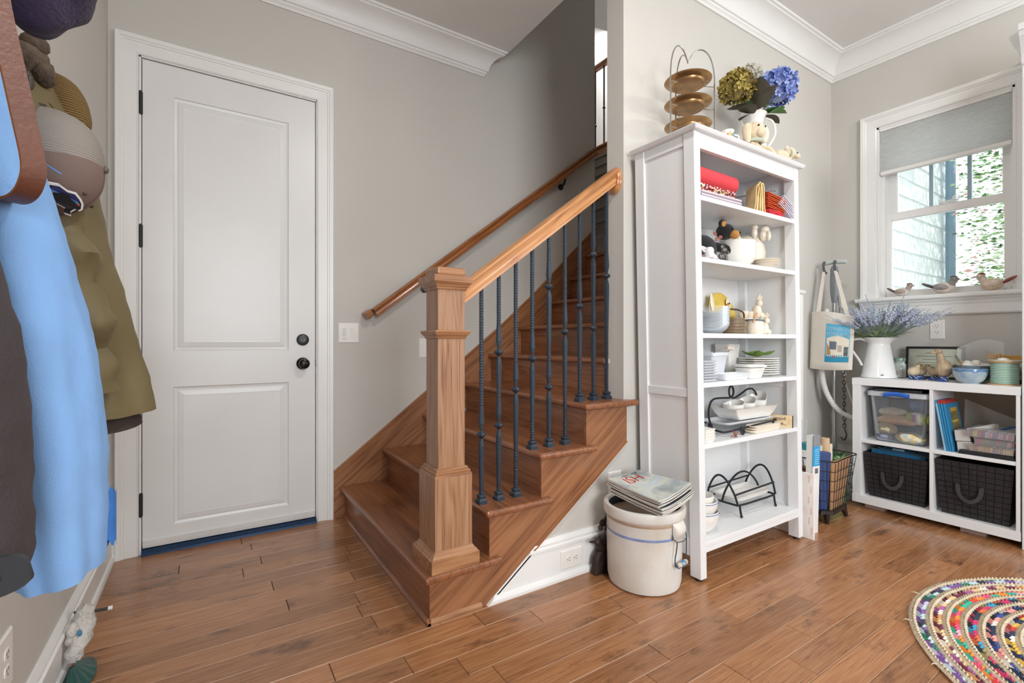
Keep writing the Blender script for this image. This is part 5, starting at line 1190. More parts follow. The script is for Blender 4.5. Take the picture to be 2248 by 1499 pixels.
# black wire basket with its contents
bwx = [(2.955, 1.335), (3.000, 1.290), (3.205, 1.305), (3.235, 1.52), (2.985, 1.535)]
bwt = [(2.950, 1.345), (2.985, 1.272), (3.315, 1.300), (3.345, 1.60), (2.955, 1.60)]
nb = thing('wire_floor_basket', 'black wire grid basket on splayed metal feet next to the cube shelf', 'basket', (3.10, 1.43, 0))
for t in (0, .21, .42, .63, .82, 1.0):
    z = .070 + .280 * t; pts = [(a[0] + (b[0] - a[0]) * t, a[1] + (b[1] - a[1]) * t, z + (.008 if t == 1 else 0)) for a, b in zip(bwx, bwt)]
    part('ring', M().tube([p for a, b in zip(pts, pts[1:] + pts[:1]) for p in (a, tuple((Vector(a) * 3 + Vector(b)) / 4), tuple((Vector(a) + Vector(b)) / 2), tuple((Vector(a) + Vector(b) * 3) / 4))], .0035 if t == 1 else .0020, 6, True), BLKWIRE, nb)
for i in range(5):
    a, a2 = Vector(bwx[i] + (.070,)), Vector(bwx[(i + 1) % 5] + (.070,)); b, b2 = Vector(bwt[i] + (.350,)), Vector(bwt[(i + 1) % 5] + (.350,))
    k = max(2, int((b2 - b).length / .042))
    for j in range(k): part('upright', M().tube([a.lerp(a2, j / k), b.lerp(b2, j / k)], .0018, 5), BLKWIRE, nb)
part('base', M().prism(bwx, 'z', .050, .070), plain('dark_metal_base', '#3a302b', .4, .4), nb)
for (x, y), (dx, dy) in zip(((2.985, 1.32), (3.190, 1.32), (3.21, 1.50), (3.0, 1.515)), ((-.008, -.01), (.012, -.012), (.012, .012), (-.01, .012))):
    part('foot', M().tube([(x, y, .052), (x + dx, y + dy, .003)], lambda t: .020 - .009 * t, 6), plain('dark_metal_foot', '#332a26', .4, .5), nb, smooth=True)
solo('cardboard_sheet', M().hexa([(3.018, 1.312, .0705), (3.200, 1.325, .0705), (3.200, 1.331, .0705), (3.018, 1.318, .0705)], [(3.025, 1.308, .345), (3.300, 1.325, .345), (3.300, 1.331, .345), (3.025, 1.314, .345)]), plain('cardboard', '#b58a63', .85, var=.08), 'brown cardboard sheet lining the front of the wire basket', 'cardboard')
solo('blue_folder', M().hexa([(2.972, 1.352, .0705), (3.010, 1.322, .0705), (3.022, 1.336, .0705), (2.985, 1.366, .0705)], [(2.972, 1.352, .405), (3.018, 1.308, .400), (3.045, 1.330, .400), (3.000, 1.372, .405)]), plain('navy_blue_cover', '#2b4276', .5, var=.06), 'navy blue folder standing at the corner of the wire basket', 'folder', bevel=.004)
solo('paper_roll', M().lathe([(.022, 0), (.0225, .40), (.012, .40), (.0115, .02), (.022, 0)], 20, (3.075, 1.365, .0705)), plain('kraft_paper_roll', '#c9ae8b', .7), 'rolled brown paper sticking out of the wire basket', 'paper roll', smooth=True)
solo('envelope_bundle', M().hexa([(3.03, 1.375, .0705), (3.14, 1.355, .0705), (3.14, 1.385, .0705), (3.03, 1.405, .0705)], [(3.03, 1.375, .425), (3.14, 1.355, .430), (3.14, 1.385, .430), (3.03, 1.405, .425)]), plain('beige_paper', '#d9cbb8', .8, var=.08), 'bundle of beige papers standing in the wire basket', 'papers')
bx = thing('printed_box', 'small teal and white printed box on top of the wire basket contents', 'box', (3.02, 1.43, .40))
part('carton', M().box(2.965, 3.030, 1.400, 1.455, .40, .44), plain('teal_carton', '#2f7f8d', .4, var=.1), bx, bevel=.002)
part('band', M().box(2.972, 3.022, 1.3985, 1.3995, .410, .430), plain('white_band', '#dfe8e8', .4), bx)
solo('shelf_liner', M().hexa([(2.965, 1.39, .0705), (3.05, 1.41, .0705), (3.04, 1.455, .0705), (2.955, 1.445, .0705)], [(2.965, 1.40, .3995), (3.055, 1.41, .3995), (3.045, 1.455, .3995), (2.955, 1.445, .3995)]), plain('white_card', '#dcdad6', .7), 'white card box standing in the wire basket under the teal carton', 'box', bevel=.003)
ac = thing('acrylic_box', 'clear acrylic tray standing up behind the wire basket', 'box', (2.985, 1.49, .0705))
AC = Matrix.Translation((2.955, 1.475, .071)) @ roty(.13)
for bx_ in ((0, .004, 0, .07, 0, .50), (.075, .079, 0, .07, 0, .50), (0, .079, .066, .07, 0, .50), (0, .079, 0, .07, .496, .50), (0, .079, 0, .07, 0, .004), (.038, .041, 0, .07, .38, .50)): part('wall', M().box(*bx_).xf(AC), clear('clear_acrylic', '#eef3f4', .10, .03), ac)
gb = thing('green_bag', 'green printed shopping bag behind the wire basket beside the cube shelf', 'bag', (3.46, 1.50, 0))
def gbag(u, v):
    a = 2 * PI * u; t = v; r = 1 + .05 * math.sin(5 * a + 3 * t) + .04 * math.sin(9 * a)
    return Vector((3.458 + .085 * r * math.cos(a) * (1 - .15 * t), 1.505 + .085 * r * math.sin(a) * (1 - .1 * t), .002 + .31 * t + .01 * math.sin(4 * a) * t))
part('bag', M().grid(gbag, 30, 12, True).grid(lambda u, v: gbag(u, 0) * (1 - v) + Vector((3.458, 1.505, .002)) * v, 30, 2, True), blotch('green_print_bag', ['#3f6f3f', '#5f9650', '#78a868', '#4d7f4a', '#c9d3b9'], 18, .45, False), gb, smooth=True)
part('flower_print', M().ball((3.392, 1.452, .16), .003, .022, .022, 12, 8), plain('white_flower_print', '#eae4de', .5), gb, smooth=True)
part('flower_centre', M().ball((3.388, 1.451, .16), .003, .006, .006, 8, 6), plain('orange_print', '#d0722e', .5), gb, smooth=True)
part('handle', M().tube([(3.40, 1.45, .30), (3.41, 1.455, .34), (3.45, 1.47, .355), (3.50, 1.49, .34), (3.52, 1.50, .31)], .006, 6), plain('dark_green_strap', '#34503a', .6), gb, smooth=True)
# a white panelled cupboard door leaning against the wall behind the bookcase
pd = thing('panel_door', 'narrow white panelled cupboard door leaning behind the bookcase', 'door panel', (3.00, 1.60, 0))
for z0, z1 in ((.05, .52), (.57, 1.27)):
    part('panel', rect_loft(M(), 2.80, 3.18, z0, z1, [(0, 0), (.006, .006), (.02, .008), (.035, .003)], lambda a, d, z: (a, 1.566 + d, z)), TRIM, pd)
pf = M()
for b4 in ((2.74, 2.80, 0, 1.34), (3.18, 3.235, 0, 1.34), (2.80, 3.18, 0, .05), (2.80, 3.18, .52, .57), (2.80, 3.18, 1.27, 1.34)): pf.box(b4[0], b4[1], 1.566, 1.590, b4[2], b4[3])
part('frame', pf, TRIM, pd); part('backing', M().box(2.74, 3.235, 1.580, 1.600, 0, 1.34), TRIM, pd)
part('cornice', M().prism([(1.566, 1.34), (1.556, 1.35), (1.553, 1.365), (1.566, 1.372), (1.60, 1.372), (1.60, 1.34)], 'x', 2.73, 3.245), TRIM, pd)

# ================================================================== GARMENT STEAMER AND TOTE BAG
GREYP = plain('grey_plastic', '#8d9499', .4); LGP = plain('pale_grey_plastic', '#b9c1bf', .4); DKP = plain('dark_grey_plastic', '#4b4e52', .45)
sx, sy = 3.570, 1.530
gs = thing('garment_steamer', 'grey garment steamer on a pole with a hose in the corner by the window', 'steamer', (sx, sy, 0))
part('pole', M().lathe([(.011, .05), (.011, 1.52)], 14, (sx, sy, 0)), plain('satin_pole', '#b4b6b6', .3, .8), gs, smooth=True)
part('grip', M().lathe([(.0, 1.30), (.016, 1.302), (.024, 1.36), (.026, 1.44), (.024, 1.53), (.014, 1.55), (0, 1.55)], 18, (sx - .005, sy - .004, 0)), GREYP, gs, smooth=True)
part('crossbar', M().tube([(sx - .02, sy + .065, 1.565), (sx - .02, sy, 1.575), (sx - .02, sy - .06, 1.57), (sx - .02, sy - .085, 1.562)], lambda t: .016 - .004 * abs(2 * t - 1), 12), LGP, gs, smooth=True)
for y in (.045, -.022): part('clip', M().tube([(sx - .035, sy + y, 1.580), (sx - .048, sy + y, 1.55), (sx - .046, sy + y - .006, 1.515), (sx - .035, sy + y - .014, 1.500)], .0075, 8), DKP, gs, smooth=True)
part('base', M().lathe([(0, 0), (.12, 0), (.125, .02), (.11, .05), (.03, .06), (0, .06)], 28, (sx + .04, sy - .02, 0), 1, .68), LGP, gs, smooth=True)
HOSE = bands('ribbed_hose', ['#8f8e8d', '#e9e8e5', '#f0efed', '#f0efed', '#f1f0ee'], 'Z', 30, .5, 2, .3)
part('hose', M().tube([(sx - .03, sy + .03, 1.26), (sx - .06, sy + .05, 1.0), (sx - .055, sy + .05, .83), (sx - .045, sy + .035, .72), (sx - .03, sy, .63), (sx - .01, sy - .05, .565), (sx + .03, sy - .11, .525), (sx + .08, sy - .15, .46), (sx + .10, sy - .12, .2), (sx + .06, sy - .05, .055)], .0165, 12), HOSE, gs, smooth=True)
part('cable', M().tube([(sx + .01, sy - .03, 1.45), (sx + .01, sy - .05, 1.1), (sx + .02, sy - .045, .85), (sx + .03, sy - .075, .70), (sx + .05, sy - .10, .60)], .005, 8), plain('white_cable', '#dcdad6', .5), gs, smooth=True)
CHN = plain('dark_chain', '#5a5652', .35, .8)
ch = thing('hanging_chain', 'dark metal chain with hooks hanging by the steamer pole behind the tote bag', 'chain', (sx + .02, sy - .055, .45))
for i in range(16):
    z = .84 - i * .024; R = rotz((i % 2) * PI / 2 + .4)
    part('link', M().tube([tuple(tr(sx - .004 + .002 * math.sin(i), sy - .062, z) @ R @ Vector((.008 * math.cos(a * PI / 5), 0, .016 * math.sin(a * PI / 5)))) for a in range(10)], .0028, 6, True), CHN, ch, smooth=True)
part('hook', M().tube([(sx - .004, sy - .062, .46), (sx - .004, sy - .075, .42), (sx - .004, sy - .060, .385), (sx - .004, sy - .042, .40)], .005, 8), CHN, ch, smooth=True)
part('cord', M().tube([(sx - .004, sy - .062, .85), (sx - .004, sy - .05, 1.1), (sx - .01, sy - .01, 1.5)], .002, 5), CHN, ch)
# tote bag hung on the clips
CANV = plain('cream_canvas', '#ded8cd', .92, var=.05, scale=10, bump=.3, bscale=320)
tb = thing('tote_bag', 'cream canvas tote bag with a blue printed picture hanging on the steamer', 'bag', (3.46, 1.47, .84))
BXc = 3.455
def tote(u, v, side):
    y = 1.618 - .255 * u + .012 * (1 - v) * (1 - u) + .015 * (1 - v) * u; z = .858 + .385 * v - .045 * u * v + .012 * math.sin(3 * u) - .018 * math.sin(PI * u) * (1 - v)
    b = .028 * max(0.0, math.sin(PI * u)) ** .5 * (1 - .55 * v) * (1 if v > .02 else .5)
    x = BXc + side * b + .006 * math.sin(7 * u + 2 * v) * (.4 + v) * .6
    return Vector((x, y, z))
part('bag', M().grid(lambda u, v: tote(u, v, -1), 22, 18).grid(lambda u, v: tote(u, v, 1), 22, 18).grid(lambda u, v: tote(u, 0, -1).lerp(tote(u, 0, 1), v), 22, 3).grid(lambda u, v: tote(0, u, -1).lerp(tote(0, u, 1), v), 18, 3).grid(lambda u, v: tote(1, u, -1).lerp(tote(1, u, 1), v), 18, 3), CANV, tb, smooth=True)
for s, ya, yb in ((-1, 1.578, 1.400), (1, 1.583, 1.405)):
    for y0, y1 in ((ya, sy + .042), (yb, sy - .028)):
        m = M(); n = 12
        for i in range(n + 1):
            t = i / n; c = Vector((BXc + s * .008, y0, 1.20)).lerp(Vector((sx - .046 + s * .004, y1, 1.512)), t) + Vector((0, .0, 0))
            w = .013 * (1 - .35 * t); m.v += [(c.x - .001, c.y - w, c.z), (c.x - .001, c.y + w, c.z), (c.x + .001, c.y + w, c.z), (c.x + .001, c.y - w, c.z)]
        for i in range(n):
            for j in range(4): q = (j + 1) % 4; m.face(i * 4 + j, i * 4 + q, i * 4 + 4 + q, i * 4 + 4 + j)
        m.face(3, 2, 1, 0); m.face(n * 4, n * 4 + 1, n * 4 + 2, n * 4 + 3)
        part('strap', m, CANV, tb)
def onbag(u, v, e=.0012): p = tote(u, v, -1); return Vector((p.x - e, p.y, p.z))
def printed(nm, u0, u1, v0, v1, mt, e=.0012, warp=None):
    return part(nm, M().grid(lambda u, v: onbag(u0 + (u1 - u0) * u, (v0 + (v1 - v0) * v) + (warp(u) * v if warp else 0), e), 12, 10), mt, tb, smooth=True)
printed('print', .40, .93, .14, .80, plain('sky_blue_print', '#5fb2d6', .8, var=.06)); printed('print', .40, .93, .14, .27, plain('teal_print', '#3490b4', .8), .0016)
printed('print', .43, .92, .24, .55, plain('pale_print', '#e3dccb', .8, var=.06, scale=30), .0016, lambda u: .05 * math.sin(3 * u))
printed('print', .44, .53, .27, .47, plain('ochre_print', '#b58d55', .8, var=.2, scale=40), .002, lambda u: -.14 * u)
printed('print', .50, .66, .36, .50, plain('slate_print', '#6f7486', .8), .0022); printed('print', .69, .78, .32, .44, plain('grey_print', '#b7b1a6', .8), .0022); printed('print', .82, .91, .25, .42, plain('dark_print', '#5f6a6c', .8, var=.3, scale=60), .002)
printed('print', .57, .67, .225, .245, plain('red_print_small', '#b0553f', .8), .0024)
TW = plain('white_print', '#eef1f0', .8)
for txt, v_, size in (('TOWER OF', .715, .030), ('LONDON', .625, .031)):
    o = text(txt, size, TW, tb, Matrix.Identity(4), world=False)
    for vtx in o.data.vertices: vtx.co = onbag(.675 + vtx.co.x / .275, v_ + vtx.co.y / .365, .0024) - root_loc(tb)
solo('picture_back', M().box(2.705, 2.712, 1.625, 1.634, 1.15, 1.52), plain('dark_slat', '#77726c', .7), 'thin dark strip leaning on the wall just right of the bookcase', 'strip')

# ================================================================== CUBE SHELF
CF, CB, CY0, CY1 = 3.430, 3.790, .628, 1.369
cs = thing('cube_shelf', 'low white cube shelf with four compartments under the window', 'shelf unit', (3.61, 1.0, .03))
def cbx(nm, *b): return part(nm, M().box(*b), SHELF, cs, bevel=.0015)
cbx('top_board', CF, CB, CY0, CY1, .768, .812); cbx('bottom_board', CF, CB, CY0, CY1, .036, .084)
cbx('side_board', CF + .002, CB, CY1 - .048, CY1 - .002, .084, .768); cbx('side_board', CF + .002, CB, CY0 + .002, CY0 + .018, .084, .768)
cbx('divider', CF + .004, CB, .972, .988, .084, .768); cbx('shelf_board', CF + .004, CB, CY0 + .018, .972, .412, .432); cbx('shelf_board', CF + .004, CB, .988, CY1 - .048, .412, .432)
part('back_board', M().box(CB - .006, CB, CY0 + .01, CY1 - .01, .06, .79), plain('beige_back', '#a99b8a', .8), cs)
for y in (.82, 1.27): part('foot_pad', M().hexa([(3.49, y - .05, 0), (3.56, y - .05, 0), (3.56, y + .05, 0), (3.49, y + .05, 0)], [(3.482, y - .05, .036), (3.56, y - .05, .036), (3.56, y + .05, .036), (3.482, y + .05, .036)]), plain('pale_pink_foam', '#b9a49b', .9), cs)
# woven black bins with folded strips
BLKW = plain('black_nylon', '#232023', .55, var=.25, scale=12, bump=.35, bscale=200)
def woven_bin(label, y0, y1, h):
    x0, x1 = CF + .022, CB - .03; z0 = .0845
    t = thing('woven_bin', label, 'bin', ((x0 + x1) / 2, (y0 + y1) / 2, z0), 0, 'black woven bins in the cube shelf')
    tp = .022
    part('liner', M().hexa([(x0 + .006 + tp, y0 + .004 + tp, z0), (x1 - .006 - tp, y0 + .004 + tp, z0), (x1 - .006 - tp, y1 - .004 - tp, z0), (x0 + .006 + tp, y1 - .004 - tp, z0)], [(x0 + .006, y0 + .004, z0 + h), (x1 - .006, y0 + .004, z0 + h), (x1 - .006, y1 - .004, z0 + h), (x0 + .006, y1 - .004, z0 + h)]).box(0, 0, 0, 0, 0, 0) if False else
         loft(M(), [[(x0 + a + k, y0 + a + k, z), (x1 - a - k, y0 + a + k, z), (x1 - a - k, y1 - a - k, z), (x0 + a + k, y1 - a - k, z)] for a, z, k in ((tp, z0, .004), (0, z0 + h, .004), (0, z0 + h, .008), (tp, z0 + .006, .008))]), BLKW, t)
    nr, ncol = 10, 9
    for i in range(nr):
        for j in range(ncol):
            f0, f1 = i / nr, (i + 1) / nr; u0, u1 = j / ncol, (j + 1) / ncol
            def pt(u, f, d): ya, yb = y0 + tp * (1 - f), y1 - tp * (1 - f); return (x0 + tp * (1 - f) - d, ya + (yb - ya) * u, z0 + h * f)
            d = .0034 if (i + j) % 2 else .0024; e = .004; k = .012
            part('strip', M().hexa([pt(u0 + e, f0 + k * .4, -.006), pt(u0 + e, f1 - k * .4, -.006), pt(u1 - e, f1 - k * .4, -.006), pt(u1 - e, f0 + k * .4, -.006)], [pt(u0 + e, f0 + k * .4, d * .5), pt(u0 + e, f1 - k * .4, d), pt(u1 - e, f1 - k * .4, d), pt(u1 - e, f0 + k * .4, d * .5)]), BLKW, t)
    yc = (y0 + y1) / 2 + .012; zc = z0 + h * .60; hd = M(); pts = []
    for i in range(13):
        a = PI * i / 12; pts.append((yc + .048 * math.cos(a), zc - .085 * math.sin(a) ** .8, .010 + .012 * math.sin(a)))
    for (y, z, d), s in zip(pts, range(13)):
        q = Vector((y - yc, z - zc + .02)).normalized() * .0095
        xx = x0 + tp * .4 - d; hd.v += [(xx - .002, y - q.x, z - q.y), (xx - .002, y + q.x, z + q.y), (xx + .002, y + q.x, z + q.y), (xx + .002, y - q.x, z - q.y)]
    for i in range(12):
        for j in range(4): q = (j + 1) % 4; hd.face(i * 4 + j, i * 4 + q, i * 4 + 4 + q, i * 4 + 4 + j)
    hd.face(3, 2, 1, 0); hd.face(48, 49, 50, 51)
    part('handle', hd, plain('grey_webbing', '#3c393b', .8), t, smooth=True)
    return t
woven_bin('black woven bin with blue hanging files, lower left cube', .996, 1.313, .272)
woven_bin('black woven bin with an empty dark top, lower right cube', .654, .968, .300)
BLUF = plain('blue_card_file', '#176189', .6, var=.06)
for i in range(4):
    x = CF + .060 + .035 * i; hh = .372 + .007 * i
    f = thing('hanging_file', ('blue hanging file at the front of the left woven bin', 'blue hanging file, second from the front of the left woven bin', 'blue hanging file, third from the front of the left woven bin', 'blue hanging file at the back of the left woven bin')[i], 'file', (x, 1.15, .12), 0, 'blue hanging files in the left woven bin')
    part('card', M().hexa([(x - .001, 1.035, .12), (x + .002, 1.035, .12), (x + .002, 1.275, .12), (x - .001, 1.275, .12)], [(x - .001, 1.02, hh), (x + .002, 1.02, hh), (x + .002, 1.285 - .02 * i, hh + .006), (x - .001, 1.285 - .02 * i, hh + .006)]), BLUF, f)
    part('rod', M().tube([(x, 1.30, hh + .006), (x, 1.005, hh)], .0022, 6), WIRE, f)
    if i == 1: part('label_tab', M().box(x - .002, x - .0012, 1.13, 1.19, hh - .002, hh + .010), plain('pale_tab', '#9fc7d6', .4), f)
# clear bin with yarn
bn = thing('storage_bin', 'clear plastic bin with blue latch handles and yarn inside, upper left cube', 'bin', (3.60, 1.15, .4325))
CLR = clear('clear_bin_plastic', '#e6edf5', .07, .06)
bx0, bx1, by0, by1 = CF + .018, CB - .02, 1.000, 1.290
def rr4(ins, z): return [((bx0 + bx1) / 2 + x, (by0 + by1) / 2 + y, z) for x, y in rrect((bx1 - bx0) / 2 - ins, (by1 - by0) / 2 - ins, .025, 4)]
part('tub', loft(M(), [rr4(.028, .4325), rr4(.024, .438), rr4(.006, .700), rr4(.004, .715), rr4(.008, .715), rr4(.010, .70), rr4(.029, .440), rr4(.033, .4365)]), CLR, bn, smooth=True, angle=50)
part('lid', loft(M(), [rr4(.000, .706), rr4(-.006, .710), rr4(-.006, .733), rr4(.004, .738), rr4(.02, .736)]), clear('frosted_lid', '#e9edf3', .62, .25), bn, smooth=True, angle=50)
part('latch', M().grid(lambda u, v: Vector((bx0 - .014 + .008 * math.cos(v * PI * 2), 1.205 - .125 * u, .722 + .014 * math.sin(v * PI * 2) + .010 * math.sin(PI * u) - .004)), 14, 10, False, True), plain('blue_latch', '#2b5fb8', .35), bn, smooth=True)
YG = bands('lime_yarn', ['#c3cf62', '#a9b848', '#d3dc7f'], 'Y', 90, .9, 4, .5)
yb = thing('yarn_skein', 'lime green yarn skein with a paper band in the clear bin', 'yarn', (3.50, 1.06, .55))
part('yarn', M().lathe([(0, 0), (.022, .002), (.034, .014), (.036, .05), (.034, .095), (.022, .108), (0, .110)], 20).xf(tr(3.512, 1.118, .585) @ rotx(PI / 2)), YG, yb, smooth=True)
part('band', M().lathe([(.0362, .035), (.0366, .036), (.0366, .074), (.0362, .075)], 20).xf(tr(3.512, 1.118, .585) @ rotx(PI / 2)), plain('paper_band', '#dad3d4', .6), yb, smooth=True)
part('band_print', M().grid(lambda u, v: Vector((3.512 + .0372 * math.cos(2.4 + 1.2 * v), 1.118 - .036 - .020 * u, .585 + .0372 * math.sin(2.4 + 1.2 * v))), 3, 8), plain('mauve_print', '#b08aa2', .6), yb, smooth=True)
def lumpy(c, rx, ry, rz, sd):
    m = M().ball(c, rx, ry, rz, 22, 14); c = Vector(c)
    return m.warp(lambda p: c + (p - c) * (1 + .22 * mnoise.noise((p - c) * 22 + Vector((sd, sd * 2, 0)))))
solo('yarn_ball', lumpy((3.560, 1.07, .655), .04, .048, .034, 1), plain('dusk_blue_yarn', '#51709a', .95, var=.2, scale=80, bump=.5, bscale=150), 'dusky blue yarn ball behind the lime skein in the clear bin', 'yarn', smooth=True)
for nm, lab, c, r, mt, sd in (
    ('folded_fabric', 'peach coloured fabric lying across the clear bin', (3.520, 1.160, .560), (.040, .105, .022), plain('peach_fabric', '#e5c2a1', .9, var=.1), 2),
    ('folded_fabric', 'cream printed fabric on top of the peach cloth in the clear bin', (3.545, 1.185, .605), (.040, .070, .022), blotch('cream_print_fabric', ['#d8cfae', '#cfc6b0', '#e2dcc4'], 30, .9), 3),
    ('yarn_skein', 'black and cream striped yarn at the left of the clear bin', (3.503, 1.210, .508), (.034, .055, .027), bands('striped_yarn', ['#e3dcb9', '#e3dcb9', '#4f5250', '#e8e2c8'], 'Y', 34, .95, 6, .5), 4),
    ('folded_fabric', 'dark teal fabric in the middle of the clear bin', (3.540, 1.110, .505), (.045, .085, .026), plain('dark_teal_fabric', '#435c63', .95, var=.25, scale=30), 5),
    ('yarn_skein', 'pastel variegated yarn at the bottom right of the clear bin', (3.500, 1.090, .4675), (.034, .070, .027), blotch('variegated_yarn', ['#e6dfbe', '#bcd0d6', '#e2c98f', '#d9cdb6', '#a9c4c9'], 60, .95, True, .4), 6),
    ('yarn_skein', 'blue and white yarn at the bottom left of the clear bin', (3.500, 1.222, .4605), (.028, .038, .020), bands('blue_white_yarn', ['#5b6c95', '#dfe2ea', '#485a86'], 'Z', 40, .95, 5, .4), 7)):
    solo(nm, lumpy((c[0] - .006, c[1], c[2] + .004), r[0], r[1] * 1.06, r[2] * 1.3, sd), mt, lab, 'yarn' if 'yarn' in nm else 'fabric', smooth=True)
solo('black_folder', M().hexa([(CF + .03, 1.03, .7385), (CF + .28, 1.03, .7385), (CF + .28, 1.255, .7385), (CF + .03, 1.255, .7385)], [(CF + .03, 1.03, .755), (CF + .28, 1.03, .755), (CF + .28, 1.255, .752), (CF + .03, 1.255, .752)]), plain('black_vinyl', '#26282c', .45), 'black folder lying on the lid of the clear bin', 'folder', bevel=.002)
# upper right cube
BKC = [plain('blue_book_cover', '#2e86b8', .35, var=.05), plain('red_book_top', '#b23a36', .4)]
for i in range(4):
    t = thing('songbook', ('thin blue booklet, leftmost of the four leaning in the cube', 'thin blue booklet with an orange tip, second from the left', 'thin blue booklet with a red tip, third from the left', 'blue booklet with a pictured cover, rightmost of the four')[i], 'book', (3.56, .93, .4325), 0, 'thin blue booklets in the cube shelf')
    X = tr(CF + .030, .925 - .0112 * i, .4330) @ rotx(-.15)
    part('pages', M().box(.002, .20, -.0028, .0028, .001, .277).xf(X), PAGE, t)
    part('cover', M().box(0, .203, -.0042, -.0030, 0, .262).box(0, .203, .0030, .0042, 0, .262).box(-.0012, .0, -.0042, .0042, 0, .262).xf(X), BKC[0] if i else plain('pale_blue_cover', '#8dbcd9', .35), t, kind='stuff')
    part('top_band', M().box(-.0014, .203, -.0044, .0044, .262, .280).xf(X), BKC[1] if i else BKC[0], t)
    if i == 3: part('picture', M().box(.055, .175, -.0050, -.0043, .04, .235).xf(X), blotch('cover_picture', ['#4a4644', '#6d6257', '#8d7a3e', '#55504c'], 14, .4, False), t); part('picture', M().box(.065, .165, -.0054, -.0049, .215, .235).xf(X), plain('yellow_title', '#c9a63c', .4), t); part('picture', M().box(.065, .150, -.0054, -.0049, .155, .166).xf(X), plain('yellow_subtitle', '#d6bc4a', .4), t)
for i in range(2):
    m = M().box(.0, .085, -.062, .0, 0, .058).xf(tr(CF + .035, .874 + .010 * i, .4345 + .0600 * i) @ rotx(-.10))
    solo('card_box', m, plain('pale_grey_card_%d' % i, '#c4c2be', .7, var=.04), ('grey white card box beside the blue booklets, lower of two', 'grey white card box beside the blue booklets, upper of two')[i], 'box', 'card boxes in the cube shelf', bevel=.002)
solo('black_binder', M().hexa([(CF + .012, .652, .4325), (CF + .26, .652, .4325), (CF + .26, .872, .4325), (CF + .012, .872, .4325)], [(CF + .012, .652, .452), (CF + .26, .652, .452), (CF + .26, .862, .456), (CF + .012, .862, .456)]), plain('black_binder_vinyl', '#1f2024', .4), 'black binder under the thread organizers in the cube shelf', 'binder', bevel=.006, seg=3)
thr = random.Random(8)
pal = [['#8b5a8c', '#b8344e', '#c9b3c4', '#7d68a6', '#cfa8b8', '#6a5a9c', '#d9d2dc', '#c04a74', '#e0cf6a'], ['#b0506a', '#c98aa0', '#4c5a4a', '#6e7a4e', '#a34a3a', '#5a5f5c', '#7d8a52', '#c9703a', '#c03a60'], ['#d9a86a', '#e0c88f', '#d98a3c', '#8a8a86', '#e6d3a4', '#d0a04e', '#7d8084', '#e0b870', '#b85a74']]
pmats = {}
for k, (z0, y0, y1, xo) in enumerate(((.5325, .650, .828, .004), (.4945, .652, .806, .018), (.4562, .654, .826, .012))):
    h = .0385 if k < 2 else .0380
    if k == 0: z0 = .5330; h = .042
    t = thing('thread_organizer', ('clear organizer box of purple and red threads, topmost of three', 'clear organizer box of pink and green threads, middle of three', 'clear organizer box of yellow and orange threads, lowest of three')[k], 'organizer box', (CF + .1, (y0 + y1) / 2, z0), 0, 'thread organizers in the cube shelf')
    x0, x1 = CF + xo, CF + xo + .21
    part('case', loft(M(), [[(x0 + i_, y0 + i_, z), (x1 - i_, y0 + i_, z), (x1 - i_, y1 - i_, z), (x0 + i_, y1 - i_, z)] for i_, z in ((.003, z0), (0, z0 + h - .008), (-.0025, z0 + h - .007), (-.0025, z0 + h))]), clear('clear_organizer_%d' % k, '#efeff2', .22, .1), t)
    n = 17
    for i in range(n):
        ya = y0 + .006 + (y1 - y0 - .012) * i / n; c_ = pal[k][(i // 2 + thr.randrange(2)) % 9]
        if c_ not in pmats: pmats[c_] = plain('thread_' + c_[1:], c_, .8, var=.1, scale=60)
        part('thread_card', M().hexa([(x0 + .006, ya, z0 + .003), (x0 + .10, ya, z0 + .003), (x0 + .10, ya + .0075, z0 + .003), (x0 + .006, ya + .0075, z0 + .003)], [(x0 + .006, ya - .002, z0 + h - .011), (x0 + .10, ya - .002, z0 + h - .011), (x0 + .10, ya + .0055, z0 + h - .011), (x0 + .006, ya + .0055, z0 + h - .011)]), pmats[c_], t)
def film(u, v): return Vector((CF + .23 + .06 * math.sin(3 * u + 2 * v) * .4, .90 - .23 * u, .50 + .21 * v - .09 * v * u + .02 * math.sin(7 * u) * (1 - v)))
solo('plastic_sleeve', M().grid(film, 20, 14).grid(lambda u, v: film(u, v) + Vector((.002, 0, 0)), 20, 14), clear('thin_clear_film', '#e8e4de', .17, .15), 'clear plastic sleeve standing behind the thread organizers', 'sleeve', smooth=True)
solo('plastic_strip', M().hexa([(CF + .03, .812, .5755), (CF + .045, .795, .5755), (CF + .14, .735, .5755), (CF + .13, .755, .5755)], [(CF + .03, .812, .577), (CF + .045, .795, .577), (CF + .14, .735, .597), (CF + .13, .755, .597)]), plain('pale_plastic_strip', '#c9c5bf', .4), 'pale plastic strip lying on the topmost thread organizer', 'strip')
pen = thing('blue_marker', 'blue marker lying on the topmost thread organizer', 'pen', (CF + .12, .69, .576))
part('barrel', M().tube([(CF + .09, .705, .581), (CF + .14, .672, .592)], .005, 8), plain('blue_plastic', '#1f5f9e', .4), pen, smooth=True); part('tip', M().tube([(CF + .07, .718, .5785), (CF + .09, .705, .581)], lambda t: .0008 + .004 * t, 8), plain('blue_tip', '#1a4f88', .4), pen, smooth=True)

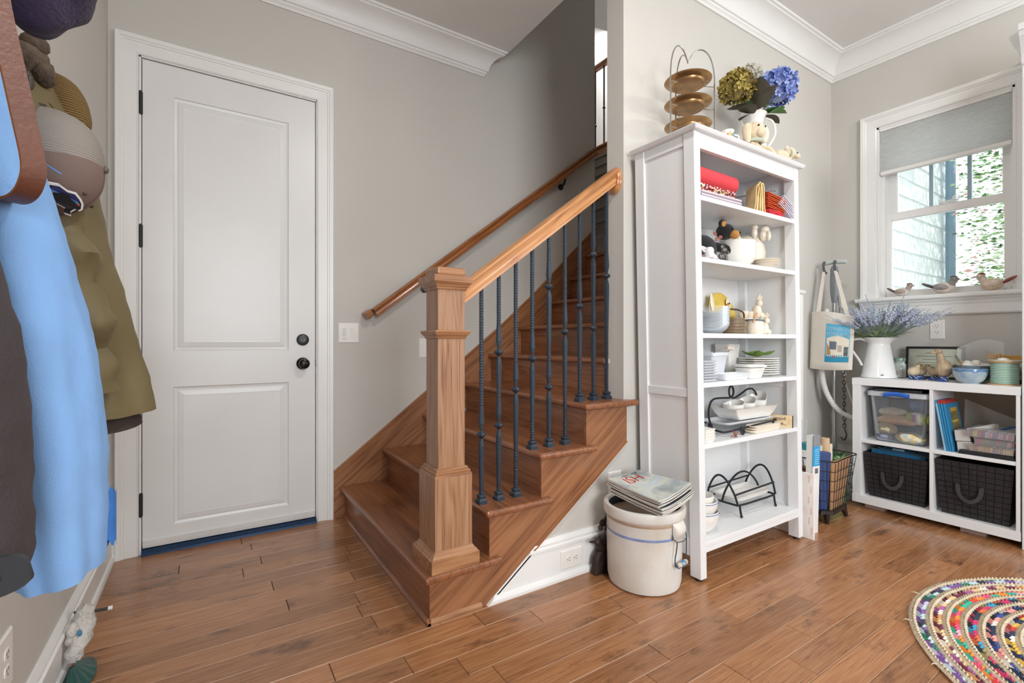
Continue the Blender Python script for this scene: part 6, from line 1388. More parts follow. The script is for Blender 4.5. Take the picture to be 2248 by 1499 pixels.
# ---- on the cube shelf
zt = .8122
LOC = (3.565, 1.275)
ej = thing('enamel_jug', 'tall white enamel jug with lavender on the left of the cube shelf', 'jug', LOC + (zt,))
part('body', M().lathe([(0, 0), (.088, 0), (.094, .004), (.093, .014), (.089, .02), (.060, .205), (.058, .212), (.062, .222), (.078, .250), (.081, .254), (.078, .256), (.059, .224), (.055, .212), (.057, .205), (.085, .02), (0, .014)], 40, LOC + (zt,), fn=lambda a, i, z: 1 + (.34 * max(0, math.cos(a + .75)) ** 8 if z > .24 else .12 * max(0, math.cos(a + .75)) ** 8 if z > .22 else 0)), plain('white_enamel', '#e9ebec', .15, coat=.4), ej, smooth=True)
part('rim_line', M().tube([(LOC[0] + .0805 * math.cos(a * PI / 20) * (1 + .34 * max(0, math.cos(a * PI / 20 + .75)) ** 8), LOC[1] + .0805 * math.sin(a * PI / 20) * (1 + .34 * max(0, math.cos(a * PI / 20 + .75)) ** 8), zt + .255) for a in range(40)], .0018, 6, True), BLACK, ej, smooth=True)
part('handle', M().tube([(LOC[0] - .03, LOC[1] + .055, zt + .232), (LOC[0] - .045, LOC[1] + .085, zt + .245), (LOC[0] - .055, LOC[1] + .125, zt + .235), (LOC[0] - .058, LOC[1] + .140, zt + .20), (LOC[0] - .055, LOC[1] + .118, zt + .16), (LOC[0] - .05, LOC[1] + .088, zt + .11), (LOC[0] - .05, LOC[1] + .072, zt + .075)], .0075, 8), plain('white_enamel_handle', '#e9ebec', .15), ej, smooth=True)
part('chip', M().ball((LOC[0] - .078, LOC[1] - .046, zt + .022), .006, .009, .0025, 8, 6, Matrix.Rotation(.6, 3, 'Z')), BLACK, ej)
lv = thing('lavender_bunch', 'bunch of faux lavender spilling out of the white enamel jug', 'flowers', LOC + (zt + .26,))
rlv = random.Random(6)
LVS = plain('lavender_stem', '#8d9c95', .8, var=.15); LVF = [plain('lavender_bud', '#b3bad2', .85, var=.12, scale=60), plain('pale_lavender_bud', '#ccd3de', .85, var=.1), plain('grey_lavender_bud', '#9aa8c2', .85, var=.1)]
for i in range(190):
    a = rlv.uniform(0, 2 * PI); sp_ = rlv.uniform(.15, 1.0) ** .7; out = .30 * sp_; L = rlv.uniform(.17, .27)
    d = Vector((.55 * out * math.cos(a) - .01, out * math.sin(a) * (1.0 if math.sin(a) < 0 else .72), L * (1.05 - .45 * sp_)))
    if i % 9 == 0: d *= 1.22
    b = Vector((LOC[0] + .05 * math.cos(a) * sp_, LOC[1] + .05 * math.sin(a) * sp_, zt + .235)); tip = b + d
    tip.x = min(tip.x, 3.745); mid = b + d * .5 + Vector((0, 0, .015)); mid.x = min(mid.x, 3.745)
    part('stem', M().tube([b, mid, tip], .0011, 4), LVS, lv)
    m = M(); n = 13
    for k in range(n):
        t = k / n; c = mid.lerp(tip, .15 + .85 * t) + Vector((rlv.uniform(-1, 1), rlv.uniform(-1, 1), rlv.uniform(-1, 1))) * .0045; m.ball(c, rlv.uniform(.0042, .0066) * (1.15 - .5 * t), n=5, m=3)
    part('flower_spike', m, LVF[i % 3], lv, kind='stuff')
for i in range(90):
    a = rlv.uniform(0, 2 * PI); b = Vector((LOC[0] + .04 * math.cos(a) - .01, LOC[1] + .05 * math.sin(a), zt + .245))
    part('leaf', leaf(b, (.55 * math.cos(a) - .25, 1.0 * math.sin(a), rlv.uniform(.5, 1.0)), rlv.uniform(.09, .15), .0085, .45), plain('sage_leaf_%d' % (i % 3), ('#8fa878', '#a3b98a', '#7d9a86')[i % 3], .7) if i < 3 else bpy.data.materials['sage_leaf_%d' % (i % 3)], lv, smooth=True)
jr = thing('glass_jar', 'clear glass jar with a grey green lid behind the enamel jug', 'jar', (3.655, 1.198, zt))
part('jar', M().lathe([(0, 0), (.030, 0), (.034, .004), (.034, .085), (.028, .095), (.028, .104), (.026, .104), (.025, .09), (.031, .083), (.031, .006), (0, .004)], 24, (3.655, 1.198, zt)), clear('jar_glass', '#e6efec', .2), jr, smooth=True)
part('lid', M().lathe([(0, 0), (.031, 0), (.032, .004), (.032, .018), (.028, .022), (0, .022)], 24, (3.655, 1.198, zt + .104)), plain('sage_metal_lid', '#87a096', .35, .4), jr, smooth=True)
part('contents', M().lathe([(0, .005), (.028, .005), (.029, .05), (.015, .058), (0, .056)], 16, (3.655, 1.198, zt)), blotch('mixed_buttons', ['#b39a8a', '#7d6f68', '#c9bdb0', '#94756c'], 90, .6), jr, smooth=True)
# framed certificate leaning on the wall
fr = thing('framed_certificate', 'black framed certificate leaning on the wall behind the wooden ducks', 'picture frame', (3.73, 1.055, zt))
FX = tr(3.725, 1.055, zt + .001) @ roty(.14)
for b4 in ((-.140, .140, 0, .014), (-.140, .140, .184, .198), (-.140, -.126, .014, .184), (.126, .140, .014, .184)): part('frame_bar', M().box(0, .014, b4[0], b4[1], b4[2], b4[3]).xf(FX), BLACK, fr, bevel=.002)
part('paper', M().box(.006, .010, -.127, .127, .013, .185).xf(FX), plain('cream_certificate', '#e3dfcd', .5, var=.04), fr)
part('glass', M().box(.0035, .0045, -.127, .127, .013, .185).xf(FX), pane_glass('picture_glass'), fr)
GRI = plain('faded_ink', '#a6a18c', .7)
for k, (y, z, w) in enumerate(((0, .158, .08), (0, .138, .17), (0, .118, .11), (0, .098, .15), (0, .085, .13), (0, .07, .10), (-.06, .035, .06), (.06, .035, .06))): part('printed_line', M().box(.0052, .0062, y - w / 2, y + w / 2, z - .0022, z + .0022).xf(FX), GRI, fr)
# ducks with polka dot boots
DUCKW = wood('pale_duck_wood', '#d3c3a8', '#c2ae90', '#9a846a', 'Z', .55, 2.2, .08); DUCKH = wood('brown_duck_head', '#a88f72', '#8d7458', '#665038', 'Z', .5, 2.4, .06); DUCKM = wood('tan_duck_wood', '#bba88c', '#a59074', '#7d6a54', 'Z', .5, 2.0, .06)
BOOT = blotch('navy_boot', ['#1f3f86', '#24488f', '#1c3978'], 30, .4); DOTW = plain('white_dot', '#eef1f5', .5)
def duck(label, c, s, face, body, head, tall=False):
    """face: heading angle of the beak"""
    t = thing('wooden_duck', label, 'duck figurine', (c[0], c[1], zt), face, 'wooden ducks in polka dot boots')
    h = .026 * s
    for sy_ in (-1, 1):
        b = part('boot', M().lathe([(0, 0), (.013 * s, 0), (.014 * s, .004 * s), (.011 * s, .014 * s), (.012 * s, h), (0, h)], 12, (-.002 * s, sy_ * .014 * s, 0)).ball((.012 * s, sy_ * .017 * s, .0075 * s), .017 * s, .0095 * s, .0075 * s, 10, 7), BOOT, t, smooth=True, world=False)
        rr_ = random.Random(3)
        for k in range(12):
            a = k * 1.9; z = .006 * s + (h - .008 * s) * (k / 12); part('dot', M().ball((-.002 * s + .0118 * s * math.cos(a) * 1.03, sy_ * .014 * s + .0118 * s * math.sin(a) * 1.03, z), .0026 * s, n=6, m=4), DOTW, b, world=False)
    if tall:
        part('body', M().ball((-.002 * s, 0, .066 * s), .034 * s, .028 * s, .045 * s, 20, 14).tube([(.004 * s, 0, .09 * s), (.012 * s, 0, .12 * s), (.016 * s, 0, .142 * s)], lambda u: (.020 - .008 * u) * s, 14).ball((-.030 * s, 0, .052 * s), .014 * s, .012 * s, .012 * s), body, t, smooth=True, world=False)
        part('head', M().ball((.020 * s, 0, .152 * s), .016 * s, .013 * s, .014 * s, 16, 10), body, t, smooth=True, world=False)
        part('beak', M().ball((.040 * s, 0, .147 * s), .015 * s, .010 * s, .0065 * s, 12, 8), head, t, smooth=True, world=False)
        ez = .156 * s; ex = .026 * s
    else:
        part('body', M().ball((-.004 * s, 0, .048 * s), .034 * s, .026 * s, .026 * s, 20, 14).tube([(.012 * s, 0, .055 * s), (.024 * s, 0, .070 * s), (.030 * s, 0, .080 * s)], lambda u: (.016 - .004 * u) * s, 12), body, t, smooth=True, world=False)
        part('head', M().ball((.032 * s, 0, .084 * s), .014 * s, .012 * s, .012 * s, 16, 10), head, t, smooth=True, world=False)
        part('beak', M().ball((.050 * s, 0, .080 * s), .014 * s, .009 * s, .0055 * s, 12, 8), head, t, smooth=True, world=False)
        ez = .088 * s; ex = .037 * s
    for sy_ in (-1, 1): part('eye', M().ball((ex, sy_ * .0115 * s, ez), .002 * s, n=6, m=4), EYE, t, world=False)
duck('small pale wooden duck turned aside, leftmost of the four ducks', (3.575, 1.098), 1.02, math.radians(-20), DUCKW, DUCKH)
duck('small wooden duck half hidden behind the leftmost duck', (3.625, 1.082), .95, math.radians(-70), DUCKW, DUCKH)
duck('small brown headed wooden duck facing left behind the tall duck', (3.600, 1.012), .98, math.radians(95), DUCKM, DUCKH)
duck('tall wooden duck with upright neck in blue dotted boots', (3.540, .955), 1.12, math.radians(120), DUCKM, DUCKM, True)
# bowls, cotton, spoon, spool, scissors, boxes
BGL = blotch('blue_drip_glaze', ['#7f9ab8', '#9db2c2', '#b3c1c6', '#c0c8c6', '#8aa2bc'], 12, .2, False)
b1 = thing('pottery_bowl', 'blue drip glazed pottery bowl on the front of the cube shelf', 'bowl', (3.505, .835, zt))
part('bowl', bowl(M(), (3.505, .835, zt), .072, .078, .52, .005), BGL, b1, smooth=True)
part('drip_band', M().lathe([(.0722, .0795), (.0728, .078), (.0716, .066), (.0708, .066)], 40, (3.505, .835, zt), fn=lambda a, i, z: 1 if z > .06 else 1 + .0001).warp(lambda p: Vector((p.x, p.y, p.z - (.010 * max(0, math.sin(7 * math.atan2(p.y - .835, p.x - 3.505) + 1)) ** 3 if p.z < zt + .072 else 0)))), plain('deep_blue_glaze', '#5d7ea8', .2, var=.3, scale=30), b1, smooth=True)
sn = thing('brass_spoon', 'small metal spoon with a ring end leaning in the blue pottery bowl', 'spoon', (3.50, .85, zt + .02))
part('handle', M().tube([(3.515, .845, zt + .03), (3.490, .872, zt + .115), (3.480, .888, zt + .150)], lambda t: .0028 + .003 * t, 8), plain('tarnished_silver', '#7f776c', .3, .8), sn, smooth=True)
part('ring_end', M().tube([(3.492 + .0 * a, .872 + .010 * math.cos(a * PI / 6), zt + .112 + .010 * math.sin(a * PI / 6)) for a in range(12)], .0035, 6, True), plain('pale_brass', '#c9b98a', .3, .6), sn, smooth=True)
b2 = thing('grey_bowl', 'grey pottery bowl of white cotton behind the blue bowl', 'bowl', (3.635, .850, zt))
part('bowl', bowl(M(), (3.635, .850, zt), .088, .092, .45, .005), plain('grey_blue_glaze', '#6f8085', .3, var=.15, scale=10), b2, smooth=True)
ct = thing('cotton_wool', 'mound of white cotton in the grey bowl', 'cotton', (3.635, .850, zt + .05))
cm_ = M(); rcw = random.Random(2)
for i in range(26):
    a = rcw.uniform(0, 6.28); r = .062 * rcw.random() ** .5; cm_.ball((3.635 + r * math.cos(a), .850 + r * math.sin(a), zt + .088 + .022 * (1 - r / .062) + rcw.uniform(-.005, .008)), rcw.uniform(.014, .024), None, rcw.uniform(.010, .016), 8, 6)
part('tuft', cm_, plain('white_cotton', '#e8e4dc', .95, bump=.5, bscale=120), ct, smooth=True, kind='stuff')
def sleeve(u, v): return Vector((3.715 + .02 * math.sin(5 * u), .94 - .20 * u, zt + .085 + (.105 + .05 * math.sin(2.5 * u)) * v))
solo('plastic_bag', M().grid(sleeve, 16, 8).grid(lambda u, v: sleeve(u, v) + Vector((.002, 0, 0)), 16, 8), clear('bag_film', '#f1f0ee', .22, .2), 'clear plastic bag standing up behind the cotton bowl', 'bag', smooth=True)
MINT = bands('mint_cord', ['#a9c8b8', '#8fb3a2', '#b9d3c6'], 'Z', 30, .7, .3, .2); KRFT = plain('kraft_card', '#c9a07a', .8, var=.06)
so = thing('cord_spool', 'large cardboard spool wound with mint green cord at the right of the cube shelf', 'spool', (3.525, .704, zt))
part('flange', M().lathe([(0, 0), (.066, 0), (.066, .006), (0, .006)], 40, (3.525, .704, zt)), KRFT, so); part('flange', M().lathe([(0, .118), (.062, .118), (.064, .124), (.064, .128), (0, .128)], 40, (3.525, .704, zt)), KRFT, so)
part('disc_top', M().lathe([(0, .128), (.0645, .128), (.0645, .131), (0, .131)], 40, (3.525, .704, zt)), plain('mint_paper', '#b4cdc2', .7), so)
for k in range(13): part('cord_turn', M().tube([(3.525 + .0505 * math.cos(a * PI / 16), .704 + .0505 * math.sin(a * PI / 16), zt + .0107 + .0086 * k) for a in range(32)], .0045, 6, True), MINT, so, smooth=True)
part('core', M().lathe([(.046, .006), (.046, .118)], 24, (3.525, .704, zt)), MINT, so)
solo('shell_dish', M().ball((3.520, .708, zt + .1312), .030, .026, .012, 16, 8).warp(lambda p: Vector((p.x, p.y, max(p.z, zt + .1312)))), POT, 'small white rounded lid lying on the mint cord spool', 'lid', smooth=True)
for i, (h, mt, lab) in enumerate(((.022, '#5a4334', 'dark brown book lying lowest behind the blue bowl'), (.026, '#b9aa94', 'beige box lying second in the pile behind the spool'), (.020, '#a88468', 'tan box lying third in the pile behind the spool'), (.024, '#c4b48f', 'straw coloured box lying on top of the pile behind the spool'))):
    z0 = zt + (0, .0225, .049, .0695)[i]
    solo('small_box', M().box(3.605 + .004 * i, 3.745, .655, .745 + .006 * (i % 2) - .004 * i, z0, z0 + h - .001), plain('pile_%d' % i, mt, .7, var=.15, scale=30), lab, 'box', 'boxes piled behind the spool', bevel=.002)
ru = solo('wooden_ruler', M().box(3.615, 3.632, .635, .742, zt + .1305, zt + .152).xf(Matrix.Identity(4)), plain('orange_wood_ruler', '#c98f3f', .5, var=.08), 'orange wooden ruler lying on the boxes behind the spool', 'ruler')
ss = thing('orange_scissors', 'scissors with orange ring handles lying behind the mint spool', 'scissors', (3.600, .748, zt + .0935))
OR = plain('orange_plastic', '#cf9548', .4)
for y in (.770, .737): part('ring_handle', M().tube([(3.592, y + .012 * math.cos(a * PI / 8), zt + .144 + .014 * math.sin(a * PI / 8)) for a in range(16)], .004, 7, True), OR, ss, smooth=True)
part('blade', M().hexa([(3.589, .700, zt + .124), (3.595, .700, zt + .124), (3.595, .765, zt + .124), (3.589, .765, zt + .124)], [(3.589, .700, zt + .132), (3.595, .700, zt + .132), (3.595, .765, zt + .132), (3.589, .765, zt + .132)]), OR, ss)
part('pivot', M().tube([(3.592, .752, zt + .094), (3.592, .752, zt + .132)], .006, 8), OR, ss, smooth=True)
# ---- birds on the sill
def bird(label, c, s, face, cols, tail_up=.25):
    t = thing('ceramic_bird', label, 'bird figurine', (c[0], c[1], 1.3302), face)
    A, B, C_ = (plain('bird_%s_%d' % (x[1:], int(s * 100)), x, .35, var=.2, scale=40) for x in cols)
    part('body', M().ball((0, 0, .030 * s), .042 * s, .024 * s, .028 * s, 18, 12).warp(lambda p: Vector((p.x, p.y, max(p.z, 0)))), A, t, smooth=True, world=False)
    part('head', M().tube([(.025 * s, 0, .042 * s), (.036 * s, 0, .062 * s)], .016 * s, 10).ball((.040 * s, 0, .070 * s), .018 * s, .015 * s, .016 * s), B, t, smooth=True, world=False)
    part('cap', M().ball((.038 * s, 0, .080 * s), .015 * s, .012 * s, .009 * s), C_, t, smooth=True, world=False)
    part('beak', M().lathe([(.004 * s, 0), (0, .014 * s)], 8).xf(tr(.055 * s, 0, .069 * s) @ roty(PI / 2)), C_, t, smooth=True, world=False)
    part('tail', M().ball((-.055 * s, 0, .044 * s), .034 * s, .010 * s, .008 * s, 12, 8, Matrix.Rotation(tail_up, 3, 'Y')), C_, t, smooth=True, world=False)
    for sy_ in (-1, 1):
        part('wing', M().ball((-.010 * s, sy_ * .021 * s, .034 * s), .030 * s, .007 * s, .015 * s, 12, 8, Matrix.Rotation(.2, 3, 'Y')), B if cols[0] != cols[1] else C_, t, smooth=True, world=False)
        part('eye', M().ball((.048 * s, sy_ * .012 * s, .073 * s), .0022 * s, n=6, m=4), EYE, t, world=False)
bird('small ceramic bird with raised head at the left end of the window sill', (3.775, 1.222), .95, math.radians(-75), ('#cfc6bd', '#a89a8c', '#6f5a55'), .6)
bird('ceramic bird with grey wings in the middle of the window sill', (3.775, 1.018), 1.2, math.radians(-80), ('#d6c8bd', '#8f8a88', '#5a5555'), .45)
bird('ceramic hen like bird with a red cap at the right of the window sill', (3.775, .805), 1.22, math.radians(85), ('#d9c4a8', '#d8c9ba', '#8d4a40'), .5)
gl = thing('glass_dove', 'clear glass ornament perched on the middle rail of the window', 'ornament', (3.875, 1.02, 1.892))
part('body', M().ball((3.872, 1.02, 1.905), .014, .050, .013, 14, 8).ball((3.872, .985, 1.925), .008, .020, .018, 12, 8).ball((3.872, 1.055, 1.915), .006, .012, .020, 12, 8), clear('cut_glass', '#ffffff', .45, .02), gl, smooth=True)

# ================================================================== TALL CABINET AT THE RIGHT EDGE
hc = thing('tall_cabinet', 'tall white cabinet with cornice at the right edge of the room', 'cabinet', (3.60, .40, 0))
part('carcass', M().box(3.425, 3.79, .05, .6235, 0, 2.42), SHELF, hc, bevel=.003)
cq = [(3.425, 2.42), (3.418, 2.43), (3.412, 2.47), (3.385, 2.52), (3.365, 2.545), (3.365, 2.565), (3.355, 2.57), (3.355, 2.60), (3.79, 2.60), (3.79, 2.42)]
part('cornice', M().prism(cq, 'y', .05, .6235).prism([(.6235 + (3.425 - x) * .62 if x < 3.5 else .6235, z) for x, z in cq[:8]] + [(.60, 2.60), (.60, 2.42)], 'x', 3.425, 3.79), SHELF, hc, kind='stuff')
part('door', rect_loft(M(), .08, .59, .10, 2.38, [(0, 0), (0, -.018), (.06, -.018), (.066, -.012), (.07, -.012)], lambda a, d, z: (3.424 + d, a, z)), SHELF, hc)

# ================================================================== RUG
rg = thing('braided_rug', 'round braided jute rug with colourful rag braids on the wooden floor', 'rug', (2.469, -.02, .0005))
JUTE = plain('jute_braid', '#d8c9ae', .95, var=.14, scale=70, bump=.6, bscale=180)
RC = [['#7f5aa0', '#b7c9cf', '#3b3f4c', '#2f7d66', '#c2b7d0'], ['#6f3045', '#d6b98c', '#e4dcd0', '#a85a9a', '#c98f5c'], ['#3fae95', '#e08a3c', '#e2557a', '#d8493c', '#e3a7b5'], ['#2f3648', '#c23a64', '#3f9ac0', '#cf6a3a', '#9a8f5c'], ['#2a3350', '#e0968f', '#3a4f8e', '#d9cfc4', '#232a3a'], ['#d9b24a', '#2f3858', '#c2493f', '#e4dccd', '#c97a86'], ['#c73a42', '#2f3a60', '#cc3f7d', '#323c5a', '#d95a70'], ['#3b2f3a', '#d58a8e', '#33363f', '#e0c98a', '#5a3f50'], ['#e09b3a', '#33384a', '#d8b06a', '#ded3c2', '#4a4f5e']]
rcm = {}
R0 = .762; ring_w = .0235
rrg = random.Random(14)
def braid(r, mats_idx, n_mi, jute):
    n = int(2 * PI * r / (.016 if jute else .021)); m = M(); w = ring_w * .54
    for s in (0, 1):
        for i in range(n):
            a = 2 * PI * (i + .5 * s) / n; tilt = .55 * (1 if s else -1); rr_ = r + (.006 if s else -.006); L = .0125 if jute else .0165
            c = Vector((rr_ * math.cos(a), rr_ * math.sin(a), .0085 + (.001 * math.sin(i * 7.1)))); td = a + PI / 2 + tilt
            u = Vector((math.cos(td), math.sin(td), 0)); v = Vector((-u.y, u.x, 0)); hz = .0065; hw = .0058 if jute else .0075
            m.mi = (mats_idx[(i + s * 3) // 2 % len(mats_idx)] if not jute else 0)
            if not jute and (i // 23 + s) % 3 == 2: m.mi = (m.mi + 1) % n_mi
            vs = [c - u * L, c - v * hw - Vector((0, 0, .003)), c + v * hw - Vector((0, 0, .003)), c + u * L, c + Vector((0, 0, hz))]
            m.add([tuple(p) for p in vs], [(0, 1, 4), (1, 3, 4), (3, 2, 4), (2, 0, 4)])
    return m
k = 0; r = R0 - .012
while r > .05:
    jute = (k % 2 == 0)
    if jute: part('jute_braid', braid(r, [0], 1, True), JUTE, rg, world=False, smooth=True, angle=80, kind='stuff')
    else:
        cols = RC[(k // 2) % len(RC)]
        for c_ in cols:
            if c_ not in rcm: rcm[c_] = plain('rag_' + c_[1:], c_, .9, var=.12, scale=60)
        part('rag_braid', braid(r, [0, 1, 0, 2, 1, 3, 0, 4], 5, False), [rcm[c_] for c_ in cols], rg, world=False, smooth=True, angle=80, kind='stuff')
    r -= ring_w; k += 1
part('backing', M().lathe([(0, 0), (R0 - .012, 0), (R0 - .012, .0055), (0, .0055)], 96), plain('jute_backing', '#c9b899', .95, var=.15, scale=50), rg, world=False)
fz = M()
for a_, l in ((2.9, .02), (3.2, .03), (3.45, .035), (3.5, .028), (2.2, .02), (2.55, .02)):
    a_ = a_ - .6; p = Vector((R0 * math.cos(a_), R0 * math.sin(a_), .008)); d = Vector((math.cos(a_ + .5), math.sin(a_ + .5), .1)); fz.tube([p - d * .01, p + d * l * .5 + Vector((0, 0, .004)), p + d * l], lambda t: .003 * (1 - .8 * t), 5)
part('frayed_end', fz, JUTE, rg, world=False, kind='stuff')
# ================================================================== COATS ON THE LEFT WALL
def garment(secs, folds, nu=40, nv=44, seed=0, close=True, wr=0.0):
    """secs: (z, cx, cy, rx, ry) from the top down; folds: (count, depth, drift)"""
    def at(t):
        x = t * (len(secs) - 1); i = min(int(x), len(secs) - 2); f = x - i
        P = [secs[max(i - 1, 0)], secs[i], secs[i + 1], secs[min(i + 2, len(secs) - 1)]]
        return [.5 * (2 * b + (c - a) * f + (2 * a - 5 * b + 4 * c - d) * f * f + (3 * b - a - 3 * c + d) * f ** 3) for a, b, c, d in zip(*P)]
    def fn(u, v):
        z, cx_, cy_, rx, ry = at(v); a = 2 * PI * u
        k = 1 + sum(d * (.25 + .75 * v) * math.sin(n * a + ph * v + seed) for n, d, ph in folds)
        x = cx_ + rx * k * math.cos(a); y = cy_ + ry * k * math.sin(a)
        q = Vector((x * 9, y * 9, z * 6 + seed)); n1 = mnoise.noise(q) * .012 + (mnoise.noise(Vector((x * 22, y * 22, z * 30 + seed))) * wr if wr else 0)
        return Vector((max(XL + .004, x + n1 * math.cos(a)), y + n1 * math.sin(a), z + .004 * math.sin(3 * a + seed) * v))
    m = M().grid(fn, nu, nv, True)
    m.face(*[i * nv for i in range(nu)])
    # hem turned inwards
    b = len(m.v)
    for i in range(nu):
        p = Vector(m.v[i * nv + nv - 1]); c = Vector((secs[-1][1], secs[-1][2], p.z)); m.v.append(tuple(p.lerp(c, .10) + Vector((0, 0, .03))))
    for i in range(nu): j = (i + 1) % nu; m.face(i * nv + nv - 1, j * nv + nv - 1, b + j, b + i)
    return m
RACKW = plain('weathered_driftwood', '#5f5145', .8, var=.45, scale=30, bump=.7, bscale=70)
ANT = plain('dark_antler', '#4a423c', .5, var=.35, scale=25, bump=.4, bscale=60)
rk = thing('coat_rack', 'rustic carved coat rack with dark antler hooks on the left wall', 'coat rack', (XL, 1.10, 1.60))
part('rail_board', M().box(XL, XL + .022, .25, 1.56, 1.60, 1.68), RACKW, rk, bevel=.004)
for yk in (1.47, 1.12, .78, .45):
    part('burr', M().ball((XL + .050, yk, 1.660), .048, .036, .040, 18, 12).ball((XL + .066, yk + .01, 1.705), .028, .026, .024, 12, 8).ball((XL + .084, yk - .005, 1.640), .022, .024, .030, 12, 8).ball((XL + .070, yk, 1.672), .026, .02, .02, 12, 8).warp(lambda p: p + Vector((1, 0, 0)) * .006 * mnoise.noise(p * 60) + Vector((0, 0, .006)) * mnoise.noise(p * 50)), RACKW, rk, smooth=True)
    part('antler', M().tube([(XL + .02, yk - .01, 1.635), (XL + .040, yk - .01, 1.598), (XL + .060, yk - .012, 1.572), (XL + .085, yk - .014, 1.562), (XL + .100, yk - .015, 1.570)], lambda t: .013 - .006 * t, 10), ANT, rk, smooth=True)
    part('antler', M().tube([(-.350, yk - .03, 1.645), (-.324, yk - .045, 1.605), (-.327, yk - .05, 1.574), (-.314, yk - .05, 1.553), (-.294, yk - .05, 1.549)], lambda t: .013 - .007 * t, 10), ANT, rk, smooth=True)
    part('tine', M().tube([(XL + .025, yk + .01, 1.64), (XL + .055, yk + .02, 1.617), (XL + .080, yk + .02, 1.606)], lambda t: .010 - .005 * t, 10), ANT, rk, smooth=True)
# olive jacket
OLV = plain('olive_waxed_cotton', '#6f6343', .6, var=.10, scale=7, bump=.12, bscale=240)
oj = thing('olive_jacket', 'olive green jacket with brown corduroy collar hanging nearest the door', 'jacket', (-.27, 1.56, .80))
part('body', garment([(1.645, -.345, 1.53, .035, .07), (1.57, -.335, 1.54, .060, .13), (1.48, -.322, 1.55, .075, .16), (1.30, -.305, 1.56, .092, .17), (1.10, -.285, 1.57, .115, .17), (.95, -.268, 1.58, .130, .17), (.862, -.258, 1.58, .135, .165)], [(5, .06, 1.2), (9, .035, 2.5)], seed=1.0, wr=.004), OLV, oj, smooth=True)
part('lining', garment([(1.00, -.280, 1.57, .085, .12), (.90, -.268, 1.58, .104, .138), (.825, -.264, 1.58, .118, .148)], [(5, .03, 1)], 32, 12, seed=1), plain('dark_jacket_lining', '#3b322c', .85, var=.2), oj, smooth=True)
def slv(t):
    n = mnoise.noise(Vector((0, t * 14, 3.3)))
    return .060 + .013 * math.sin(t * 30) * (1 - .7 * t) + .012 * n
sm = M().tube([(-.318, 1.41, 1.50), (-.298, 1.39, 1.38), (-.272, 1.385, 1.26), (-.250, 1.385, 1.14), (-.235, 1.39, 1.02), (-.225, 1.395, .925)], .05, 20)
SLP = [Vector(p) for p in ((-.318, 1.41, 1.50), (-.298, 1.39, 1.38), (-.272, 1.385, 1.26), (-.250, 1.385, 1.14), (-.235, 1.39, 1.02), (-.225, 1.395, .925))]
def along(P, t):
    x = t * (len(P) - 1); i = min(int(x), len(P) - 2); return P[i].lerp(P[i + 1], x - i)
part('sleeve', M().tube([along(SLP, i / 30) for i in range(31)], slv, 22).warp(lambda p: p + Vector((1, -1, 0)) * .016 * mnoise.noise(Vector((p.x * 12, p.y * 12, p.z * 26)))), OLV, oj, smooth=True)
CORD = bands('brown_corduroy', ['#4f3d20', '#7d6336', '#8e7242'], 'Z', 55, .85, 1.6, .6)
def collar_w(p):
    q = p - Vector((-.305, 1.56, 1.585)); return p + q.normalized() * (.018 * mnoise.noise(p * 13) + .006 * math.sin(38 * p.x - 20 * p.z))
part('collar', M().ball((-.308, 1.56, 1.600), .066, .055, .092, 30, 22, Matrix.Rotation(-.32, 3, 'Y')).warp(collar_w), CORD, oj, smooth=True)
# trucker cap
CMESH = bands('grey_cap_mesh', ['#6f6a66', '#b5aca0', '#7d7873'], 'Z', 62, .7, .6, .4); CBR = plain('taupe_cap_cotton', '#7d6a62', .85, var=.05, bump=.15, bscale=300)
cp_ = thing('trucker_cap', 'taupe trucker cap with grey mesh back hanging on the coat rack', 'cap', (-.275, 1.335, 1.30))
cc = Vector((-.277, 1.335, 1.403))
def dome(lo, hi, k):
    def f(u, v):   # u around, v from rim to apex
        a = lo + (hi - lo) * u; t = v * PI / 2
        return cc + Vector((.092 * math.sin(t) ** 1.0 * k, .095 * k * math.cos(t) ** .75 * math.cos(a), (.112 if math.sin(a) > 0 else .104) * k * math.cos(t) ** .75 * math.sin(a) + .006 * math.sin(t)))
    return f
def cap_half(lo, hi, mt, nm):
    part(nm, M().grid(lambda u, v: dome(lo, hi, 1)(u, min(v, .999)), 26, 14).grid(lambda u, v: dome(lo, hi, .975)(u, min(v, .999)), 26, 14), mt, cp_, smooth=True)
cap_half(0, PI, CMESH, 'mesh_back'); cap_half(PI, 2 * PI, CBR, 'front_panel')
part('button', M().ball(cc + Vector((.094, 0, .006)), .006, .008, .008), plain('grey_button', '#5f5b58', .6), cp_, smooth=True)
part('seam', M().tube([dome(-PI / 2, 0, 1.006)(.0, t / 12 * .99) for t in range(13)], .0016, 5), plain('cap_seam', '#66564f', .8), cp_)
for a, t in ((PI + .95, .52), (PI + 1.9, .52)): part('eyelet', M().ball(dome(a, a, 1.002)(0, t), .0045, n=10, m=6), plain('taupe_thread', '#5b4c46', .8), cp_, smooth=True)
PC = Vector((-.2385, 1.262, 1.318)); PN = Vector((.42, -.72, -.55)).normalized(); PX = Vector((.90, .30, .32)); PX = (PX - PN * PX.dot(PN)).normalized(); PY = PN.cross(PX)
if PY.z < 0: PY = -PY
PX = Matrix.Rotation(-.72, 3, PN if PY.dot(PN.cross(PX)) > 0 else -PN) @ PX; PY = PN.cross(PX); PY = PY if PY.z > 0 else -PY
def patch(nm, pts, col, e):
    P = [PC + PX * ((x - .5) * .066) + PY * ((y - .5) * .044) + PN * (e + .004 - .9 * (((x - .5) * .066) ** 2 + ((y - .5) * .044) ** 2) / .2) for x, y in pts]; Q = [p - PN * .004 for p in P]
    part(nm, loft(M(), [Q, P]), plain(nm + '_thread', col, .8), cp_)
